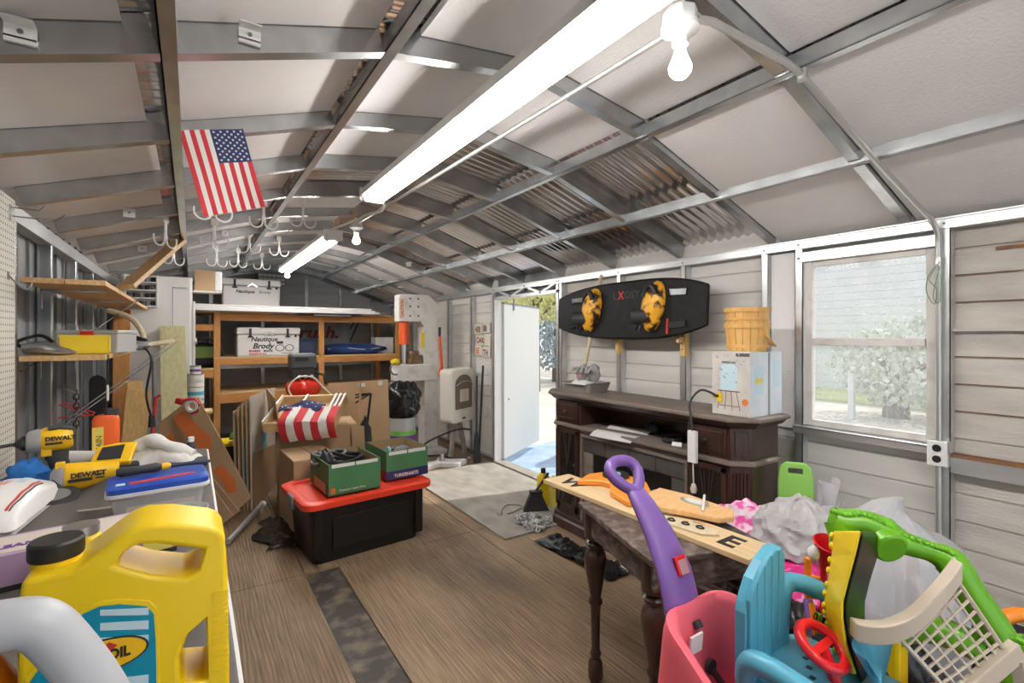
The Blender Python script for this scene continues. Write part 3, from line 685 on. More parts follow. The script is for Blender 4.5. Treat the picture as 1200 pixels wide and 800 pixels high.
MB().lathe([(0, 0), (.075, .004), (.095, .03), (.08, .055), (.0, .065)], 18, sx=1.1, sy=.7).build('body', 'grey_plastic', t, smooth=60)
MB().tube([(-.09, 0, .055), (0, 0, .085), (.08, 0, .055)], .016, 8).build('grip', 'black', t, smooth=60)
MB().tube(bez([(.07, -.02, .03), (.13, -.06, -.05), (.10, -.05, -.25), (.12, -.03, -.40)], 6), .006, 7).build('cord', 'black', t, smooth=60)
MB().cyl((.12, -.03, -.38), (.12, -.03, -.45), .014, .02, 8).build('plug', 'black', t)
t = thing('axe_handle', 'pale curved wooden tool handle arching over the lower shelf', 'handle', (-.3, 3.9, 1.42))
MB().tube(bez([(.03, -.12, .02), (.05, -.1, .09), (-.02, 0, .2), (-.14, .1, .25)], 6), .016, 8).build('shaft', 'pale_wood', t, smooth=60); MB().lathe([(.0, -.01), (.02, -.01), (.02, .03), (0, .03)], 10, (.03, -.12, .01)).build('butt', 'pale_wood', t)
t = thing('wood_stakes', 'two pale wood stakes poking out past the lower shelf', 'stakes', (-.24, 3.75, 1.42))
MB().beam((-.05, -.25, .025), (.13, .40, .055), .03, .02).build('stake', 'pale_wood', t); MB().beam((-.10, -.22, .02), (.11, .42, .035), .03, .018).build('stake', 'pale_wood', t)
t = thing('work_glove', 'beige leather glove standing behind the organizer box', 'glove', (-.5, 3.62, 1.44), (1.1, 0, .2))
MB().blob((0, 0, .08), (.035, .03, .075), .15, 2, 3).build('palm', 'pale_wood', t, smooth=60)
for i, (x, z) in enumerate(((-.03, .15), (-.01, .17), (.012, .165), (.03, .145))): MB().tube([(x * .7, 0, .12), (x, .005, z), (x * 1.2, .015, z + .02)], [.012, .011, .007], 7).build('finger', 'pale_wood', t, smooth=60)
for i, (a, b) in enumerate((((-.60, 2.85, 1.36), (-.30, 4.4, 1.78)), ((-.6, 3.0, 1.02), (-.1, 5.0, 1.50)), ((-.58, 3.1, 1.02), (-.1, 4.9, 1.46)))):
    tag(MB().tube([a, lerp(a, b, .5) - Vector((0, 0, .02)), b], .004, 6).build('cable', 'black', None), ('thin dark cable slanting up behind the yellow bin', 'thin dark cable slanting up below the lower shelf', 'second thin dark cable slanting up below the lower shelf')[i], 'cable')

# ------------------------------------------------------------------ tall white cabinet
t = thing('tall_cabinet', 'tall white metal cabinet standing past the left shelves', 'cabinet', (-.27, 6.05, 0))
MB().mm((-.27, -.27, .0), (.28, .28, 2.085)).build('body', 'panel_white', t, bevel=.006)
dd = MB().mm((-.26, -.29, .06), (.265, -.27, 2.07)).build('door', 'panel_white', t, bevel=.004)
MB().mm((.12, -.294, .2), (.123, -.29, 1.98)).build('seam', 'galv', dd); MB().mm((.12, -.297, 1.975), (.24, -.29, 1.985)).build('catch', 'galv', dd)
MB().mm((.28, -.28, 1.2), (.305, -.25, 1.85)).build('hinge_bar', 'white_paint', t, bevel=.004); MB().lathe([(0, 0), (.03, 0), (.03, .02), (0, .02)], 12, (.30, -.27, 1.45), (0, PI / 2, 0)).build('knob', 'cream', t)
MB().mm((.28, .05, 1.97), (.55, .28, 1.985)).build('side_bracket', 'white_paint', t)
t = thing('carton', 'small brown and white carton on the tall cabinet side bracket', 'box', (.15, 6.22, 1.985))
MB().mm((-.12, -.11, 0), (.06, .11, .22)).build('brown_half', 'cardboard', t); MB().mm((.06, -.11, .005), (.13, .11, .215)).build('white_half', 'white_paint', t, bevel=.01)
t = thing('can_rack', 'white wire rack of dark spray cans on the tall cabinet door', 'rack', (-.40, 5.755, 1.78))
for r in range(4): MB().mm((-.11, -.075, r * .075), (.13, -.003, r * .075 + .012)).build('rail', 'white_paint', t)
MB().mm((-.115, -.075, 0), (-.105, 0, .3)).build('side', 'white_paint', t); MB().mm((.125, -.075, 0), (.135, 0, .3)).build('side', 'white_paint', t)
for r in range(4):
    for c in range(5):
        q = MB().cyl((-.085 + c * .046, -.035, r * .075 + .012), (-.085 + c * .046, -.035, r * .075 + .055), .018, n=9).build('can', 'black' if (r + c) % 3 else 'grey_plastic', t)
# boards leaning by the cabinet
def board(label, p0, p1, wd, th, up, m, name='board'):
    o = MB().beam(p0, p1, wd, th, up).build(name, m, None, bevel=.002); return tag(o, label, 'board')
board('greenish treated lumber board with a dark knot leaning on the tall cabinet', (-.10, 5.0, .02), (-.15, 5.70, 1.60), .20, .028, (0, -1, .4), 'treated')
MB().lathe([(0, 0), (.012, 0), (.012, .003), (0, .003)], 10, (0, 0, 0)).xf(Matrix.Translation((-.135, 5.305, .80)) @ Euler((1.16, 0, 0)).to_matrix().to_4x4())
board('short yellow pine board leaning in front of the tall cabinet', (-.42, 4.75, .02), (-.36, 5.05, 1.06), .16, .022, (0, -1, .3), 'pine_z')
board('second yellow pine board tucked behind the short leaning one', (-.33, 4.85, .02), (-.40, 5.2, 1.12), .10, .022, (0, -1, .3), 'pine_z')
board('thin brown plank upright between the left wall and the tall cabinet', (-.52, 5.45, .0), (-.52, 5.6, 1.75), .12, .03, (0, -1, .1), 'lumber_z')
t = thing('steel_bar', 'thin grey steel bar leaning beside the treated board', 'bar', (-.23, 4.85, 0)); MB().cyl((0, 0, 0), (-.03, .12, 1.30), .014, n=8).build('bar', 'galv_dark', t, smooth=40); MB().cyl((0, 0, 0), (0, 0, .03), .02, n=8).build('cap', 'galv', t)
t = thing('pry_bar', 'red painted tool leaning beside the steel bar', 'tool', (-.28, 4.80, 0)); MB().tube([(0, 0, 0), (.02, .1, .8), (.04, .12, 1.0), (.07, .12, 1.02)], .013, 8).build('shaft', 'print_red', t, smooth=50); MB().box((0, 0, .02), (.04, .02, .04)).build('foot', 'black', t)
t = thing('chainsaw_bar', 'tall black sheathed bar standing against the left wall', 'tool', (-.50, 4.05, 0)); MB().prism(rrect(.085, 1.25, .04), (0, 0, .63), (1, 0, 0), (0, 0, 1), (0, .03, 0)).build('sheath', 'black', t); MB().box((0, .015, .03), (.1, .05, .06)).build('boot', 'nylon_black', t)
t = thing('wire_hanger', 'red wire rack sticking out from the left wall', 'rack', (-.66, 3.9, 1.02)); MB().tube([(0, 0, .08), (.15, 0, .0), (.15, .12, .0), (0, .12, .08)], .005, 6).build('loop', 'print_red', t); MB().tube([(0, 0, 0), (.16, 0, .0), (.16, .0, .04)], .005, 6).build('arm', 'print_red', t)
t = thing('chain_hoist', 'short black chain hanging by the left wall', 'chain', (-.52, 3.5, 1.0))
for k in range(9): MB().tube([(math.cos(a) * .012 * (k % 2), math.cos(a) * .012 * ((k + 1) % 2), .20 - k * .024 + math.sin(a) * .018) for a in [2 * PI * i / 8 for i in range(8)]], .004, 5, closed=True).build('link', 'black', t)
MB().tube([(0, 0, .2), (-.08, 0, .24)], .004, 6).build('hook', 'galv_dark', t)
# paper rolls
t0 = None
for k in range(4):
    if k < 2 or True:
        lb = ('white paint can stacked lowest right of the tall cabinet', 'white can second up in the stack right of the tall cabinet', 'white can third up in the stack right of the tall cabinet', 'small purple topped can on the stack right of the tall cabinet')[k]
        r = .07 if k < 3 else .045; h = .115 if k < 3 else .08
        q = thing('paint_can', lb, 'can', (.035, 5.55, .79 + k * .117))
        MB().lathe([(0, 0), (r, 0), (r, h), (0, h)], 18).build('can', 'white_paint', q, smooth=40); MB().lathe([(r + .002, h - .008), (r + .003, h - .002), (r, h)], 18).build('rim', 'galv_light', q, smooth=40)
        MB().lathe([(r + .001, h * .3), (r + .001, h * .6)], 18, cap=False).build('label_band', ('print_red', 'cyan_print', 'white_dirty', 'purple_print')[k], q, smooth=40)
t = thing('wooden_stool', 'low plain wooden stool under the stacked white cans', 'stool', (.035, 5.55, 0))
MB().mm((-.14, -.12, .765), (.14, .12, .79)).build('seat', 'pine', t, bevel=.004)
for a in (-1, 1):
    for b in (-1, 1): MB().beam((a * .11, b * .09, .0), (a * .10, b * .08, .765), .03, .03, (0, 1, 0)).build('leg', 'lumber_z', t)
t = thing('tape_gun', 'red and white tape dispenser hung on the leaning carton top', 'tape dispenser', (-.04, 4.93, .90), (0, .3, -.5))
MB().lathe([(.032, -.02), (.05, -.02), (.05, .02), (.032, .02), (.032, -.02)], 20, (.05, 0, .03), (PI / 2, 0, 0), cap=False).build('tape_roll', 'white_paint', t, smooth=40)
MB().tube([(-.05, 0, .04), (-.01, 0, .07), (.05, 0, .09), (.10, 0, .06), (.10, 0, .0), (.06, 0, -.03)], .012, 8).build('frame', 'print_red', t, smooth=50)
MB().box((-.06, 0, .04), (.06, .04, .05)).build('handle', 'print_red', t, bevel=.008)

# ------------------------------------------------------------------ wooden shelf unit at the end wall
SY = 7.2
t = thing('shelf_unit', 'orange stained timber shelf unit along the end wall', 'shelves', (1.3, SY, 0))
def su(name, a, b, m): MB().mm(a, b).build(name, m, t, world=True, bevel=.003)
for x in (.275, 1.54, 2.66):
    su('upright', (x - .036, SY, 0), (x + .036, SY + .04, 1.80), 'lumber_z'); su('upright', (x - .036, SY + .95, 0), (x + .036, SY + .99, 1.80), 'lumber_z')
su('upright', (-.52, SY, 0), (-.45, SY + .04, 1.80), 'lumber_z')
su('beam', (.31, SY, 1.70), (1.504, SY + .04, 1.79), 'lumber'); su('beam', (1.576, SY, 1.70), (2.624, SY + .04, 1.79), 'lumber')
su('beam', (.31, SY, 1.13), (1.504, SY + .04, 1.215), 'lumber'); su('beam', (1.576, SY, 1.13), (2.624, SY + .04, 1.215), 'lumber')
su('beam', (-.45, SY, 1.57), (.239, SY + .04, 1.65), 'lumber'); su('beam', (-.45, SY, .975), (.239, SY + .04, 1.08), 'lumber')
su('beam', (.31, SY, .64), (1.504, SY + .04, .76), 'lumber'); su('beam', (1.576, SY, .64), (2.624, SY + .04, .76), 'lumber')
su('shelf_board', (.24, SY, 1.215), (2.70, SY + 1.0, 1.232), 'pine'); su('shelf_board', (-.55, SY, 1.08), (.238, SY + 1.0, 1.097), 'pine'); su('shelf_board', (.24, SY, .76), (2.70, SY + 1.0, .777), 'pine')
su('shelf_board', (-.55, SY, 1.80), (2.70, SY + 1.0, 1.815), 'pine')
for k in range(3):
    q = MB().mm((.0, SY - .22 + .03 * k, 1.817 + k * .028), (2.30 - .05 * k, SY + .95, 1.843 + k * .028)).build('foam_sheet', 'foam_board', None, bevel=.004)
    tag(q, ('white foam sheet lowest of three on the timber shelf unit', 'white foam sheet in the middle of three on the shelf unit', 'white foam sheet topmost of three on the shelf unit')[k], 'foam sheet')
def cooler(label, x, y, z, w_, prints):
    t = thing('cooler', label, 'cooler', (x, y, z))
    MB().mm((-w_ / 2 + .01, -.2, 0), (w_ / 2 - .01, .2, .285)).build('body', 'cooler_white', t, bevel=.02)
    MB().mm((-w_ / 2, -.21, .29), (w_ / 2, .21, .385)).build('lid', 'cooler_white', t, bevel=.02)
    MB().prism([(-.07, .0), (0, .05), (.07, 0), (.05, -.01), (0, .03), (-.05, -.01)], (0, -.211, .28), (1, 0, 0), (0, 0, 1), (0, -.004, 0)).build('lid_notch', 'galv', t)
    for s in (-1, 1):
        q = MB().mm((s * w_ * .29 - .014, -.222, .25), (s * w_ * .29 + .014, -.208, .37)).build('latch', 'black', t, bevel=.004)
        MB().mm((s * w_ * .29 - .03, -.224, .25), (s * w_ * .29 + .03, -.21, .27)).build('latch_foot', 'black', q)
    MB().cyl((w_ * .42, -.205, .27), (w_ * .42, -.215, .27), .016, n=10).build('drain_plug', 'black', t)
    if prints:
        R = (PI / 2, 0, 0)
        text('Nautique', .085, 'print_black', t, (-.22, -.202, .20), R, shear=.25, bold=.002)
        text('Brody', .10, 'print_black', t, (-.20, -.202, .105), R, shear=.3, bold=.003)
        text('BOARDS', .034, 'print_red', t, (-.24, -.202, .06), R, bold=.002); text('BOATS', .034, 'print_black', t, (-.07, -.202, .06), R, bold=.002, shear=.2); text('MARINE SPORT', .03, 'print_red', t, (-.24, -.202, .022), R, bold=.001)
        for cx, cz in ((.13, .11), (.25, .11)): MB().lathe([(.045, 0), (.05, .002), (.055, 0)], 18, (cx, -.201, cz), (PI / 2, 0, 0), sx=1.05, sy=.85, cap=False).build('round_logo', 'print_black', t)
        MB().mm((.09, -.2025, .165), (.17, -.2, .20)).build('square_logo', 'print_black', t); text('wakesurf', .035, 'print_black', t, (.14, -.202, .03), R, shear=.3)
    else:
        text('Nautique', .06, 'print_black', t, (-.20, -.202, .19), (PI / 2, 0, 0), shear=.25, bold=.002); text('Brody', .06, 'print_black', t, (.08, -.202, .19), (PI / 2, 0, 0), shear=.25)
    return t
cooler('white cooler covered in black and red print on the middle shelf', .875, 7.42, 1.233, .775, True)
cooler('white cooler standing on the foam sheets on top of the shelf unit', .70, 7.72, 1.902, .72, False)
t = thing('cooler_bag', 'green and black soft bag beside the printed cooler', 'bag', (.12, 7.55, 1.098))
MB().blob((0, 0, .15), (.24, .15, .16), .06, 2, 1, pw=.55, flat_bottom=0).build('body', 'nylon_black', t, smooth=60); MB().mm((-.19, -.158, .12), (.19, -.13, .27)).build('green_panel', 'bag_green', t, bevel=.01)
MB().tube(bez([(-.15, -.14, .2), (-.08, -.16, .36), (.1, -.16, .36), (.17, -.14, .2)], 6), .012, 7).build('handle', 'black', t)
t = thing('banner', 'dark board with red script lettering behind the printed cooler', 'sign', (1.72, 7.95, 1.234), (-.08, 0, 0))
MB().mm((-.62, 0, 0), (.42, .02, .50)).build('board', 'galv_dark', t); text('rush.', .26, 'maroon', t, (-.36, -.002, .24), (PI / 2, 0, 0), shear=.25, bold=.008, sx=1.15)
t = thing('storage_bin', 'dark navy storage bin beside the printed cooler', 'bin', (1.36, 7.55, 1.233))
MB().mm((-.09, -.2, 0), (.13, .2, .20)).build('body', 'navy', t, bevel=.01); MB().mm((-.10, -.21, .20), (.14, .21, .225)).build('lid', 'navy', t, bevel=.006)
t = thing('tarp_bundle', 'folded blue tarp bundle on the right of the middle shelf', 'tarp', (2.05, 7.45, 1.233))
MB().blob((0, 0, .07), (.44, .2, .075), .25, 2.5, 4, flat_bottom=0, pw=.7).build('folds', 'tarp_dark_blue', t, smooth=60); MB().tube(bez([(-.4, -.15, .08), (-.2, -.2, .10), (.1, -.2, .07), (.35, -.17, .09)], 5), .006, 6).build('cord', 'flag_white', t)
t = thing('shelf_carton', 'plain white carton at the right end of the middle shelf', 'box', (2.53, 7.55, 1.233))
MB().mm((-.14, -.12, 0), (.14, .12, .25)).build('body', 'white_dirty', t, bevel=.004); MB().mm((-.141, -.02, .2505), (.141, .02, .2515)).build('tape', 'cardboard', t)
t = thing('easel', 'dark folded metal stand leaning at the right end of the shelves', 'stand', (2.1, 8.1, 1.233))
for x0, x1 in ((-.25, .15), (-.15, .22), (0, .28)): MB().cyl((x0, 0, 0), (x1, .05, .62), .012, n=6).build('bar', 'gun_black', t)
MB().box((.2, .05, .6), (.2, .03, .03)).build('head', 'gun_black', t)
t = thing('organizer_rack', 'white drawer organizer hung on the end wall above the cooler', 'organizer', (1.07, 8.58, 2.31), (.1, 0, 0))
MB().mm((-.20, -.06, 0), (.20, 0, .20)).build('case', 'grey_plastic', t)
for r in range(3):
    for c in range(6): MB().mm((-.19 + c * .064, -.07, .012 + r * .063), (-.135 + c * .064, -.055, .055 + r * .063)).build('drawer', 'white_paint', t)
t = thing('dark_planks', 'thin dark strips lying on the top beam under the foam sheets', 'strips', (1.7, 7.08, 1.78))
MB().mm((-.5, -.05, .02), (.35, .1, .035)).build('strip', 'gun_black', t); MB().mm((-.3, -.06, .004), (.2, .08, .019)).build('strip', 'galv_dark', t)

# ------------------------------------------------------------------ C frame press
t = thing('shop_press', 'tall white steel C frame press with orange ram', 'press', (2.45, 5.95, 0))
PT = .11
MB().prism([(-.26, 1.69), (-.26, 2.03), (.12, 2.04), (.25, 1.92), (.25, .0), (.07, .0), (.07, 1.62), (.02, 1.69)], (0, -PT, 0), (1, 0, 0), (0, 0, 1), (0, 2 * PT, 0)).build('frame', 'white_dirty', t, bevel=.006)
MB().mm((-.30, -PT - .02, .93), (.262, PT + .02, 1.14)).build('table', 'white_dirty', t, bevel=.008)
MB().mm((-.28, -PT - .004, 1.72), (-.20, -PT, 2.0)).build('warning_label', 'cream', t); text('CAUTION', .05, 'orange_paint', t, (-.222, -PT - .006, 1.74), (PI / 2, -PI / 2, 0), bold=.002)
for x in (-.13, -.02):
    for z in (1.76, 1.88, 1.98): MB().cyl((x, -PT - .004, z), (x, -PT + .01, z), .012, n=10).build('bolt_hole', 'black', t)
MB().cyl((-.17, 0, 1.40), (-.17, 0, 1.70), .065, n=18).build('ram', 'orange_paint', t, smooth=40); MB().cyl((-.17, 0, 1.15), (-.17, 0, 1.40), .03, n=14).build('piston', 'silver', t, smooth=40)
MB().mm((.02, -PT - .003, 1.35), (.065, -PT, 1.55)).build('yellow_label', 'yellow_plastic', t)
lv = MB().tube([(.27, -.13, .98), (.29, -.14, 1.1), (.27, -.13, 1.55)], [.03, .022, .016], 10).build('lever', 'orange_paint', t, smooth=50); MB().cyl((.27, -.13, 1.5), (.27, -.13, 1.62), .018, n=10).build('grip', 'black', lv)
MB().mm((.0, -.3, 0), (.30, .3, .05)).build('foot', 'white_dirty', t, bevel=.004); MB().mm((-.34, -.22, 0), (.1, -.18, .045)).build('foot', 'white_dirty', t)
t = thing('steel_blocks', 'rusty brown steel blocks stacked on the press table', 'blocks', (2.40, 5.95, 1.1405))
for a, b in (((-.07, -.08, 0), (.09, .08, .06)), ((-.05, -.07, .061), (.10, .07, .11)), ((-.06, -.06, .111), (.06, .06, .17))): MB().mm(a, b).build('block', 'rusty_block', t, bevel=.004)
t = thing('tape_measure', 'yellow and grey coiled tool on the press table edge', 'tool', (2.13, 5.86, 1.141)); MB().blob((0, 0, .04), (.06, .05, .04), .2, 2, 5, flat_bottom=0).build('body', 'yellow_plastic', t, smooth=60)
MB().tube([(math.cos(a) * .07, -.02, -.05 + math.sin(a) * .07) for a in [2 * PI * k / 12 for k in range(12)]], .012, 6, closed=True).build('coil', 'mesh_dark', t)
# bucket with a black bag
t = thing('bucket', 'white plastic bucket with a purple and green label', 'bucket', (2.13, 5.62, 0))
MB().lathe([(0, 0), (.145, 0), (.17, .50), (.178, .50), (.178, .53), (.165, .53), (.14, .02), (0, .02)], 24).build('body', 'clear_plastic', t, smooth=40)
MB().lathe([(.157, .20), (.163, .32)], 24, cap=False).build('label_band', 'purple_print', t, smooth=40); MB().lathe([(.164, .33), (.1665, .38)], 24, cap=False).build('green_band', 'lime_toy', t, smooth=40)
tag(MB().blob((2.12, 5.60, .73), (.22, .2, .22), .35, 3, 8, n=36).build('black_bag', 'bag_black', None, smooth=60), 'crumpled black plastic bag stuffed in the white bucket', 'bag')
# heater
t = thing('gas_heater', 'cream wall gas heater with arched grille on wooden legs', 'heater', (2.77, 5.40, 0), (0, 0, .45))
MB().prism(rrect(.46, .66, .06), (0, -.09, .77), (1, 0, 0), (0, 0, 1), (0, .20, 0)).build('case', 'cream', t, bevel=.02)
ar = [(-.17, -.16), (.17, -.16), (.17, .14)] + [(.17 * math.cos(a), .14 + .12 * math.sin(a)) for a in [PI * k / 10 for k in range(1, 10)]] + [(-.17, .14)]
g = MB().prism(ar, (0, -.096, .77), (1, 0, 0), (0, 0, 1), (0, .01, 0)).build('grille', 'mesh_dark', t)
for k in range(3): MB().mm((-.085 + k * .06, -.104, .70), (-.03 + k * .06, -.094, .85)).build('plaque', 'card_print', t)
MB().tube([(-.17, -.10, .9), (-.08, -.12, .945), (.08, -.12, .945), (.17, -.10, .9)], .006, 6).build('guard', 'galv', t); MB().mm((-.03, -.1, .485), (.03, -.09, .50)).build('badge', 'black', t)
MB().beam((-.15, 0, 0), (-.03, .03, .46), .06, .03, (0, 1, 0)).build('leg', 'grey_wood', t); MB().beam((.16, 0, 0), (.06, .03, .46), .06, .03, (0, 1, 0)).build('leg', 'grey_wood', t)
# plates on the wall
pl = thing('wall_plaque', 'cluster of weathered cream letter plaques between the studs past the doorway', 'plaques', (3.052, 5.27, 1.26))
for k, (yy, zz, s_) in enumerate(((.10, .27, '408'), (-.10, .28, '88'), (.07, .135, 'OAK'), (-.11, .12, 'I'), (.09, .0, 'BE'), (-.10, -.02, 'TH'))):
    q = MB().mm((-.012, yy - .095, zz), (0, yy + .085, zz + .125)).build('plaque', 'cream', pl, bevel=.002)
    text(s_, .11, ('rust', 'ink', 'rust', 'ink', 'orange_print', 'ink')[k], pl, (-.0135, yy + .065, zz + .02), (PI / 2, 0, -PI / 2), bold=.003, sx=.8)
t = thing('dark_pole', 'thin black pole leaning at the doorway jamb', 'pole', (2.92, 5.14, 0)); MB().cyl((0, 0, 0), (.08, .03, 1.14), .014, n=8).build('shaft', 'gun_black', t, smooth=40); MB().cyl((0, 0, 0), (0, 0, .05), .02, n=8).build('tip', 'black', t)
t = thing('air_rifle', 'black long gun standing on its stock beside the doorway', 'gun', (2.83, 5.02, 0))
MB().prism([(-.05, 0), (.06, .0), (.045, .18), (.03, .28), (.035, .36), (.0, .36), (-.02, .27)], (0, -.02, .0), (1, .2, 0), (0, .1, 1), (0, .04, 0)).build('stock', 'gun_black', t, bevel=.008)
MB().cyl((.01, .03, .33), (.07, .13, 1.02), .012, n=8).build('barrel', 'gun_black', t, smooth=40); MB().tube([(.04, .03, .30), (.075, .035, .33), (.05, .04, .38)], .004, 5).build('trigger_guard', 'gun_black', t)
t = thing('hose', 'black hose looping over the floor by the gas heater', 'hose', (2.5, 5.3, 0)); MB().tube(bez([(.45, .1, .32), (.2, .0, .36), (-.15, .02, .26), (-.32, .0, .14), (-.28, -.1, .13), (-.05, -.12, .10), (.1, -.15, .05), (.3, -.1, .02)], 6), .011, 7).build('tube', 'black', t, smooth=60); MB().cyl((.28, -.1, .015), (.34, -.1, .02), .015).build('nozzle', 'silver', t)
t = thing('spreader_base', 'grey metal stand base lying on the floor near the heater', 'stand', (2.42, 5.12, 0)); MB().prism([(-.25, -.12), (-.05, -.05), (.12, -.2), (.3, -.06), (.1, .05), (.05, .2), (-.06, .05), (-.28, .05)], (0, 0, .0), (1, 0, 0), (0, 1, 0), (0, 0, .06)).build('plate', 'white_dirty', t, bevel=.01); MB().cyl((0, 0, .06), (0, 0, .14), .03).build('hub', 'galv', t)
# ------------------------------------------------------------------ tote and the boxes round it
R5 = math.radians(5)
t = thing('storage_tote', 'large black storage tote with bright red lid', 'tote', (1.03, 3.63, 0), (0, 0, R5))
def rr_loft(levels, n=5): return MB().loft([[Vector((x, y, z)) for x, y in rrect(w_, h_, r, n)] for w_, h_, r, z in levels])
rr_loft([(.76, .48, .06, 0), (.84, .56, .06, .38), (.0, .0, .0, .38)]).build('tub', 'tote_black', t, smooth=40)
MB().mm((-.27, -.277, .09), (.27, -.268, .30)).xf(Matrix.Rotation(0, 4, 'X')).build('front_panel', 'tote_black', t, bevel=.01)
for s in (-1, 1): MB().mm((s * .36 - .03, -.29, .05), (s * .36 + .03, -.262, .37)).build('corner_rib', 'tote_black', t, bevel=.012)
rr_loft([(.88, .60, .07, .375), (.93, .65, .08, .385), (.93, .65, .08, .42), (.88, .60, .07, .432), (.80, .52, .06, .425), (.80, .52, .06, .415), (.0, .0, .0, .415)]).build('lid', 'tote_red', t, smooth=35)
MB().mm((-.475, -.07, .34), (-.452, .07, .425)).build('latch', 'grey_plastic', t, bevel=.008); MB().mm((.452, -.07, .34), (.475, .07, .425)).build('latch', 'grey_plastic', t, bevel=.008)
def carton_open(name, label, loc, rz, w_, d_, h_, m, inside='cardboard_in', th=.006, cat='box'):
    t = thing(name, label, cat, loc, (0, 0, rz))
    MB().mm((-w_ / 2, -d_ / 2, 0), (w_ / 2, d_ / 2, .008)).build('bottom', m, t)
    for nm, a, b in (('front', (-w_ / 2, -d_ / 2, 0), (w_ / 2, -d_ / 2 + th, h_)), ('back', (-w_ / 2, d_ / 2 - th, 0), (w_ / 2, d_ / 2, h_)), ('side', (-w_ / 2, -d_ / 2 + th, 0), (-w_ / 2 + th, d_ / 2 - th, h_)), ('side', (w_ / 2 - th, -d_ / 2 + th, 0), (w_ / 2, d_ / 2 - th, h_))):
        MB().mm(a, b).build(nm, m, t)
    e = th + .001
    for a, b in (((-w_ / 2 + e, -d_ / 2 + e, .01), (w_ / 2 - e, -d_ / 2 + e + .002, h_ - .002)), ((-w_ / 2 + e, d_ / 2 - e - .002, .01), (w_ / 2 - e, d_ / 2 - e, h_ - .002)), ((-w_ / 2 + e, -d_ / 2 + e, .01), (-w_ / 2 + e + .002, d_ / 2 - e, h_ - .002)), ((w_ / 2 - e - .002, -d_ / 2 + e, .01), (w_ / 2 - e, d_ / 2 - e, h_ - .002))):
        MB().mm(a, b).build('lining', inside, t)
    return t
GB = .4325
g1 = carton_open('green_carton', 'open green carton of cords nearer the tote latch', (.93, 3.60, GB), R5 - .02, .36, .44, .21, 'box_green')
MB().mm((-.16, -.2215, .185), (-.005, -.220, .208)).build('white_tab', 'flag_white', g1); MB().mm((.005, -.2215, .185), (.16, -.220, .208)).build('white_tab', 'flag_white', g1)
MB().mm((-.165, -.2215, .012), (-.135, -.220, .05)).build('logo', 'orange_print', g1); text('Premium Laser Print', .022, 'flag_white', g1, (-.11, -.222, .022), (PI / 2, 0, 0))
MB().mm((-.1815, -.16, .0), (-.180, .12, .07)).build('side_print', 'cardboard', g1)
g2 = carton_open('green_carton', 'open green and navy carton beside the carton of cords', (1.36, 3.72, GB), R5 - .02, .34, .42, .215, 'box_green')
MB().mm((-.1715, -.2115, .0), (.1715, -.2095, .065)).build('navy_band', 'box_blue', g2); MB().mm((-.1715, -.21, .0), (-.1695, .21, .065)).build('red_side', 'maroon', g2)
MB().mm((-.15, -.2115, .185), (-.005, -.2100, .21)).build('white_tab', 'flag_white', g2); MB().mm((.005, -.2115, .185), (.15, -.2100, .21)).build('white_tab', 'flag_white', g2)
text('TURKISHARTS', .034, 'flag_white', g2, (-.11, -.2125, .016), (PI / 2, 0, 0), bold=.001, sx=.92)
# contents
def coil(name, label, c, r, m, seed, n=5, rad=.008, flat=.5):
    rnd = random.Random(seed); t = thing(name, label, 'cable', c)
    for k in range(n):
        rr = r * (.75 + .3 * rnd.random()); ox, oy = rnd.uniform(-.02, .02), rnd.uniform(-.02, .02); tl = rnd.uniform(-.25, .25)
        MB().tube([(ox + rr * math.cos(a), oy + rr * math.sin(a) * .9, rad + .02 * k * flat + abs(tl) * rr + rr * math.cos(a) * tl) for a in [2 * PI * i / 18 for i in range(18)]], rad, 6, closed=True).build('loop', m, t, smooth=60)
    return t
coil('cord_coil', 'thick black cord coil in the green carton nearer the latch', (.95, 3.62, .56), .13, 'black', 1, 6, .011)
coil('cord_coil', 'bright orange cord coil in the green carton nearer the latch', (.98, 3.50, .55), .085, 'orange_paint', 2, 3, .009)
coil('cord_coil', 'grey cord coil spilling over the green carton edge', (.84, 3.70, .575), .11, 'grey_plastic', 3, 5, .010)
t = thing('bag_bundle', 'grey crumpled bag tucked in the carton of cords', 'bag', (.80, 3.64, .50)); MB().blob((0, 0, .09), (.055, .13, .085), .35, 3, 2, n=28, flat_bottom=0).build('body', 'gun_black', t, smooth=60); MB().tube(bez([(-.03, -.05, .15), (.0, 0, .20), (.03, .05, .15)], 4), .006, 6).build('handle', 'black', t)
t = thing('goggles', 'black goggles with grey lens in the green and navy carton', 'goggles', (1.38, 3.70, .55), (0, 0, .2))
MB().blob((0, 0, .05), (.09, .05, .045), .1, 2, 2).build('frame', 'black', t, smooth=60); MB().blob((.0, -.03, .06), (.07, .03, .032), .05, 2, 3).build('lens', 'grey_plastic', t, smooth=60)
MB().tube(bez([(-.08, .02, .05), (-.14, -.02, .02), (-.12, -.1, .0), (-.02, -.12, .0)], 5), .012, 7, flat=.3).build('strap', 'black', t)
t = thing('rope_loop', 'pale blue hose ring in the green and navy carton', 'hose', (1.245, 3.62, .50)); MB().tube([(.05 * math.cos(a) * .4, .05 * math.sin(a), .10 + .05 * math.cos(a)) for a in [2 * PI * k / 14 for k in range(14)]], .011, 8, closed=True).build('ring', 'teal_plastic', t, smooth=60); MB().mm((-.03, -.03, 0), (.03, .03, .055)).build('foot', 'black', t)
tag(MB().blob((1.475, 3.68, .56), (.035, .045, .035), .3, 3, 6).build('red_clip', 'red_plastic', None, smooth=60), 'small red plastic piece in the green and navy carton corner', 'clip')
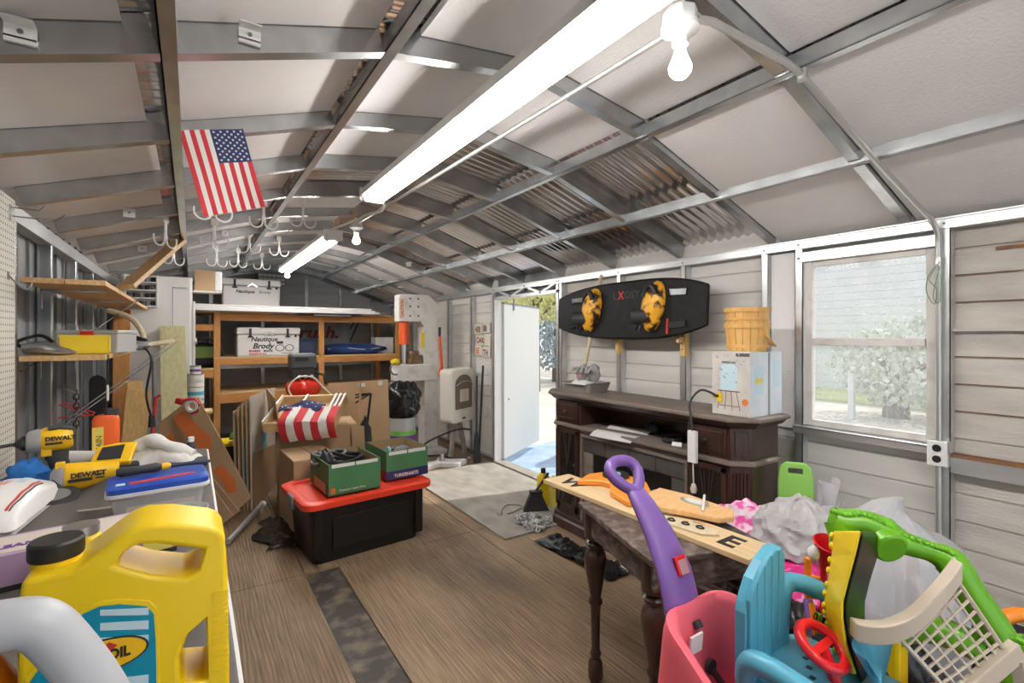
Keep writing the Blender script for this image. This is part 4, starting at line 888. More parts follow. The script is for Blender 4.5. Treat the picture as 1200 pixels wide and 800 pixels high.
# brown cartons behind
t = thing('moving_carton', 'closed brown carton standing between the tote and leaning cartons', 'box', (.80, 4.22, 0), (0, 0, .06))
MB().mm((-.17, -.25, 0), (.17, .25, .55)).build('body', 'cardboard', t, bevel=.004)
MB().mm((-.168, -.248, .551), (-.005, .248, .556)).build('flap', 'cardboard', t); MB().mm((.005, -.248, .551), (.168, .248, .556)).build('flap', 'cardboard', t); MB().mm((-.02, -.2515, .40), (.02, -.25, .55)).build('tape', 'card_print', t)
t = thing('moving_carton', 'tall brown carton with raised flaps under the wooden crate', 'box', (.98, 4.78, 0), (0, 0, -.15))
MB().mm((-.33, -.24, 0), (.33, .24, .70)).build('body', 'cardboard', t, bevel=.004)
slab([(.635, 4.60, .70), (.62, 5.05, .70), (.58, 5.05, 1.02), (.60, 4.60, .97)], .005, 'flap', 'cardboard', t); slab([(1.32, 4.52, .70), (1.40, 4.95, .70), (1.44, 4.95, 1.04), (1.30, 4.52, 1.06)], .005, 'flap', 'cardboard', t); slab([(1.20, 4.42, .69), (1.31, 4.41, .69), (1.33, 4.40, .25), (1.22, 4.41, .25)], .005, 'flap', 'cardboard', t)
t = thing('wooden_crate', 'pale wooden slatted crate with white rails on the tall carton', 'crate', (.87, 4.60, .79), (.36, -.02, -.50))
for y in (-.24, .24): MB().mm((-.29, y - .01, .0), (.29, y + .01, .085)).build('end_board', 'pine', t, bevel=.002)
for x in (-.285, -.06, .2, .24, .28): MB().mm((x - .008, -.24, .085), (x + .008, .24, .10)).build('rail', 'white_paint', t)
for x in (-.28, .28): MB().mm((x - .01, -.23, 0), (x + .01, .23, .08)).build('side_board', 'pine_y', t)
MB().mm((-.28, -.23, .0), (.28, .23, .008)).build('base', 'pine', t)
t = thing('flag_cloth', 'striped red and white flag cloth draped over the crate edge', 'flag', (.87, 4.60, .79), (.36, -.02, -.50))
def drape(u0, u1):
    def f(a, b):
        u = u0 + (u1 - u0) * a; s = b
        x = -.16 + u * .46; w_ = .008 * math.sin(14 * u + 3 * s)
        if s < .35: q = s / .35; return (x, -.05 - .19 * q, .112 + .01 * math.sin(9 * u) - .005 * q)
        q = (s - .35) / .65; return (x + .012 * q, -.262 - .02 * math.sin(PI * q) + w_, .108 - .20 * q + .03 * u * q)
    return MB().sheet(f, 5, 14, .004)
for i in range(7): drape(i / 7, (i + 1) / 7).build('stripe', 'flag_red' if i % 2 == 0 else 'flag_white', t, smooth=60)
MB().sheet(lambda a, b: (-.21 + .36 * a, -.10 + .16 * b, .106 + .025 * math.sin(7 * a + 4 * b)), 12, 8, .006).build('canton', 'flag_blue', t, smooth=60)
for k in range(14):
    a_, b2 = .08 + .13 * (k % 7), .25 + .4 * (k // 7)
    MB().box((-.21 + .36 * a_, -.10 + .16 * b2, .111 + .025 * math.sin(7 * a_ + 4 * b2)), (.012, .012, .003)).build('star', 'flag_white', t)
# compressor on a carton
t = thing('moving_carton', 'plain brown carton standing under the red air compressor', 'box', (1.0, 5.55, 0)); MB().mm((-.22, -.2, 0), (.22, .2, .82)).build('body', 'cardboard', t, bevel=.004); MB().mm((-.015, -.2015, .0), (.015, -.2, .82)).build('tape', 'card_print', t)
t = thing('air_compressor', 'round red pancake air compressor with black motor housing', 'compressor', (1.0, 5.55, .821))
MB().lathe([(0, .03), (.10, .035), (.16, .075), (.175, .13), (.16, .19), (.10, .225), (0, .235)], 26).build('tank', 'comp_red', t, smooth=60)
for a in (0, 2.1, 4.2): MB().cyl((.12 * math.cos(a), .12 * math.sin(a), 0), (.12 * math.cos(a), .12 * math.sin(a), .06), .018, n=8).build('foot', 'black', t)
mat('dark_grey', (.06, .063, .068), .5)
MB().mm((-.14, -.10, .33), (.12, .10, .50)).build('motor_housing', 'dark_grey', t, bevel=.03); MB().mm((-.13, -.09, .23), (.10, .09, .335)).build('pump', 'black', t, bevel=.01); MB().mm((-.10, -.108, .42), (.03, -.10, .46)).build('vent', 'black', t)
for x in (-.06, .0, .06): MB().cyl((x, -.10, .25), (x, -.13, .26), .018, n=10).build('gauge', 'silver', t)
MB().tube(bez([(-.13, -.16, .05), (-.17, -.17, .16), (-.08, -.19, .26), (.06, -.19, .25), (.16, -.16, .15), (.28, -.12, .03), (.34, -.10, -.06)], 6), .009, 7).build('hose', 'cream', t, smooth=60); MB().tube([(.10, 0, .30), (.20, -.05, .26), (.22, -.05, .16)], .014, 7).build('hose', 'black', t, smooth=60)
# big flat cartons behind
t = thing('flat_carton', 'wide flattened carton standing behind the green and navy carton', 'cardboard', (1.6, 5.25, 0)); slab([(1.28, 5.50, .0), (1.82, 5.12, .0), (1.80, 5.18, 1.03), (1.26, 5.55, .985)], .012, 'panel', 'cardboard', t); slab([(1.52, 5.325, .99), (1.58, 5.283, .995), (1.58, 5.275, .955), (1.52, 5.318, .95)], .002, 'tape', 'card_print', t); slab([(1.70, 5.21, 1.015), (1.74, 5.18, 1.02), (1.74, 5.175, .97), (1.70, 5.20, .965)], .002, 'tape', 'card_print', t)
t = thing('fold_stand', 'small black folding stand poking up beside the tall carton', 'stand', (1.40, 4.82, 0)); MB().cyl((-.01, 0, 0), (.10, .0, .93), .012, n=7).build('leg', 'black', t)
for z in (.93, .90, .85): MB().cyl((.10, 0, .93), (-.06, -.02, z), .008, n=6).build('arm', 'black', t)
tag(MB().blob((1.40, 4.68, .35), (.07, .09, .35), .2, 3, 4, n=24, flat_bottom=0).build('dark_bag', 'nylon_black', None, smooth=60), 'dark soft bag squeezed beside the tall carton', 'bag')
# flattened cartons leaning
def flat(label, pts, t_=.012, m='cardboard', extra=None):
    t = thing('flat_carton', label, 'cardboard', tuple(Vector(pts[0]) * .0 + Vector((sum(p[0] for p in pts) / len(pts), sum(p[1] for p in pts) / len(pts), 0))))
    q = [Vector(p) for p in pts[:4]]; q[3] = q[0] + q[2] - q[1]; pts = q; n = (q[1] - q[0]).cross(q[2] - q[1]).normalized()
    sg = 1 if n.dot(Vector((0, 0, 1.5)) - q[0]) > 0 else -1
    slab(pts, -abs(t_) * sg, 'panel', m, t); n = n * .003 * sg
    for nm, mm_, uv in (extra or []): slab([quadpt(q, u, v) + n for u, v in uv], .001 * sg, nm, mm_, t)
    return t
A = [(.05, 5.03, .97), (-.13, 5.09, .79), (.232, 4.56, -.0), (.40, 4.58, .02)]
flat('tilted carton with a wide orange flame print nearest the tape dispenser', A, -.012, 'cardboard', [('orange_flame', 'orange_print', [(1.0, .0), (.58, .0), (.42, .20), (.22, .36), (.40, .47), (.66, .42), (.86, .22)]), ('orange_flame', 'orange_print', [(.62, .60), (.36, .60), (.16, .78), (.30, .88), (.52, .84)]), ('crease', 'cardboard_in', [(0, .49), (1, .49), (1, .497), (0, .497)]), ('print_block', 'ink', [(.9, .22), (.8, .22), (.8, .32), (.9, .32)])])
flat('tilted carton behind the orange flame one with orange lower corner', [(-.03, 5.18, .93), (-.26, 5.25, .72), (.05, 4.80, .0), (.30, 4.70, .0)], -.012, 'cardboard', [('orange_flame', 'orange_print', [(1., .16), (.72, .16), (.70, .42), (.95, .46)])])
flat('low tilted carton slipping down in front of the flame printed ones', [(.03, 4.72, .47), (-.08, 4.80, .37), (.16, 4.44, .0), (.30, 4.41, .0)], -.010)
flat('second low tilted carton slipping down in front of the flame printed ones', [(.05, 4.79, .47), (-.07, 4.86, .36), (.20, 4.49, .0), (.34, 4.48, .0)], -.010)
for k in range(5):
    o = k * .028
    pts = [(.44 - o, 4.72 + .01 * k, 0), (.72 - o, 5.42, 0), (.72 - o * 1.1 - .01, 5.44, .98 - .03 * k), (.43 - o * 1.2, 4.74, .94 - .02 * ((k * 3) % 4))]
    flat(('whitish printed flat carton standing outermost by the tall carton', 'brown flat carton standing second by the whitish printed one', 'brown flat carton standing third by the whitish printed one', 'brown flat carton standing fourth by the whitish printed one', 'brown flat carton standing next to the tilted flame cartons')[k], pts, -.012, 'card_print' if k == 0 else 'cardboard',
         [('brown_half', 'cardboard', [(0, 0), (1, 0), (1, .42), (0, .50)]), ('blue_print', 'cyan_print', [(.40, .52), (.58, .52), (.58, .64), (.40, .64)]), ('green_print', 'green_print', [(.42, .44), (.60, .44), (.60, .51), (.42, .51)]), ('blue_line', 'cyan_print', [(.02, .50), (.38, .52), (.38, .53), (.02, .51)]), ('crease', 'ink', [(.5, .66), (.508, .66), (.508, 1), (.5, 1)]), ('print_block', 'ink', [(.66, .70), (.72, .70), (.72, .82), (.66, .82)])] if k == 0 else ([('blue_edge', 'cyan_print', [(0, .1), (.02, .1), (.02, .7), (0, .7)])] if k == 2 else None))
t = thing('floor_pole', 'bare aluminium tube lying on the floor by the leaning cartons', 'tube', (.36, 4.33, 0)); MB().cyl((.22, 4.02, .03), (.50, 4.60, .07), .022, n=12).build('tube', 'galv_light', t, world=True, smooth=40); MB().cyl((.495, 4.59, .07), (.515, 4.63, .072), .027, n=12).build('end_cap', 'cream', t, world=True)
tag(MB().sheet(lambda u, v: (.42 + .36 * u + .05 * math.sin(9 * v), 3.72 + .62 * v + .05 * math.sin(7 * u), .012 + .03 * abs(noise.noise(Vector((u * 6, v * 6, 2))))), 16, 16, .003).build('plastic_sheet', 'bag_black', None, smooth=70), 'flattened black plastic sheet on the floor left of the tote', 'plastic sheet')
tag(MB().blob((.44, 5.5, .52), (.12, .12, .06), .5, 4, 5, n=28).build('green_net', 'lime_toy', None, smooth=60), 'bright green netting behind the standing flat cartons', 'net')
t = thing('cargo_box', 'low dark crate under the bright green netting', 'crate', (.42, 5.62, 0)); MB().mm((-.2, -.16, 0), (.2, .16, .44)).build('body', 'nylon_black', t, bevel=.01); MB().mm((-.205, -.165, .43), (.205, .165, .455)).build('rim', 'yellow_plastic', t)
# doorway mat board
t = MB().mm((1.93, 3.0, .002), (2.97, 4.93, .014)).build('entry_board', 'grey_ply', None, bevel=.003); tag(t, 'grey weathered plywood board laid flat inside the doorway', 'board')
# ------------------------------------------------------------------ workbench and what lies on it
mat('bench_top', (.075, .068, .062), .55, 0, col2=(.13, .12, .11), scale=3, stretch=(6, .6, 1), bump=.15)
mat('oil_yellow', (.85, .58, .006), .42); mat('cap_black', (.02, .019, .018), .45); mat('label_teal', (.0, .25, .38), .4); mat('label_pale', (.55, .72, .78), .4)
mat('jug_grey', (.44, .45, .47), .4); mat('amber', (.55, .16, .01), .3); mat('tool_yellow', (.86, .50, .01), .38); mat('tool_grey', (.33, .34, .35), .4, .3); mat('rubber', (.035, .037, .04), .6)
mat('blue_cloth', (.015, .13, .40), .9, bump=.5, bscale=80); mat('poly_white', (.78, .77, .76), .35, bump=.5, bscale=14); mat('lid_blue', (.012, .07, .40), .35); mat('label_red', (.55, .04, .03), .45); mat('box_purple', (.42, .28, .46), .5); mat('orange_bottle', (.82, .13, .02), .4); mat('print_yellow', (.75, .62, .12), .5)
RC = -math.radians(33.55)
BT = .95
t = thing('work_table', 'long dark topped folding table along the left wall', 'table', (-.28, 1.55, 0))
MB().mm((-.34, -1.3, .925), (.345, 1.3, .95)).build('top', 'bench_top', t, bevel=.004); MB().mm((.338, -1.305, .915), (.352, 1.305, .944)).build('edge_trim', 'white_paint', t, bevel=.003)
for sx in (-.28, .29):
    for sy in (-1.15, 1.15): MB().cyl((sx, sy, 0), (sx, sy, .925), .018, n=10).build('leg', 'jug_grey', t, smooth=40)
for sy in (-1.15, 1.15): MB().cyl((-.28, sy, .3), (.29, sy, .3), .012, n=8).build('brace', 'jug_grey', t)

# motor oil jug
t = thing('oil_jug', 'big yellow motor oil jug with black cap on the bench', 'jug', (-.055, .785, BT))
out = [(-.101, .295), (-.099, .306), (-.058, .306), (-.043, .316), (-.025, .33), (-.008, .342), (.008, .346), (.034, .342), (.075, .328), (.086, .321), (.092, .309), (.095, .261), (.097, .148), (.098, .013), (.09, 0), (-.095, 0), (-.104, .012), (-.103, .276)]
body = MB().prism(out, (0, -.05, 0), (1, 0, 0), (0, 0, 1), (0, .09, 0)).build('body', 'oil_yellow', t)
def carve(obj, pts):
    # cut a handle opening through the jug
    c = MB().prism(pts, (0, -.2, 0), (1, 0, 0), (0, 0, 1), (0, .4, 0)).build('cut', 'oil_yellow', t); m = obj.modifiers.new('b', 'BOOLEAN'); m.object = c; m.operation = 'DIFFERENCE'; m.solver = 'EXACT'
    bpy.context.view_layer.update(); dg = bpy.context.evaluated_depsgraph_get(); me = bpy.data.meshes.new_from_object(obj.evaluated_get(dg))
    obj.modifiers.clear(); m0 = obj.data.materials[0]; obj.data = me; bpy.data.objects.remove(c)
    me.materials.clear(); me.materials.append(m0); me.polygons.foreach_set('material_index', [0] * len(me.polygons)); me.update()
carve(body, [(-.022, .302), (-.012, .315), (0, .322), (.018, .319), (.070, .298), (.064, .272), (.050, .266), (.013, .280)])
carve(body, [(.071, .205), (.074, .120), (.044, .128), (.043, .165), (.053, .192)])
b = body.modifiers.new('bv', 'BEVEL'); b.width = .006; b.segments = 4; b.use_clamp_overlap = False; b.limit_method = 'ANGLE'; b.angle_limit = math.radians(35)
body.data.polygons.foreach_set('use_smooth', [True] * len(body.data.polygons)); body.data.set_sharp_from_angle(angle=math.radians(50))
cx, cz = -.0785, .312
MB().lathe([(.0235, -.06), (.0235, .0), (.0, .0)], 24, (cx, -.005, cz)).build('neck', 'oil_yellow', t, smooth=40)
rs = []
for z, r in ((0, .0245), (.002, .0255), (.019, .0255), (.022, .0235), (.022, .0)):
    rs.append([Vector((cx + r * math.cos(2 * PI * k / 48) * (1 + .012 * (k % 2)), -.005 + r * math.sin(2 * PI * k / 48) * (1 + .012 * (k % 2)), cz + z)) for k in range(48)])
MB().loft(rs).build('cap', 'cap_black', t, smooth=30)
lab = [(-.062, .238), (-.048, .253), (-.034, .257), (-.016, .254), (.010, .243), (.017, .231), (.019, .197), (.021, .03), (-.093, .03), (-.093, .188)]
MB().prism([(x * 1.06 + .002, z + (.006 if z > .1 else -.005)) for x, z in lab], (0, -.0515, 0), (1, 0, 0), (0, 0, 1), (0, .003, 0)).build('label_ridge', 'oil_yellow', t, bevel=.001)
MB().prism(lab, (0, -.0525, 0), (1, 0, 0), (0, 0, 1), (0, .003, 0)).build('label', 'label_teal', t)
for z0, z1 in ((.253, .246), (.237, .228), (.219, .210), (.168, .157), (.140, .125)):
    MB().prism([(-.033, z0), (.012, z0 - .012), (.012, z1 - .014), (-.033, z1)], (0, -.0531, 0), (1, 0, 0), (0, 0, 1), (0, .001, 0)).build('label_stripe', 'label_pale', t)
ox, oz = -.031, .196
el = [(.041 * math.cos(a), .0185 * math.sin(a)) for a in [2 * PI * k / 28 for k in range(28)]]
MB().prism([(x * 1.06, z * 1.11) for x, z in el], (ox, -.0538, oz), (1, 0, 0), (0, 0, 1), (0, .001, 0)).build('logo_outline', 'print_black', t)
MB().prism(el, (ox, -.0545, oz), (1, 0, 0), (0, 0, 1), (0, .001, 0)).build('logo_oval', 'tool_yellow', t)
text('PENNZOIL', .0165, 'print_black', t, (ox - .0375, -.0549, oz - .006), (PI / 2, 0, 0), bold=.0007, sx=.80, ext=.0002)
MB().prism([(-.010, 0), (0, .010), (.008, .004), (.004, 0)], (ox + .006, -.0549, oz + .006), (1, 0, 0), (0, 0, 1), (0, .0004, 0)).build('logo_flame', 'label_red', t)
text('SAE', .014, 'label_pale', t, (-.02, -.054, .11), (PI / 2, 0, 0))
for k in range(14): MB().mm((.078, -.0515, .130 + k * .008), (.0955, -.0495, .134 + k * .008)).build('grip_rib', 'oil_yellow', t)
for o in t.children: o.scale.z *= .955; o.location.z *= .955
# pale grey jug handle in front, orange bottle
t = thing('detergent_jug', 'pale grey plastic jug with arched handle beside the oil jug', 'jug', (-.10, .47, BT))
hp = [(-.085, 0, .24), (-.082, 0, .30), (-.065, 0, .345), (-.035, 0, .360), (-.008, 0, .361), (.010, 0, .356), (.024, 0, .335), (.042, 0, .297), (.054, 0, .26), (.060, 0, .20)]
MB().tube(bez(hp, 5), .0165, 14).build('handle', 'jug_grey', t, smooth=60)
MB().loft([[Vector((x, y, z)) for x, y in rrect(w_, d_, r, 4)] for w_, d_, r, z in ((.17, .10, .03, 0), (.18, .11, .035, .01), (.18, .11, .035, .18), (.15, .09, .03, .235), (.05, .05, .02, .25))]).build('body', 'jug_grey', t, smooth=40)
MB().cyl((-.03, 0, .24), (-.03, 0, .27), .024, n=16).build('spout', 'jug_grey', t, smooth=40)
t = thing('amber_bottle', 'amber orange plastic bottle behind the pale grey jug handle', 'bottle', (-.20, .78, BT)); MB().lathe([(0, 0), (.034, 0), (.036, .01), (.036, .16), (.022, .19), (.014, .205), (.014, .22), (0, .22)], 18).build('body', 'amber', t, smooth=40); MB().cyl((0, 0, .212), (0, 0, .24), .017, n=14).build('cap', 'amber', t)
# quart bottle behind
t = thing('oil_bottle', 'small yellow oil bottle with silver cap behind the oil jug', 'bottle', (-.19, 1.33, BT), (0, 0, .05)); MB().loft([[Vector((x, y, z)) for x, y in rrect(w_, d_, r, 4)] for w_, d_, r, z in ((.10, .055, .02, 0), (.105, .06, .02, .01), (.105, .06, .02, .11), (.06, .05, .02, .145), (.05, .05, .024, .15))]).build('body', 'oil_yellow', t, smooth=40); MB().lathe([(.0, .15), (.030, .15), (.030, .168), (.0, .170)], 20).build('cap', 'silver', t, smooth=40)
# long purple carton
a = math.atan2(.03, .311)
t = thing('purple_carton', 'long low purple printed carton lying across the bench', 'box', (-.21, 1.585, BT), (0, 0, .14))
MB().mm((-.29, -.075, 0), (.17, .075, .08)).build('body', 'box_purple', t, bevel=.002); MB().mm((-.29, -.06, .0803), (.10, .06, .0812)).build('top_print', 'card_print', t)
MB().mm((.10, -.0755, .006), (.16, -.0748, .07)).build('front_patch', 'print_yellow', t); MB().mm((-.29, -.0756, .0), (.17, -.0748, .012)).build('dark_band', 'print_black', t)
for k in range(6): MB().mm((-.27 + .012 * k, -.0757, .022), (-.264 + .012 * k, -.0747, .07)).build('print_line', 'purple_print', t)
text('SATIN', .05, 'purple_print', t, (-.10, -.076, .018), (PI / 2, 0, 0), bold=.002); text('EASY CLEAN', .03, 'purple_print', t, (-.26, -.03, .082), (0, 0, 0), bold=.001)
# mail bag
t = thing('mailer_bag', 'white plastic mailer bag with red stripes at the pegboard foot', 'bag', (-.495, 2.14, BT), (0, 0, -.1))
MB().grid(lambda u, v: Vector(((u - .5) * .21, (v - .5) * .44, .012 + .085 * (math.sin(PI * u) * math.sin(PI * v)) ** .45 + .008 * noise.noise(Vector((u * 5, v * 6, 3))))), 22, 22).grid(lambda u, v: Vector(((u - .5) * .21, (v - .5) * .44, .001)), 3, 3).build('bag', 'poly_white', t, smooth=70)
def onbag(u, v): return Vector(((u - .5) * .21, (v - .5) * .44, .012 + .085 * (math.sin(PI * u) * math.sin(PI * v)) ** .45 + .008 * noise.noise(Vector((u * 5, v * 6, 3))) + .0015))
def patch(u0, u1, v0, v1, m, nm): MB().grid(lambda a, b: onbag(u0 + (u1 - u0) * a, v0 + (v1 - v0) * b), 8, 12).build(nm, m, t)
patch(.80, .83, .12, .70, 'label_red', 'red_stripe'); patch(.84, .86, .12, .70, 'ink', 'print_line')
for k in range(6): patch(.30 + k * .05, .32 + k * .05, .45, .60, 'orange_print', 'print_stripe')
patch(.62, .72, .55, .75, 'label_pale', 'label_patch'); patch(.55, .58, .2, .38, 'ink', 'print_block'); patch(.2, .32, .7, .78, 'ink', 'print_block')
# drill
def px2(o, s): return lambda x, y: ((x - o[0]) * s, (o[1] - y) * s)
t = thing('cordless_drill', 'yellow and black cordless drill standing on the bench', 'drill', (-.42, 2.52, BT), (0, 0, .12))
D = px2((75, 560), .00335)
def xx(px): return D(px, 0)[0] * .76
def zz(py): return D(0, py)[1]
hsh = MB().loft([MB().ring((xx(x), 0, zz(y)), (1, 0, 0), r, 16) for x, y, r in ((54, 511, .040), (58, 511, .046), (74, 511, .046), (84, 512, .042), (89, 513, .028))]).build('motor_housing', 'tool_yellow', t, smooth=40)
MB().loft([MB().ring((xx(x), 0, zz(512)), (1, 0, 0), r, 16) for x, r in ((54, .044), (50, .046), (41, .040), (38, .030))]).build('gear_nose', 'tool_grey', t, smooth=40)
MB().loft([MB().ring((xx(x), 0, zz(513)), (1, 0, 0), r, 12) for x, r in ((39, .026), (34, .028), (28, .014), (26, .010))]).build('chuck', 'black', t, smooth=40); MB().cyl((xx(27), 0, zz(513)), (xx(-4), 0, zz(515)), .0065, n=8).build('bit', 'rubber', t)
MB().loft([[Vector((xx(x) + a, b_, zz(y))) for a, b_ in rrect(w_, .05, .018, 3)] for x, y, w_ in ((70, 524, .075), (72, 535, .062), (76, 548, .060), (77, 556, .085), (77, 560, .085))]).build('grip', 'rubber', t, smooth=40)
MB().mm((xx(54), -.03, zz(529)), (xx(66), .03, zz(519))).build('front_yoke', 'tool_yellow', t, bevel=.004); MB().mm((xx(58), -.012, zz(534)), (xx(65), .012, zz(526))).build('trigger', 'black', t, bevel=.003)
MB().tube([(xx(62), -.02, zz(499)), (xx(74), -.02, zz(497)), (xx(87), -.01, zz(500))], .010, 7).build('top_rubber', 'rubber', t, smooth=50)
text('DEWALT', .021, 'print_black', t, (xx(59), -.0475, zz(511)), (PI / 2, 0, 0), bold=.001); MB().mm((xx(59), -.047, zz(515.5)), (xx(78), -.044, zz(513))).build('stripe', 'print_black', t)
t = thing('shop_cloth', 'crumpled blue shop cloth at the drill base', 'cloth', (-.50, 2.46, BT)); MB().blob((0, 0, .045), (.06, .05, .06), .35, 2.4, 3, n=28, flat_bottom=0).build('folds', 'blue_cloth', t, smooth=60); MB().sheet(lambda u, v: ((u - .5) * .14, (v - .5) * .11, .004 + .006 * math.sin(9 * u) * v), 8, 8, .004).build('hem', 'blue_cloth', t, smooth=60)
# grinder
t = thing('angle_grinder', 'yellow angle grinder lying on the bench behind the oil jug', 'grinder', (-.31, 2.33, BT), (0, 0, .1))
G = px2((100, 578), .00303)
def gx(px): return G(px, 0)[0] * .78
MB().loft([[Vector((gx(x), .046 * s_ * math.cos(a) * .9, .052 + .05 * s_ * math.sin(a) + dz)) for a in [2 * PI * k / 18 for k in range(18)]] for x, s_, dz in ((70, .85, 0), (73, 1.0, 0), (92, .97, 0), (108, .80, .002), (122, .62, .006), (134, .60, .006), (136, .45, .006))]).build('body', 'tool_yellow', t, smooth=45)
MB().loft([[Vector((gx(x), .046 * s_ * math.cos(a), .052 + .055 * s_ * math.sin(a))) for a in [2 * PI * k / 18 for k in range(18)]] for x, s_ in ((72, .9), (69, 1.08), (66, 1.05), (60, .7), (56, .45))]).build('gear_head', 'tool_grey', t, smooth=40)
MB().cyl((gx(62), -.02, .04), (gx(62), -.05, .02), .022, n=12).build('spindle', 'rubber', t)
MB().lathe([(.0, 0), (.062, 0), (.068, .006), (.066, .012), (0, .012)], 28, (gx(64), -.09, .004), (.25, 0, 0)).build('guard', 'rubber', t, smooth=40); MB().lathe([(0, 0), (.04, 0), (.04, .003), (0, .003)], 20, (gx(64), -.093, .017), (.25, 0, 0)).build('disc', 'galv_dark', t)
text('DEWALT', .024, 'print_black', t, (gx(79), -.0435, .055), (PI / 2 - .1, 0, 0), bold=.001); MB().box((gx(90), -.0445, .046), (.065, .001, .011), (-.1, 0, 0)).build('stripe', 'print_black', t)
for k in range(3): MB().box((gx(113), -.036, .045 + k * .012), (.025, .004, .004)).build('vent', 'print_black', t)
MB().mm((gx(64) - .005, -.03, .09), (gx(60) + .03, .0, .112)).build('lock_button', 'tool_yellow', t, bevel=.003)
# charger, tube, bottle, rags
t = thing('battery_adapter', 'yellow battery cradle with black slot on the bench', 'battery', (-.285, 2.60, BT), (0, 0, .1))
MB().mm((-.05, -.05, 0), (.10, .06, .03)).build('base', 'rubber', t, bevel=.008)
sh = MB().prism([(-.07, -.04), (-.045, .045), (.02, .055), (.085, .05), (.06, -.055), (.0, -.05)], (.01, .0, .05), (1, 0, 0), (0, .78, .62), (0, -.02, .025)).build('shell', 'tool_yellow', t, bevel=.006)
MB().prism([(-.045, -.03), (-.028, .03), (.045, .035), (.03, -.035)], (.008, -.0215, .0765), (1, 0, 0), (0, .78, .62), (0, -.002, .003)).build('slot', 'print_black', t)
tag(MB().cyl((-.45, 2.76, BT + .036), (-.30, 2.66, BT + .036), .035, n=20).build('pvc_tube', 'poly_white', None, smooth=40), 'short white plastic tube lying behind the drill grip', 'tube')
t = thing('orange_bottle', 'tall orange plastic bottle with yellow label at the bench end', 'bottle', (-.315, 2.79, BT), (0, 0, .1))
MB().loft([[Vector((x, y, z)) for x, y in rrect(w_, .07, .022, 4)] for w_, z in ((.092, 0), (.095, .01), (.095, .185), (.085, .20), (.06, .208))]).build('body', 'orange_bottle', t, smooth=40); MB().cyl((.02, 0, .205), (.02, 0, .235), .027, n=16).build('cap', 'rubber', t, smooth=40); MB().mm((-.046, -.0365, .02), (-.008, -.0345, .16)).build('label', 'print_yellow', t); text('CHAIN', .03, 'ink', t, (-.014, -.0375, .03), (PI / 2, -PI / 2, 0))
t = thing('white_rags', 'pile of crumpled white rags at the bench end', 'rags', (-.10, 2.62, BT), (0, 0, -.2))
MB().sheet(lambda u, v: ((u - .5) * .27, (v - .5) * .17 + .03 * math.sin(5 * u), .075 * math.sin(PI * u) ** .5 * math.sin(PI * v) ** .6 + .012 * noise.noise(Vector((u * 9, v * 7, 0))) + .004), 24, 18, .004).build('rag', 'rag_white', t, smooth=70)
MB().tube(bez([(-.10, .02, .07), (-.05, .0, .105), (.03, -.02, .07), (.12, -.05, .035)], 6), [.028 + .004 * math.sin(i) for i in range(19)], 10).build('rolled_rag', 'rag_white', t, smooth=60)
t = thing('glue_bottle', 'little dark bottle with white cap at the bench corner', 'bottle', (.0, 2.76, BT)); MB().lathe([(0, 0), (.018, 0), (.018, .05), (.01, .06), (0, .06)], 14).build('body', 'rubber', t, smooth=40); MB().cyl((0, 0, .055), (0, 0, .078), .013, n=12).build('cap', 'white_paint', t)
# tub with blue lid
t = thing('lidded_tub', 'clear plastic tub with bright blue lid on the bench', 'tub', (-.085, 1.90, BT), (0, 0, .07))
MB().loft([[Vector((x, y, z)) for x, y in rrect(w_, d_, .02, 4)] for w_, d_, z in ((.21, .15, 0), (.235, .175, .085))]).build('tub', 'clear_plastic', t, smooth=40); MB().mm((-.08, -.083, .012), (.09, -.0775, .065)).build('label', 'card_print', t)
MB().loft([[Vector((x, y, z)) for x, y in rrect(w_, d_, .025, 4)] for w_, d_, z in ((.245, .185, .08), (.26, .20, .088), (.26, .20, .098))]).build('rim', 'poly_white', t, smooth=40)
MB().loft([[Vector((x, y, z)) for x, y in rrect(w_, d_, .025, 4)] for w_, d_, z in ((.255, .195, .098), (.255, .195, .112), (.22, .16, .117))]).build('lid', 'lid_blue', t, smooth=40)
MB().prism([(-.075, -.045), (.075, -.02), (.095, -.03), (.095, -.045), (-.075, -.072)], (0, 0, .1172), (1, 0, 0), (0, 1, 0), (0, 0, .001)).build('lid_print', 'label_red', t); MB().mm((-.105, -.07, .1172), (-.083, -.045, .1182)).build('lid_logo', 'label_pale', t)
t = thing('screwdriver', 'black handled screwdriver lying on the blue tub lid', 'screwdriver', (-.095, 1.94, BT + .118), (0, 0, .12)); MB().loft([MB().ring((x, 0, .016), (1, 0, 0), r, 12) for x, r in ((-.10, .010), (-.09, .015), (-.04, .013), (.0, .015), (.015, .010))]).build('handle', 'rubber', t, smooth=40); MB().cyl((.015, 0, .016), (.15, 0, .012), .005, n=8).build('shaft', 'navy', t); MB().loft([MB().ring((x, 0, .016), (1, 0, 0), r, 10) for x, r in ((.015, .011), (.03, .012), (.04, .006))]).build('collar', 'tool_yellow', t, smooth=40)
t = thing('screw_dish', 'small clear dish of silver screws before the lidded tub', 'dish', (-.02, 1.72, BT)); MB().lathe([(0, 0), (.05, 0), (.065, .05), (.062, .05), (.048, .004), (0, .004)], 20).build('dish', 'clear_plastic', t, smooth=40)
sm = MB(); rnd = random.Random(4)
for k in range(40): a, r, z = rnd.random() * 6.3, rnd.random() * .042, .01 + rnd.random() * .04; sm.box((r * math.cos(a), r * math.sin(a), z), (.022, .005, .005), (rnd.random() * 3, rnd.random() * 3, rnd.random() * 3))
sm.build('screws', 'silver', t)['kind'] = 'stuff'
tag(MB().tube(bez([(-.30, 2.03, BT + .006), (-.25, 2.02, BT + .006), (-.21, 2.00, BT + .012), (-.19, 2.03, BT + .006)], 6), .003, 6).build('wire_scrap', 'cord_white', None), 'thin white wire scrap on the bench by the purple carton', 'wire')
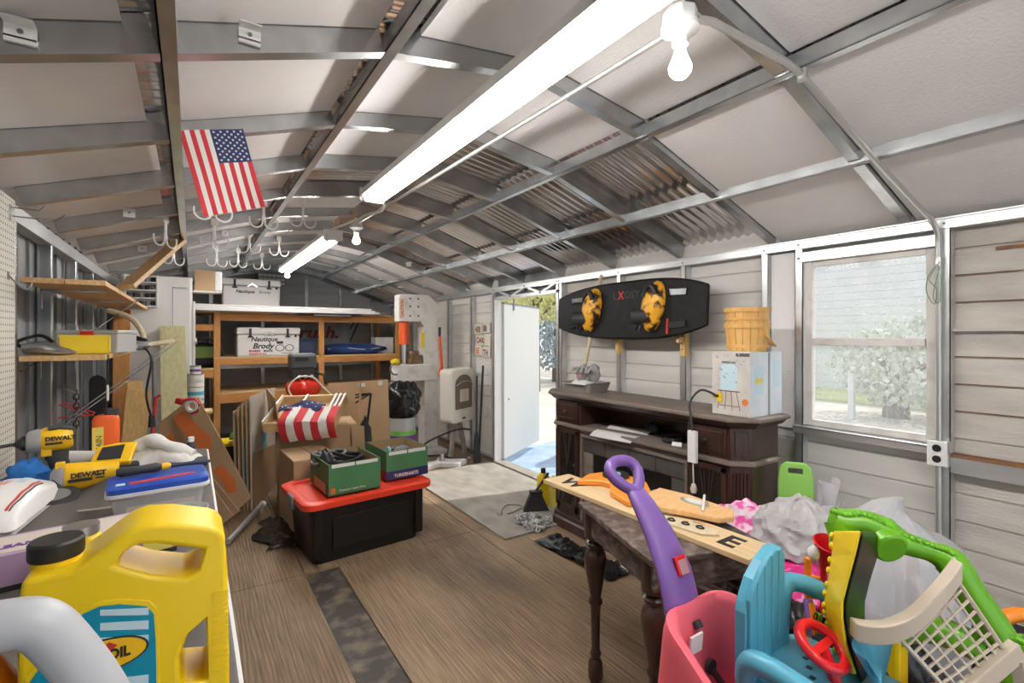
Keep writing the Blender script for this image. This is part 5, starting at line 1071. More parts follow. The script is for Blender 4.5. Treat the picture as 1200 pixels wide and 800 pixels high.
tag(MB().mm((-.08, 2.47, BT), (.06, 2.575, BT + .02)).build('sanding_block', 'rubber', None, bevel=.003), 'dark flat block at the bench edge below the rags', 'block')
# ------------------------------------------------------------------ media fireplace by the right wall
mat('dark_wood', (.030, .013, .009), .36, 0, col2=(.060, .026, .017), scale=4, stretch=(12, 12, 1.5), coat=.15)
mat('dusty_wood', (.15, .118, .095), .7, 0, col2=(.21, .17, .14), scale=3, stretch=(4, 1, 4)); mat('worn_wood', (.085, .055, .045), .6, 0, col2=(.27, .22, .19), scale=7, stretch=(3, 3, 8), lo=.45, hi=.75)
mat('slate', (.055, .05, .045), .5, col2=(.09, .082, .075), scale=5); mat('bronze', (.10, .085, .07), .4, .7); mat('dark_glass', (.015, .013, .012), .15)
FX0, FX1, FY0, FY1 = 2.45, 2.80, 1.46, 3.13
fp = thing('media_fireplace', 'dusty dark wood fireplace media console against the right wall', 'console', (2.7, 2.3, 0))
def fpart(nm, d, m='dark_wood', bevel=.004, par=None): return d.build(nm, m, fp, world=True, bevel=bevel)
def foot(o=0.): c = .085; return [(FX0 - o, FY0 + c - o * .4), (FX0 + c - o * .4, FY0 - o), (FX1, FY0 - o), (FX1, FY1 + o), (FX0 + c - o * .4, FY1 + o), (FX0 - o, FY1 - c + o * .4)]
def lev(*zs): # stacked outline profile
    return MB().loft([[Vector((x, y, z)) for x, y in foot(o)] for o, z in zs])
fpart('plinth', lev((.03, 0.), (.03, .07), (.018, .085), (.01, .11)))
fpart('cornice', lev((.0, 1.005), (.02, 1.012), (.03, 1.022), (.045, 1.038), (.05, 1.042)))
fpart('top', lev((.06, 1.0425), (.065, 1.048), (.065, 1.064), (.055, 1.07)), 'dusty_wood')
fpart('ledge', lev((.005, .795), (.022, .803), (.022, .818), (.005, .826)), 'dusty_wood', .002)
SW = .36
for (ya, yb) in ((FY0, FY0 + SW), (FY1 - SW, FY1)):
    lo_ = ya == FY0; c = .085
    poly = [(FX0 + .005, ya + c), (FX0 + c, ya + .005), (FX1, ya + .005), (FX1, yb), (FX0 + .005, yb)] if lo_ else [(FX0 + .005, ya), (FX1, ya), (FX1, yb - .005), (FX0 + c, yb - .005), (FX0 + .005, yb - c)]
    fpart('tower', MB().prism(poly, (0, 0, .11), (1, 0, 0), (0, 1, 0), (0, 0, .895)))
    y0, y1 = (ya + c + .02, yb - .02) if lo_ else (ya + .02, yb - c - .02)
    # drawer and door
    dw = MB().mm((FX0 - .006, y0, .85), (FX0 + .005, y1, .995)).build('drawer', 'dark_wood', fp, world=True, bevel=.003)
    MB().mm((FX0 - .012, y0 + .02, .87), (FX0 - .006, y1 - .02, .975)).mm((FX0 - .014, y0 + .02, .868), (FX0 - .006, y1 - .02, .874)).xf(WM[fp.name].inverted()).build('drawer_panel', 'dark_wood', dw, bevel=.003)
    MB().lathe([(0, 0), (.007, 0), (.006, .012), (.016, .02), (.012, .03), (0, .032)], 12, (FX0 - .012, (y0 + y1) / 2, .922), (0, -PI / 2, 0)).xf(WM[fp.name].inverted()).build('knob', 'bronze', dw, smooth=40)
    dr_ = MB().mm((FX0 - .006, y0, .15), (FX0 + .002, y0 + .03, .78)).mm((FX0 - .006, y1 - .03, .15), (FX0 + .002, y1, .78)).mm((FX0 - .006, y0, .75), (FX0 + .002, y1, .78)).mm((FX0 - .006, y0, .15), (FX0 + .002, y1, .20)).build('door', 'dark_wood', fp, world=True, bevel=.002)
    MB().mm((FX0 - .001, y0 + .03, .2), (FX0 + .003, y1 - .03, .75)).xf(WM[fp.name].inverted()).build('glass', 'dark_glass', dr_)
    ym = (y0 + y1) / 2
    for q in (-.045, -.02, .02, .045):
        MB().beam((FX0 - .003, ym + q, .2), (FX0 - .003, ym - q, .75), .006, .005, (1, 0, 0)).xf(WM[fp.name].inverted()).build('muntin', 'bronze', dr_)
    MB().lathe([(0, 0), (.006, 0), (.012, .018), (0, .024)], 10, (FX0 - .006, y1 - .015 if lo_ else y0 + .015, .52), (0, -PI / 2, 0)).xf(WM[fp.name].inverted()).build('knob', 'bronze', dr_, smooth=40)
    # fluted corner pilaster
    a0 = Vector((FX0 + .004, ya + c, 0)) if lo_ else Vector((FX0 + .004, yb - c, 0)); a1 = Vector((FX0 + c, ya + .004, 0)) if lo_ else Vector((FX0 + c, yb - .004, 0))
    nrm = Vector((-1, -1 if lo_ else 1, 0)).normalized()
    for k in range(5):
        q = a0.lerp(a1, .18 + .16 * k) + nrm * .004
        fpart('flute', MB().cyl(q + Vector((0, 0, .16)), q + Vector((0, 0, .76)), .008, n=8), 'dark_wood', 0)
    for z0_, z1_ in ((.84, .995),): fpart('pilaster_panel', MB().prism([tuple((a0.lerp(a1, .2) + nrm * .0)[:2]), tuple((a0.lerp(a1, .8))[:2]), tuple((a0.lerp(a1, .8) + nrm * .007)[:2]), tuple((a0.lerp(a1, .2) + nrm * .007)[:2])], (0, 0, z0_ + .01), (1, 0, 0), (0, 1, 0), (0, 0, z1_ - z0_ - .02)))
YA, YBB = FY0 + SW, FY1 - SW
fpart('back_panel', MB().mm((FX1 - .02, YA, .11), (FX1, YBB, 1.005)), 'dark_wood', 0)
fpart('media_shelf', MB().mm((FX0 + .01, YA, .765), (FX1 - .02, YBB, .794)), 'dusty_wood'); fpart('top_rail', MB().mm((FX0 + .005, YA, .99), (FX0 + .04, YBB, 1.005)))
fpart('firebox', MB().mm((FX0 + .03, YA, .11), (FX1 - .02, YBB, .764)), 'slate', 0)
fpart('firebox_frame', MB().mm((FX0 + .005, YA, .745), (FX0 + .03, YBB, .764)).mm((FX0 + .005, YA, .11), (FX0 + .03, YA + .02, .75)).mm((FX0 + .005, YBB - .02, .11), (FX0 + .03, YBB, .75)), 'dusty_wood', .002)
ny = 4
for k in range(ny):
    y0 = YA + .025 + k * (YBB - YA - .05) / ny; y1 = y0 + (YBB - YA - .05) / ny - .006
    fpart('surround_tile', MB().mm((FX0 + .018, y0, .64), (FX0 + .03, y1, .74)), 'slate', .003)
for ys_ in ((YA + .025, YA + .125), (YBB - .125, YBB - .025)):
    for z0_, z1_ in ((.115, .28), (.286, .455), (.461, .634)): fpart('surround_tile', MB().mm((FX0 + .018, ys_[0], z0_), (FX0 + .03, ys_[1], z1_)), 'slate' if ys_[0] < 2.2 else 'dusty_wood', .003)
fpart('fire_glass', MB().mm((FX0 + .024, YA + .13, .15), (FX0 + .03, YBB - .13, .63)), 'dark_glass', 0)
# things on the console
mat('magazine', (.74, .72, .69), .5); mat('basket_wood', (.66, .36, .10), .55, 0, col2=(.76, .46, .16), scale=6, stretch=(10, 10, 1)); mat('carton_white', (.72, .75, .78), .35, 0, col2=(.62, .68, .74), scale=9); mat('carton_photo', (.55, .50, .47), .4, 0, col2=(.68, .66, .60), scale=7)
mat('wicker', (.27, .25, .22), .8, bump=1., bscale=40); mat('glove_grey', (.36, .36, .36), .85, 0, col2=(.26, .26, .26), scale=9); mat('glove_pink', (.45, .25, .26), .8)
t = thing('magazine', 'open white magazine lying on the console shelf', 'magazine', (2.555, 2.42, .795), (0, 0, .15))
for s in (-1, 1): MB().sheet(lambda u, v: (s * u * .17, (v - .5) * .34, .004 + .045 * math.sin(PI * u) * (1 if s > 0 else .7)), 8, 4, .004).build('page_half', 'magazine', t, smooth=60)
coil('cable_bundle', 'tangle of thin black cables on the console shelf', (2.58, 2.02, .795), .07, 'black', 9, 6, .005)
t = thing('card_tag', 'small white card standing on the console shelf', 'card', (2.50, 1.93, .795), (0, 0, .3)); MB().box((0, 0, .03), (.005, .06, .05), (0, .4, 0)).build('card', 'white_paint', t); MB().mm((-.01, -.01, 0), (.01, .01, .012)).build('clip', 'black', t)
tag(MB().blob((2.70, 2.28, .85), (.05, .06, .055), .1, 2, 1).build('dusty_ball', 'gun_black', None, smooth=60), 'dark round lump at the back of the console shelf', 'ball')
t = thing('glove_basket', 'grey wicker tray holding grey work gloves', 'basket', (2.60, 2.86, 1.071), (0, 0, .1))
MB().loft([[Vector((x, y, z)) for x, y in rrect(w_, d_, .03, 4)] for w_, d_, z in ((.22, .26, 0), (.26, .30, .07), (.27, .31, .075), (.24, .28, .07), (.20, .24, .02))]).build('tray', 'wicker', t, smooth=30); MB().sheet(lambda u, v: ((u - .5) * .26 - .02, (v - .5) * .24, .075 + .02 * math.sin(6 * u) * math.sin(5 * v) - .06 * max(0, .15 - u)), 10, 10, .003).build('liner', 'white_paint', t, smooth=60)
for k, (gx_, gy_, rz_) in enumerate(((2.60, 2.92, .3), (2.66, 2.84, -.5))):
    g = thing('work_glove', ('grey work glove with pinkish palm heaped on the wicker tray', 'plain grey work glove leaning over the wicker tray edge')[k], 'glove', (gx_, gy_, 1.15), (.2, .0, rz_))
    MB().blob((0, 0, .06), (.05, .04, .075), .2, 2, k).build('palm', 'glove_grey', g, smooth=60)
    for i in range(4): MB().tube([(-.01, -.045 + .03 * i, .08), (-.05, -.06 + .04 * i, .12 - .01 * i), (-.075, -.07 + .045 * i, .08 - .01 * i)], [.017, .015, .010], 8).build('finger', 'glove_grey', g, smooth=60)
    if k == 0: MB().blob((-.035, .0, .05), (.018, .03, .04), .1, 2, 3).build('patch', 'glove_pink', g, smooth=60)
t = thing('oar', 'wooden shaft leaning upright behind the wicker tray', 'shaft', (2.76, 3.10, 1.071)); MB().cyl((0, 0, 0), (.235, -.0, .97), .017, n=10).build('shaft', 'pale_wood', t, smooth=40); MB().cyl((.0, 0, .0), (.002, -.002, .06), .022, n=10).build('ferrule', 'galv', t)
# printed drink dispenser carton
CX0, CX1, CY0, CY1 = 2.47, 2.79, 1.44, 1.665; CZ = 1.071
t = thing('dispenser_carton', 'printed carton showing a glass drink dispenser on the console end', 'box', (2.63, 1.55, CZ))
MB().mm((CX0, CY0, CZ), (CX1, CY1, CZ + .35)).build('body', 'carton_white', t, world=True, bevel=.002)
fx = CX0 - .0012
MB().mm((fx, CY0 + .002, CZ + .002), (CX0, CY1 - .002, CZ + .348)).build('photo_panel', 'carton_photo', t, world=True)
yc = (CY0 + CY1) / 2
def pp(nm, d, m): d.build(nm, m, t, world=True)
jar = [(-.05, .13), (.05, .13), (.052, .26), (.03, .285), (-.03, .285), (-.052, .26)]
pp('jar_print', MB().prism(jar, (fx - .0005, yc + .01, CZ), (0, 1, 0), (0, 0, 1), (.0005, 0, 0)), 'label_pale')
for q in (-.045, -.015, .015, .045): pp('stand_print', MB().beam((fx - .001, yc + .01 + q, CZ + .13), (fx - .001, yc + .01 + q * 1.5, CZ + .03), .001, .003, (0, 1, 0)), 'rust')
pp('stand_print', MB().mm((fx - .0012, yc - .055, CZ + .13), (fx, yc + .075, CZ + .136)), 'rust'); pp('stand_print', MB().mm((fx - .0012, yc - .05, CZ + .05), (fx, yc + .07, CZ + .054)), 'rust'); pp('lid_print', MB().mm((fx - .0012, yc - .03, CZ + .285), (fx, yc + .05, CZ + .297)), 'galv_dark')
lf = MB(); rnd = random.Random(3)
for k in range(26): y_, z_ = yc + rnd.uniform(-.09, .09), CZ + rnd.uniform(.18, .34); s_ = rnd.uniform(.004, .009); lf.prism([(-s_, 0), (0, -s_ * .6), (s_, 0), (0, s_ * .6)], (fx - .0014, y_, z_), (0, 1, .3), (0, -.3, 1), (.0006, 0, 0))
pp('leaf_print', lf, 'leaf_blue'); pp('lemon_print', MB().lathe([(0, 0), (.018, 0), (.018, .001), (0, .001)], 14, (fx, yc - .085, CZ + .08), (0, -PI / 2, 0)), 'orange_print'); pp('lemon_print', MB().lathe([(0, 0), (.013, 0), (.013, .001), (0, .001)], 14, (fx, yc + .095, CZ + .10), (0, -PI / 2, 0)), 'print_yellow')
pp('banner_print', MB().mm((fx - .0012, CY0 + .003, CZ + .325), (fx, CY0 + .08, CZ + .343)), 'ink')
pp('spine_print', MB().mm((2.645, CY0 - .0012, CZ + .002), (2.665, CY0, CZ + .348)), 'galv_dark'); pp('jar_print', MB().mm((2.51, CY0 - .0012, CZ + .12), (2.60, CY0, CZ + .27)), 'label_pale'); pp('jar_print', MB().mm((2.70, CY0 - .0012, CZ + .15), (2.77, CY0, CZ + .30)), 'label_pale'); pp('amber_print', MB().mm((2.52, CY0 - .0014, CZ + .18), (2.59, CY0, CZ + .21)), 'print_yellow')
# nested bushel baskets
def basket(label, z, r0, r1, h, hoops, handle):
    t = thing('bushel_basket', label, 'basket', (2.635, 1.555, z))
    n = 18
    for k in range(n):
        a0 = 2 * PI * k / n; da = 2 * PI / n * .93
        vs = []
        for zz_, r in ((0, r0), (h * .5, (r0 + r1) / 2 + .004), (h, r1)):
            for a in (a0, a0 + da): vs += [Vector((math.cos(a) * r, math.sin(a) * r, zz_)), Vector((math.cos(a) * (r - .003), math.sin(a) * (r - .003), zz_))]
        f = []
        for i in (0, 4): f += [(i, i + 2, i + 6, i + 4), (i + 1, i + 5, i + 7, i + 3), (i, i + 4, i + 5, i + 1), (i + 2, i + 3, i + 7, i + 6)]
        MB().add(vs, f + [(0, 1, 3, 2), (8, 10, 11, 9)]).build('stave', 'basket_wood', t)
    for z0_, z1_ in hoops:
        q0 = r0 + (r1 - r0) * z0_ / h + .004; q1 = r0 + (r1 - r0) * z1_ / h + .004
        MB().lathe([(q0, z0_), (q1, z1_), (q1 + .003, z1_), (q0 + .003, z0_), (q0, z0_)], 32, cap=False).build('hoop', 'basket_wood', t, smooth=40)
    MB().lathe([(0, 0), (r0 - .002, 0), (r0 - .002, .006), (0, .006)], 24).build('base', 'basket_wood', t)
    if handle:
        pts = [(r1 * math.sin(a) * 1.05, -r1 * math.cos(a) * 1.05 - .008, h * .85 - .10 * math.sin(PI * (a + .9) / 1.8 * 1.0) * 1.0) for a in [-.9 + 1.8 * k / 12 for k in range(13)]]
        pts = [(-.4 * r1, -r1 * .95, h * .80), (-.1 * r1, -r1 * 1.06, h * .45), (.4 * r1, -r1 * 1.10, h * .22), (.95 * r1, -r1 * .75, h * .20), (1.25 * r1, -.1 * r1, h * .42), (1.06 * r1, .25 * r1, h * .85)]
        MB().tube(bez(pts, 6), .011, 6, flat=.3).build('handle', 'basket_wood', t, smooth=50)
basket('lower slatted wooden basket with bent handle on the printed carton', CZ + .3505, .100, .118, .165, ((.02, .04), (.13, .155)), True)
basket('upper slatted wooden basket nested inside the lower one', CZ + .415, .088, .119, .18, ((.155, .178), (.11, .125)), False)
# power strip cord over the console front
t = thing('plug_cord', 'black extension cord with white tag hanging down the console front', 'cord', (2.36, 1.70, .9))
MB().tube(bez([(2.46, 1.62, 1.17), (2.42, 1.70, 1.20), (2.375, 1.74, 1.13), (2.37, 1.73, 1.03), (2.372, 1.725, .97)], 7), .0065, 8).build('cord', 'rubber', t, world=True, smooth=60)
MB().mm((2.360, 1.695, .79), (2.384, 1.748, .97)).build('tag', 'white_paint', t, world=True, bevel=.002); MB().tube([(2.372, 1.72, .79), (2.372, 1.715, .66)], .004, 6).build('lead', 'cord_white', t, world=True); MB().lathe([(.012, 0), (.02, -.03), (.014, -.05), (0, -.05)], 10, (2.372, 1.715, .67)).build('plug', 'cream', t, world=True, smooth=40)
MB().mm((2.462, 1.60, 1.14), (2.468, 1.63, 1.19)).build('yellow_tab', 'yellow_plastic', t, world=True)
# wakeboard on the wall
mat('board_black', (.006, .006, .006), .5, 0, spec=.25, col2=(.012, .012, .012), scale=20); mat('flame', (.92, .46, .03), .4, 0, col2=(.05, .012, .008), scale=13, detail=2, lo=.46, hi=.56); mat('flame_pad', (.90, .62, .06), .5)
t = thing('wakeboard', 'black wakeboard with flame patterned boots hung on the wall', 'wakeboard', (2.88, 2.70, 1.71), (0, math.radians(3), 0))
def wbz(u): return .232 * (1 - abs(u) ** 3 * .40)
HL = .765
outl = []
for i in range(25): u = -1 + 2 * i / 24; outl.append((u * HL, wbz(u)))
outl2 = [(u, -z) for u, z in outl[::-1]]
poly = outl + outl2
bb = MB()
nn_ = 26
rows = []
for i in range(nn_):
    u = -1 + 2 * i / (nn_ - 1); hz = wbz(u); bow = -.05 * u * u
    rows.append([Vector((bow + dx, u * HL, zz_ * hz)) for dx, zz_ in ((-.016, -.93), (-.018, -.4), (-.018, .4), (-.016, .93), (-.004, 1.), (.010, .93), (.010, -.93), (-.004, -1.))])
bb.loft(rows).build('deck', 'board_black', t, smooth=35)
for s in (-1, 1):
    for z_ in (-.12, .10): MB().beam((-.055, s * .60, z_), (-.033, s * .42, z_ * 1.1), .05, .012, (1, 0, 0)).build('channel', 'black_gloss', t, bevel=.004)
text('L', .085, 'gun_black', t, (-.0205, .13, .09), (PI / 2, 0, -PI / 2)); text('X', .085, 'print_red', t, (-.0205, .075, .09), (PI / 2, 0, -PI / 2), bold=.002); text('OSY', .085, 'gun_black', t, (-.0205, .01, .09), (PI / 2, 0, -PI / 2)); text('&', .05, 'galv_dark', t, (-.0205, -.08, .11), (PI / 2, 0, -PI / 2)) if False else None
for s, (yc_) in ((0, .36), (1, -.30)):
    bt = MB().loft([[Vector((x, yc_ + .10 * r_ * math.cos(a) - .03 * math.sin(a) * r_ , .01 + .19 * r_ * math.sin(a))) for a in [2 * PI * k / 20 for k in range(20)]] for x, r_ in ((-.018, 1.), (-.04, 1.0), (-.075, .86), (-.10, .6), (-.11, .3))]).build('boot', 'flame', t, smooth=50)
    MB().tube([(-.09, yc_ + .055 * math.cos(a) - .01, .06 + .10 * math.sin(a)) for a in [.2 + 2.6 * k / 10 for k in range(11)]], .022, 8).xf(WM[t.name] @ Matrix.Identity(4)).xf(WM[t.name].inverted()).build('liner', 'black', bt if False else t, smooth=50)
    MB().loft([MB().ring((-.06, yc_ + .03, -.06), (-.6, .8, -.05), .055, 14), MB().ring((-.11, yc_ + .10, -.065), (-.6, .8, -.05), .055, 14), MB().ring((-.125, yc_ + .13, -.065), (-.6, .8, -.05), .062, 14)]).build('ankle_cuff', 'rubber', t, smooth=50)
    MB().lathe([(0, 0), (.045, 0), (0, .002)], 14, (-.132, yc_ + .138, -.065), (0, -.2, 0)).xf(Matrix.Identity(4)).build('cuff_opening', 'black', t) if False else None
    MB().tube([(-.10, yc_ + .09, -.12), (-.11, yc_ + .10, -.16), (-.10, yc_ + .07, -.17), (-.09, yc_ + .07, -.13)], .010, 7).build('pull_loop', 'black', t, smooth=50)
MB().mm((-.042, -.44, -.19), (-.034, -.425, -.08)).build('red_mark', 'red_plastic', t)
for y_ in (2.26, 2.90):
    q = thing('mount_block', 'small wood block under the wakeboard on the stud nearer the ' + ('printed carton' if y_ < 2.5 else 'doorway'), 'block', (2.955, y_ - .035, 1.36)); MB().mm((-.01, -.02, 0), (.042, .02, .18)).build('block', 'pine_z', q, bevel=.003); MB().cyl((-.012, 0, .05), (-.008, 0, .05), .005, n=8).build('screw', 'galv', q)
    MB().mm((-.06, -.015, .10), (-.01, .015, .14)).build('peg', 'pine', q)
# floor things by the door
t = thing('floor_chain', 'heap of silver chain on the floor by the console', 'chain', (2.27, 3.13, .0145))
rnd = random.Random(5)
lm = None
for k in range(70):
    a, r = rnd.random() * 6.28, .15 * math.sqrt(rnd.random()); z = .012 + .06 * max(0, 1 - r / .13) * rnd.random()
    if lm is None: lm = MB().tube([(.022 * math.cos(b), .013 * math.sin(b), 0) for b in [2 * PI * i / 10 for i in range(10)]], .0048, 6, closed=True).build('link', 'silver', t, smooth=60); o_ = lm
    else: o_ = lm.copy(); COL.objects.link(o_)
    o_.location = (r * math.cos(a), r * math.sin(a) * 1.1, z); o_.rotation_euler = (rnd.uniform(-.9, .9), rnd.uniform(-.9, .9), rnd.random() * 6)
t = thing('yellow_bottle', 'yellow plastic bottle with black cap beside the console', 'bottle', (2.60, 3.42, .0145)); MB().loft([[Vector((x, y, z)) for x, y in rrect(w_, d_, .02, 4)] for w_, d_, z in ((.10, .07, 0), (.105, .075, .01), (.105, .075, .24), (.06, .05, .28))]).build('body', 'yellow_plastic', t, smooth=40); MB().cyl((0, 0, .275), (0, 0, .32), .022, n=12).build('cap', 'black', t)
t = thing('tape_roll', 'pale tape roll on edge beside the yellow bottle', 'tape', (2.68, 3.36, .16), (0, 0, .6)); MB().lathe([(.03, -.02), (.055, -.02), (.055, .02), (.03, .02), (.03, -.02)], 20, (0, 0, .056), (PI / 2, 0, 0), cap=False).build('roll', 'print_yellow', t, smooth=40); MB().lathe([(.027, -.02), (.03, -.02), (.03, .02), (.027, .02), (.027, -.02)], 20, (0, 0, .056), (PI / 2, 0, 0), cap=False).build('core', 'cream', t, smooth=40)
t = thing('small_pail', 'small yellow pail under the pale tape roll beside the console', 'pail', (2.68, 3.36, .0145)); MB().lathe([(0, 0), (.05, 0), (.06, .14), (0, .14)], 16).build('pail', 'print_yellow', t, smooth=40); MB().lathe([(.061, .132), (.064, .138), (.061, .144)], 16, cap=False).build('rim', 'yellow_plastic', t)
t = thing('broom_head', 'black broom head leaning by the yellow bottle', 'broom', (2.46, 3.34, .0145), (0, 0, -.45)); MB().prism([(-.11, 0), (.11, 0), (.05, .14), (-.05, .14)], (0, -.03, 0), (1, 0, 0), (0, 0, 1), (0, .06, 0)).build('bristles', 'nylon_black', t); MB().mm((-.055, -.03, .14), (.055, .03, .17)).build('block', 'black', t, bevel=.006); MB().cyl((0, 0, .165), (.12, .05, .30), .011, n=8).build('stub', 'black', t)
t = thing('bungee_cord', 'thin green bungee cord on the grey entry board', 'cord', (2.25, 3.45, .015)); MB().tube(bez([(-.10, -.05, .006), (-.02, .06, .006), (.08, .12, .006), (.16, .02, .006), (.05, -.04, .006), (-.05, -.06, .006)], 6), .005, 6).build('cord', 'wire_green', t, smooth=60); MB().tube([(-.10, -.05, .006), (-.13, -.06, .01), (-.13, -.03, .012)], .003, 5).build('hook', 'galv', t)
tag(MB().sheet(lambda u, v: (2.08 + .20 * v + .25 * u * .2, 2.85 - .72 * u, .012 + .05 * abs(noise.noise(Vector((u * 8, v * 4, 5)))) * (1 + u)), 26, 10, .003).build('plastic_strip', 'bag_black', None, smooth=70), 'crumpled black plastic strip on the floor along the console', 'plastic')
# ------------------------------------------------------------------ old side table and what lies on it
RT = -math.radians(17.3)
mat('table_dark', (.045, .022, .015), .3, 0, col2=(.07, .036, .025), scale=5, stretch=(8, 8, 1), coat=.2); mat('saw_orange', (.80, .28, .035), .45); mat('paddle_wood', (.78, .44, .18), .5, 0, col2=(.84, .54, .26), scale=6, stretch=(2, 10, 1)); mat('sign_wood', (.66, .47, .25), .6, 0, col2=(.74, .56, .33), scale=5, stretch=(14, 1.5, 4))
t = thing('side_table', 'worn wooden side table with dark turned legs', 'table', (1.652, 1.257, 0), (0, 0, RT))
MB().mm((-.32, -.293, .747), (.15, .293, .77)).build('top', 'worn_wood', t, bevel=.004)
for nm, a, b in (('apron', (-.30, -.275, .65), (.13, -.25, .746)), ('apron', (-.30, .25, .65), (.13, .275, .746)), ('apron', (-.30, -.25, .65), (-.275, .25, .746)), ('apron', (.105, -.25, .65), (.13, .25, .746))): MB().mm(a, b).build(nm, 'worn_wood', t, bevel=.003)
prof = [(0, 0), (.014, 0), (.024, .03), (.022, .09), (.013, .11), (.018, .125), (.018, .135), (.013, .15), (.015, .30), (.017, .34), (.022, .35), (.022, .36), (.016, .375), (.024, .43), (.033, .50), (.035, .54), (.030, .57), (.018, .59), (.030, .60), (.032, .612), (.022, .625), (.034, .635), (.034, .745), (0, .745)]
for sx in (-.265, .095):
    for sy in (-1, 1): MB().lathe([(r * 1.4, z) for r, z in prof], 16, (sx, sy * .23, 0)).build('leg', 'table_dark', t, smooth=45)
t = thing('sign_plank', 'long pine plank with black letters lying across the side table', 'sign', (1.565, 1.405, .7715), (0, 0, .02))
MB().mm((-.085, -.53, 0), (.085, .53, .019)).build('plank', 'sign_wood', t, bevel=.0015)
for ch, y_ in (('W', .465), ('T', -.235), ('E', -.385)): text(ch, .135, 'print_black', t, (-.045, y_, .0196), (0, 0, -PI / 2), bold=.004, ext=.0004)
ZT = .791
t = thing('orange_saw', 'orange saw handle with black and teal disc on the sign plank', 'saw', (1.66, 1.62, ZT), (0, 0, 0))
sb = MB().prism([(-.12, .14), (.0, .19), (.10, .17), (.15, .08), (.14, -.06), (.02, -.20), (-.09, -.24), (-.14, -.20), (-.10, -.06), (-.02, .02), (-.03, .07)], (0, 0, 0), (1, 0, 0), (0, 1, 0), (0, 0, .028)).build('handle', 'saw_orange', t)
carve(sb, [(-.08, -.20), (-.02, -.16), (.03, -.06), (.0, -.04), (-.075, -.12)]); sb.modifiers.new('bv', 'BEVEL').width = .006
MB().lathe([(0, 0), (.065, 0), (.065, .012), (.0, .012)], 24, (.08, .08, .028)).build('disc', 'black', t, smooth=40); MB().lathe([(0, 0), (.035, 0), (.035, .003), (0, .003)], 20, (.07, .085, .040)).build('disc_label', 'teal_plastic', t, smooth=40)
MB().mm((.02, -.46, .004), (.13, -.12, .007)).build('blade', 'galv_light', t)
t = thing('wood_paddle', 'tapered orange tan wood piece with grey oval sticker on the plank', 'wood piece', (1.68, 1.22, ZT + .009))
MB().prism([(-.08, .20), (.09, .24), (.12, .10), (.11, -.11), (.04, -.155), (-.02, -.13), (-.07, .0), (-.115, .09)], (0, 0, 0), (1, 0, 0), (0, 1, 0), (0, 0, .022)).build('body', 'paddle_wood', t, bevel=.005)
MB().lathe([(0, 0), (.055, 0), (.055, .002), (0, .002)], 24, (.055, .03, .0221), (0, 0, 0), sx=.62, sy=1.2).build('sticker', 'galv_light', t); MB().lathe([(0, 0), (.04, 0), (.04, .002), (0, .002)], 24, (.055, .03, .0242), (0, 0, 0), sx=.62, sy=1.2).build('sticker_centre', 'white_paint', t)
t = thing('scroll_plaque', 'pale wood slip with black scroll work on the plank', 'wood piece', (1.555, 1.15, ZT + .0005), (0, 0, .25))
MB().prism([(-.035, .10), (.03, .12), (.045, .0), (.03, -.10), (-.01, -.12), (-.045, -.07)], (0, 0, 0), (1, 0, 0), (0, 1, 0), (0, 0, .008)).build('slip', 'pale_wood', t, bevel=.002)
for k in range(3): MB().tube([(.015 * math.cos(a) * (1 - a / 9), .06 - .055 * k + .022 * math.sin(a) * (1 - a / 9), .011) for a in [6.0 * i / 12 for i in range(13)]], .003, 5).build('scroll', 'print_black', t)
t = thing('scissors', 'scissors with teal loop handles on the sign plank', 'scissors', (1.59, 1.30, ZT + .001), (0, 0, .5))
for s in (-1, 1):
    MB().tube([(s * .02 + .016 * math.cos(a), .02 + .024 * math.sin(a), .006) for a in [2 * PI * k / 14 for k in range(14)]], .005, 7, closed=True).build('loop', 'teal_plastic', t, smooth=50); MB().beam((s * .016, .0, .006), (-s * .006, -.11, .005), .010, .003).build('blade', 'silver', t)
tag(MB().cyl((1.78, 1.235, ZT + .055), (1.66, 1.16, ZT + .034), .005, .006, 8).build('white_stick', 'white_paint', None, smooth=40), 'thin white stick resting on the orange tan wood piece', 'stick')

# ------------------------------------------------------------------ pile by the window wall
mat('lime', (.30, .62, .12), .4); mat('bag_white', (.62, .60, .61), .35, 0, col2=(.44, .41, .43), scale=5, bump=1., bscale=9, alpha=.84); mat('cover_white', (.55, .55, .56), .4, 0, col2=(.52, .52, .54), scale=3, bump=1., bscale=9)
mat('pink_blanket', (.80, .62, .70), .9, 0, col2=(.78, .10, .38), scale=14, lo=.48, hi=.56, bump=.3, bscale=40); mat('magenta', (.62, .02, .20), .6, 0, col2=(.80, .30, .48), scale=18, lo=.55, hi=.6); mat('pink_toy', (.80, .13, .17), .42); mat('purple_toy', (.20, .10, .36), .42); mat('aqua_toy', (.085, .36, .50), .4); mat('red_toy', (.70, .012, .018), .3); mat('toy_yellow', (.86, .62, .01), .35); mat('toy_green', (.135, .40, .012), .3); mat('toy_tan', (.57, .48, .385), .45); mat('toy_black', (.008, .008, .007), .3, spec=.3); mat('toy_orange', (.85, .25, .01), .35)
t = thing('kids_chair', 'lime green plastic kids chair with slotted back by the console', 'chair', (2.63, 1.27, 0), (0, 0, -1.0))
ck = MB().prism([(-.085, .36), (-.085, .72), (-.075, .79), (-.045, .815), (.045, .815), (.075, .79), (.085, .72), (.085, .36)], (0, .06, 0), (1, 0, 0), (0, .10, 1), (0, .022, 0)).build('backrest', 'lime', t)
carve(ck, [(-.035, .755), (-.035, .785), (.035, .785), (.035, .755)]); ck.modifiers.new('bv', 'BEVEL').width = .007
MB().mm((-.12, -.16, .30), (.12, .09, .335)).build('seat', 'lime', t, bevel=.012)
for sx in (-1, 1):
    for sy in (-.14, .07): MB().cyl((sx * .11, sy, 0), (sx * .095, sy, .30), .02, n=10).build('leg', 'lime', t)
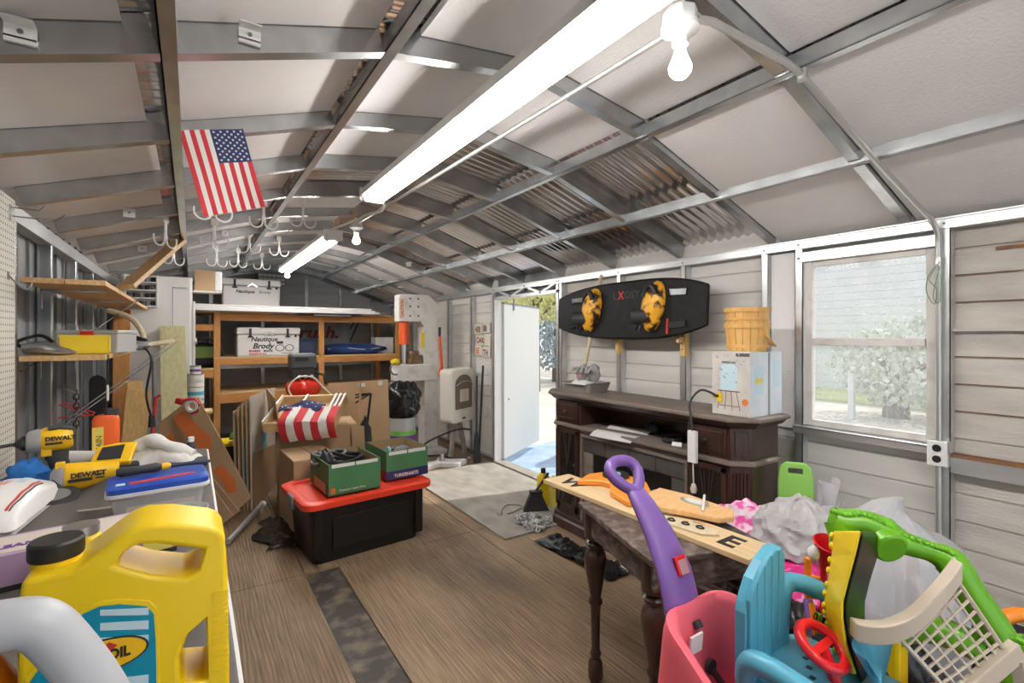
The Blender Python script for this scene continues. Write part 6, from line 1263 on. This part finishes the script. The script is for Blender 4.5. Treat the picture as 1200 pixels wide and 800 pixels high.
tag(MB().blob((2.30, 1.24, .26), (.24, .18, .27), .2, 2.5, 2, n=30, flat_bottom=0, pw=.8).build('trash_bag', 'bag_black', None, smooth=60), 'full black trash bag under the pink blanket by the console', 'trash bag')
tag(MB().blob((2.19, 1.33, .58), (.21, .14, .12), .35, 3, 6, n=40).build('pink_blanket', 'pink_blanket', None, smooth=60), 'pink and white patterned blanket bundled beside the console end', 'blanket')
t = thing('plastic_bag', 'knotted translucent white plastic bag on top of the pile', 'bag', (2.23, 1.08, .50))
def bagf(u, v):
    th = 2 * PI * u; ph = PI * v; q = Vector((math.cos(th) * math.sin(ph), math.sin(th) * math.sin(ph), math.cos(ph)))
    k = 1.06 + .16 * noise.fractal(q * 2.2, 1., 2., 2) - .16 * abs(noise.noise(q * 3.3 + Vector((4, 1, 2)))) - .05 * abs(noise.noise(q * 7.5 + Vector((1, 7, 3)))) + .03 * math.sin(th * 14) * (1 - v) ** 1.5
    return Vector((q.x * .205 * k, q.y * .17 * k, .14 + q.z * .145 * k))
MB().grid(bagf, 110, 56, cu=True).build('body', 'bag_white', t, smooth=40)
MB().sheet(lambda u, v: (.13 + .05 * (u - .5) * (1 + 2 * v) + .05 * v, -.05 + .03 * math.sin(7 * u), .22 + .13 * v + .01 * math.sin(9 * u)), 8, 8, .003).build('ear', 'bag_white', t, smooth=70)
MB().sheet(lambda u, v: (.07 + .06 * u, -.10 - .03 * v, .23 + .05 * v + .01 * math.sin(8 * u)), 6, 5, .003).build('ear', 'bag_white', t, smooth=70)
tag(MB().blob((2.06, .98, .50), (.19, .16, .08), .25, 2.5, 4, n=32).build('magenta_bag', 'magenta', None, smooth=60), 'bright magenta patterned bag under the white plastic bag', 'bag')
tag(MB().blob((1.97, .93, .24), (.26, .22, .27), .25, 3, 5, n=36, flat_bottom=0, pw=.8).build('trash_bag', 'bag_black', None, smooth=60), 'full black trash bag under the magenta patterned bag', 'trash bag')
tag(MB().blob((1.74, .92, .22), (.17, .14, .26), .25, 3, 7, n=36, flat_bottom=0, pw=.8).build('trash_bag', 'bag_black', None, smooth=60), 'full black trash bag squeezed between table and aqua toy', 'trash bag')
t = thing('purple_strap', 'purple and red straps sticking out under the magenta bag', 'straps', (1.9, .88, .50)); MB().tube(bez([(.0, .12, .02), (.08, .02, .02), (.16, -.04, -.02), (.22, -.08, -.05)], 5), .014, 7, flat=.4).build('purple_strap', 'purple_toy', t); MB().tube(bez([(.10, .0, .0), (.18, -.02, .05), (.16, -.05, -.06)], 5), .010, 7).build('red_strap', 'red_toy', t)
t = thing('covered_bundle', 'large bundle under a pale plastic cover against the window wall', 'bundle', (2.48, .78, 0))
def cov(u, v):
    th = 2 * PI * u; q = v
    r = (.265 + .06 * noise.noise(Vector((math.cos(th) * 2, math.sin(th) * 2, 1)))) * math.sin(min(1, q * 1.25) * PI / 2) ** .7 * (1 + .04 * math.sin(11 * th) * q + .05 * noise.noise(Vector((th * 5, q * 2.5, 3))) - .10 * abs(noise.noise(Vector((math.cos(th) * 4 + q * 2, math.sin(th) * 4, q * 3)))) - .06 * abs(noise.noise(Vector((math.cos(th) * 9, math.sin(th) * 9 + q * 3, q * 6)))))
    return Vector((r * math.cos(th) * 1.15, r * math.sin(th) * 1.1, .775 - .775 * q ** 1.7 + .06 * math.cos(th - 2.3) * (1 - q)))
MB().grid(cov, 120, 48, cu=True).build('cover', 'cover_white', t, smooth=40)
MB().sheet(lambda u, v: (-.36 - .03 * v + .01 * math.sin(9 * u), -.15 + .26 * u, .48 - .36 * v), 12, 10, .004).build('loose_fold', 'cover_white', t, smooth=70)
tag(MB().blob((1.86, .62, .22), (.18, .18, .30), .3, 3, 9, n=36, flat_bottom=0, pw=.8).build('trash_bag', 'bag_black', None, smooth=60), 'full black trash bag behind the lattice net toy', 'trash bag')
# pink push car with purple handle
t = thing('push_car', 'pink toddler push car with tall purple loop handle', 'toy car', (1.165, .62, 0))
W2 = .165
def rim(y_):  # rim height along the car, rear (+y) high
    s = max(0., min(1., (y_ + .22) / .46)); return .50 + .27 * s * s * (3 - 2 * s)
rings = []
def ringp(ins, zf):
    out_ = []
    for x, y_ in rrect(2 * (W2 - ins), .48 - 2 * ins, .09 - ins * .5, 7): out_.append(Vector((x, y_, zf(y_))))
    return out_
b_ = MB().loft([ringp(-.02, lambda y_: .36), ringp(-.022, lambda y_: .45), ringp(.0, lambda y_: rim(y_) - .03), ringp(.006, lambda y_: rim(y_)), ringp(.022, lambda y_: rim(y_) + .006), ringp(.034, lambda y_: rim(y_) - .008), ringp(.045, lambda y_: rim(y_) * .55 + .20), ringp(.06, lambda y_: .44), ringp(.10, lambda y_: .43)])
b_.build('body', 'pink_toy', t, smooth=60)
for sx in (-1, 1):
    for sy in (-.15, .17):
        MB().lathe([(.0, -.03), (.095, -.03), (.11, -.02), (.11, .02), (.095, .03), (0, .03)], 22, (sx * (W2 + .012), sy, .365), (0, PI / 2, 0)).build('wheel', 'white_paint', t, smooth=40)
        MB().tube([(sx * (W2 + .02), sy + .150 * math.cos(a), .375 + .215 * math.sin(a)) for a in [PI * k / 12 for k in range(13)]], .036, 8).build('fender', 'pink_toy', t, smooth=50)
MB().mm((-.028, .158, .50), (-.008, .186, .58)).build('sticker', 'white_paint', t) if False else MB().box((-.045, .183, .69), (.05, .006, .05), (.1, 0, 0)).build('sticker', 'white_paint', t)
MB().tube(bez([(.02, .18, .60), (.03, .12, .55), (.06, .02, .48), (.08, -.06, .455)], 5), .012, 6, flat=.3).build('belt', 'rubber', t); MB().cyl((.02, .188, .605), (.02, .178, .605), .02, n=12).build('belt_anchor', 'rubber', t); MB().cyl((-.02, .20, .735), (-.02, .19, .72), .012, n=10).build('bolt', 'rubber', t)
# handle: stem and loop
stem = [(-.015, .225, .60, .072), (-.015, .245, .74, .070), (-.015, .275, .84, .066), (-.015, .33, .93, .056), (-.015, .39, 1.0, .043), (-.015, .425, 1.035, .032)]
MB().loft([[Vector((x0 + hw * math.cos(a) * 1.0, y0 + .028 * math.sin(a), z0)) for a in [2 * PI * k / 14 for k in range(14)]] for x0, y0, z0, hw in stem]).build('handle_stem', 'purple_toy', t, smooth=60)
lp = [(-.015, .415, 1.025), (-.052, .44, 1.048), (-.072, .465, 1.075), (-.058, .485, 1.098), (-.015, .492, 1.106), (.028, .485, 1.098), (.042, .465, 1.075), (.022, .44, 1.048), (-.015, .415, 1.025)]
MB().tube(bez(lp, 5), .018, 10).build('handle_loop', 'purple_toy', t, smooth=60)
MB().box((-.012, .254, .862), (.045, .012, .05), (-.40, 0, 0)).build('badge', 'red_toy', t, bevel=.003); MB().box((-.012, .2485, .860), (.033, .006, .038), (-.40, 0, 0)).build('badge_face', 'glove_pink', t)
tag(MB().blob((1.165, .60, .13), (.24, .28, .135), .15, 2.5, 12, n=32, flat_bottom=0, pw=.7).build('trash_bag', 'bag_black', None, smooth=60), 'low black trash bag that the pink push car stands on', 'trash bag')
# aqua ride on toy with red wheel
t = thing('ride_on_toy', 'small aqua toy with slatted back and red steering wheel', 'toy', (1.235, .56, .52), (0, 0, .0))
n_s = 5; w_s = .165 / n_s
tops = [.345, .385, .412, .428, .430]
for k in range(n_s):
    x0 = -.088 + k * w_s
    tf = lambda x_: .432 - .9 * max(0, (.03 - x_)) ** 1.6 * 3.2 - 1.2 * max(0, x_ - .06)
    MB().prism([(x0 + .0012, .06), (x0 + w_s - .0012, .06), (x0 + w_s - .0012, tf(x0 + w_s)), (x0 + w_s * .5, tf(x0 + w_s * .5)), (x0 + .0012, tf(x0) - .004)], (0, .108, 0), (1, 0, 0), (0, 0, 1), (0, .014, 0)).build('slat', 'aqua_toy', t, bevel=.003)
MB().prism([(-.092, .05), (.08, .05), (.08, .428), (.04, .432), (-.01, .410), (-.055, .375), (-.085, .325), (-.092, .30)], (0, .118, 0), (1, 0, 0), (0, 0, 1), (0, .030, 0)).build('back_panel', 'aqua_toy', t, bevel=.004)
MB().loft([[Vector((x + .03, y_ - .03, z)) for x, y_ in rrect(w_, d_, .06, 5)] for w_, d_, z in ((.28, .34, .0), (.30, .36, .02), (.30, .36, .15), (.27, .33, .17))]).build('deck', 'aqua_toy', t, smooth=40)
for k in range(4): MB().mm((-.03 + .03 * k, -.02 + .022 * k, .1702), (-.018 + .03 * k, -.008 + .022 * k, .1715)).build('slot', 'navy', t)
MB().tube(bez([(.085, .13, .15), (.10, .13, .29), (.14, .12, .315), (.18, .06, .30), (.19, .0, .26), (.185, -.02, .15)], 5), .024, 10).build('arm', 'aqua_toy', t, smooth=50)
MB().tube(bez([(-.105, .11, .15), (-.118, .08, .215), (-.115, -.04, .21), (-.09, -.14, .16)], 5), .026, 10).build('arm', 'aqua_toy', t, smooth=50)
MB().grid(lambda u, v: Vector((.09 + .075 * math.sin(v * PI) * math.cos(u * PI) * 1.1, -.10 + .05 * math.sin(v * PI) * math.sin(u * PI), .16 + .10 * math.sin(v * PI) + .03 * v)), 14, 10).build('cowl', 'aqua_toy', t, smooth=60)
MB().xf(Matrix.Identity(4)).tube([(math.cos(a) * .054, math.sin(a) * .046, math.sin(a) * .028) for a in [2 * PI * k / 24 for k in range(24)]], .0125, 10, closed=True).xf(Matrix.Translation((.035, .0, .242))).build('steering_wheel', 'red_toy', t, smooth=60)
MB().cyl((.035, 0, .237), (.04, -.03, .165), .014, n=10).build('column', 'red_toy', t); MB().box((.035, 0, .240), (.10, .018, .010), (.5, 0, 0)).build('spoke', 'red_toy', t)
ph = MB().box((.085, .05, .27), (.046, .012, .085), (-.25, .35, .1)).build('phone_panel', 'purple_toy', t, bevel=.005); MB().box((.085, .042, .27), (.034, .004, .070), (-.25, .35, .1)).build('phone_face', 'toy_orange', t)
MB().lathe([(.008, 0), (.012, .002), (.008, .003)], 12, (.084, .0385, .278), (PI / 2, 0, 0), cap=False).build('phone_dial', 'print_black', t); MB().lathe([(.008, 0), (.012, .002), (.008, .003)], 12, (.088, .0415, .258), (PI / 2, 0, 0), cap=False).build('phone_dial', 'print_black', t)
MB().box((.118, .05, .245), (.02, .02, .05), (0, .3, 0)).build('green_key', 'toy_green', t, bevel=.004)
# yellow, black and green play frame
LV = [((1.382, .584, 1.005), (1.301, .493, 1.054), (1.431, .515, 1.017), (1.515, .591, .973)), ((1.378, .586, .943), (1.289, .501, .998), (1.429, .516, .957), (1.512, .593, .907)), ((1.371, .591, .877), (1.276, .51, .938), (1.413, .527, .892), (1.499, .602, .837)), ((1.363, .596, .822), (1.266, .517, .888), (1.402, .534, .839), (1.49, .608, .778)), ((1.367, .593, .778), (1.266, .517, .848), (1.402, .534, .796), (1.492, .607, .731)), ((1.382, .584, .712), (1.272, .512, .789), (1.413, .527, .731), (1.505, .598, .661)), ((1.407, .567, .635), (1.289, .501, .719), (1.445, .505, .656), (1.537, .577, .579)), ((1.426, .554, .525), (1.305, .49, .619), (1.472, .488, .548), (1.561, .561, .461)), ((1.43, .55, .0), (1.36, .45, .0), (1.49, .45, .0), (1.56, .55, .0))]
t = thing('play_frame', 'yellow black and green plastic play frame standing in the pile', 'toy', (1.46, .5, 0))
E_ = .012
MB().loft([[Vector(l), Vector(c), Vector(c).lerp(Vector(r), .12), Vector(b)] for l, c, r, b in LV[:7]]).build('yellow_post', 'toy_yellow', t, world=True, bevel=.006)
MB().loft([[Vector(c).lerp(Vector(r), .13) + Vector((.0, -.004, 0)), Vector(c).lerp(Vector(r), 1.5), Vector(b).lerp(Vector(r), .2), Vector(c).lerp(Vector(b), .3)] for l, c, r, b in LV]).build('black_panel', 'toy_black', t, world=True, bevel=.012)
for i in range(6):
    for q in (.2, .6): p_ = Vector(LV[i][0]).lerp(Vector(LV[i + 1][0]), q); MB().blob(p_, (.008, .007, .010), 0, 1, 1, n=10).build('scallop', 'toy_yellow', t, world=True, smooth=60)
GP = [(1.468, .622, 1.008), (1.486, .598, 1.0), (1.517, .566, 1.004), (1.55, .532, .978), (1.573, .493, .961), (1.604, .448, .948), (1.62, .413, .93), (1.634, .381, .871), (1.647, .347, .807), (1.655, .319, .763), (1.656, .294, .755)]
gr = [.034, .036, .034, .046, .030, .026, .038, .034, .036, .034, .040]
gb = bez(GP, 4); rr_ = []
for i in range(len(gb)): k = min(len(gr) - 2, i // 4); f_ = (i % 4) / 4 if i < len(gb) - 1 else 1; rr_.append(gr[k] + (gr[k + 1] - gr[k]) * f_)
MB().tube(gb, rr_, 12).build('green_arch', 'toy_green', t, world=True, smooth=60)
bd = MB()
for i in range(0, len(gb) * 2 - 1, 2): 
    p_ = gb[i // 2] if i % 2 == 0 else (gb[i // 2] + gb[i // 2 + 1]) / 2
    bd.blob(p_ + Vector((-.55, -.25, .80)) * rr_[i // 2], (.008, .008, .008), 0, 1, 1, n=8)
bd.build('bead_trim', 'toy_green', t, world=True, smooth=60)
MB().cyl((1.545, .545, .972), (1.515, .50, .955), .046, .042, 20).build('boss', 'toy_green', t, world=True, smooth=40, bevel=.006)
MB().tube([(1.47, .61, 1.0), (1.462, .60, .96), (1.458, .60, .93)], [.032, .026, .022], 12).build('green_lug', 'toy_green', t, world=True, smooth=60)
MB().tube(bez([(1.593, .528, .698), (1.626, .482, .726), (1.641, .424, .734), (1.661, .363, .72)], 5), .036, 10).build('lower_bar', 'toy_green', t, world=True, smooth=60)
MB().tube([(1.66, .30, .76), (1.67, .30, .4), (1.68, .30, 0)], .032, 10).build('leg', 'toy_green', t, world=True, smooth=60)
MB().mm((1.56, .50, .0), (1.63, .56, .70)).build('yellow_leg', 'toy_yellow', t, world=True, bevel=.01)
t = thing('lattice_goal', 'tan plastic toy goal with curved rim and lattice net', 'toy goal', (1.40, .36, .60))
HP = [(1.277, .497, .832), (1.287, .466, .837), (1.303, .432, .853), (1.331, .402, .882), (1.365, .379, .923), (1.406, .363, .958), (1.439, .354, .985)]
hb = bez(HP, 5)
MB().loft([[p_ + Vector(d) for d in ((.010, .012, .020), (-.010, -.012, .020), (-.010, -.012, -.022), (.010, .012, -.022))] for p_ in hb]).build('rim', 'toy_tan', t, world=True, bevel=.003)
q = [Vector(p_) for p_ in ((1.315, .420, .835), (1.432, .356, .965), (1.490, .285, .812), (1.362, .350, .742))]
for k in range(1, 7):
    for sgn in (0, 1):
        e0, e1 = (quadpt(q, k / 7, 0), quadpt(q, k / 7, 1)) if sgn else (quadpt(q, 0, k / 7), quadpt(q, 1, k / 7))
        MB().tube([e0, (e0 + e1) / 2, e1], .0034, 6).build('net_bar', 'toy_tan', t, world=True)
for i in range(4): MB().tube([q[i], (q[i] + q[(i + 1) % 4]) / 2, q[(i + 1) % 4]], .0055, 6).build('net_edge', 'toy_tan', t, world=True)
MB().beam((1.515, .272, .822), (1.345, .352, .706), .022, .042, (0, 0, 1)).build('lower_rim', 'toy_tan', t, world=True, bevel=.003); MB().beam((1.515, .272, .80), (1.52, .25, .60), .02, .03, (1, 0, 0)).build('strut', 'toy_tan', t, world=True)
# small toys in the pile
t = thing('toy_funnel', 'glossy red plastic funnel wedged behind the yellow post', 'toy', (1.585, .695, .80)); MB().lathe([(.010, 0), (.014, .02), (.040, .10), (.044, .105), (.040, .107), (.010, .03)], 18, rot=(.25, -.2, 0)).build('cone', 'red_toy', t, smooth=45); MB().cyl((0, 0, 0), (-.0, .0, -.12), .010, n=8).build('stem', 'red_toy', t)
t = thing('toy_gear', 'orange toy gear with white knob beside the yellow post', 'toy', (1.46, .68, .80)); g_ = MB(); g_.prism([((.032 if k % 2 else .024) * math.cos(k * PI / 9), (.032 if k % 2 else .024) * math.sin(k * PI / 9)) for k in range(18)], (0, 0, 0), (1, 0, 0), (0, 0, 1), (.01, -.02, 0)); g_.build('gear', 'toy_orange', t); MB().blob((.03, .0, .085), (.016, .016, .022), .2, 4, 2, n=12).build('knob', 'white_paint', t, smooth=60); MB().cyl((.02, .01, -.25), (.02, .01, .07), .010, n=8).build('rod', 'toy_orange', t)
t = thing('orange_toy', 'orange and black toy part against the wall side of the pile', 'toy', (2.13, .38, .0)); MB().mm((-.06, -.10, .0), (.06, .10, .60)).build('body', 'nylon_black', t, bevel=.02); MB().tube(bez([(-.07, .06, .60), (0, .0, .65), (.05, -.08, .62)], 5), .022, 8).build('orange_bar', 'toy_orange', t, smooth=60); MB().blob((-.03, .09, .64), (.025, .025, .02), .1, 2, 1, n=12).build('green_cap', 'toy_green', t, smooth=60)
t = thing('red_toy', 'glossy red toy scoop lying below the lattice net', 'toy', (1.62, .42, .5)); MB().blob((0, 0, .05), (.09, .06, .05), .15, 2, 3, n=20).build('scoop', 'red_toy', t, smooth=60); MB().cyl((.05, -.03, .06), (.20, -.10, .10), .016, n=8).build('handle', 'red_toy', t)
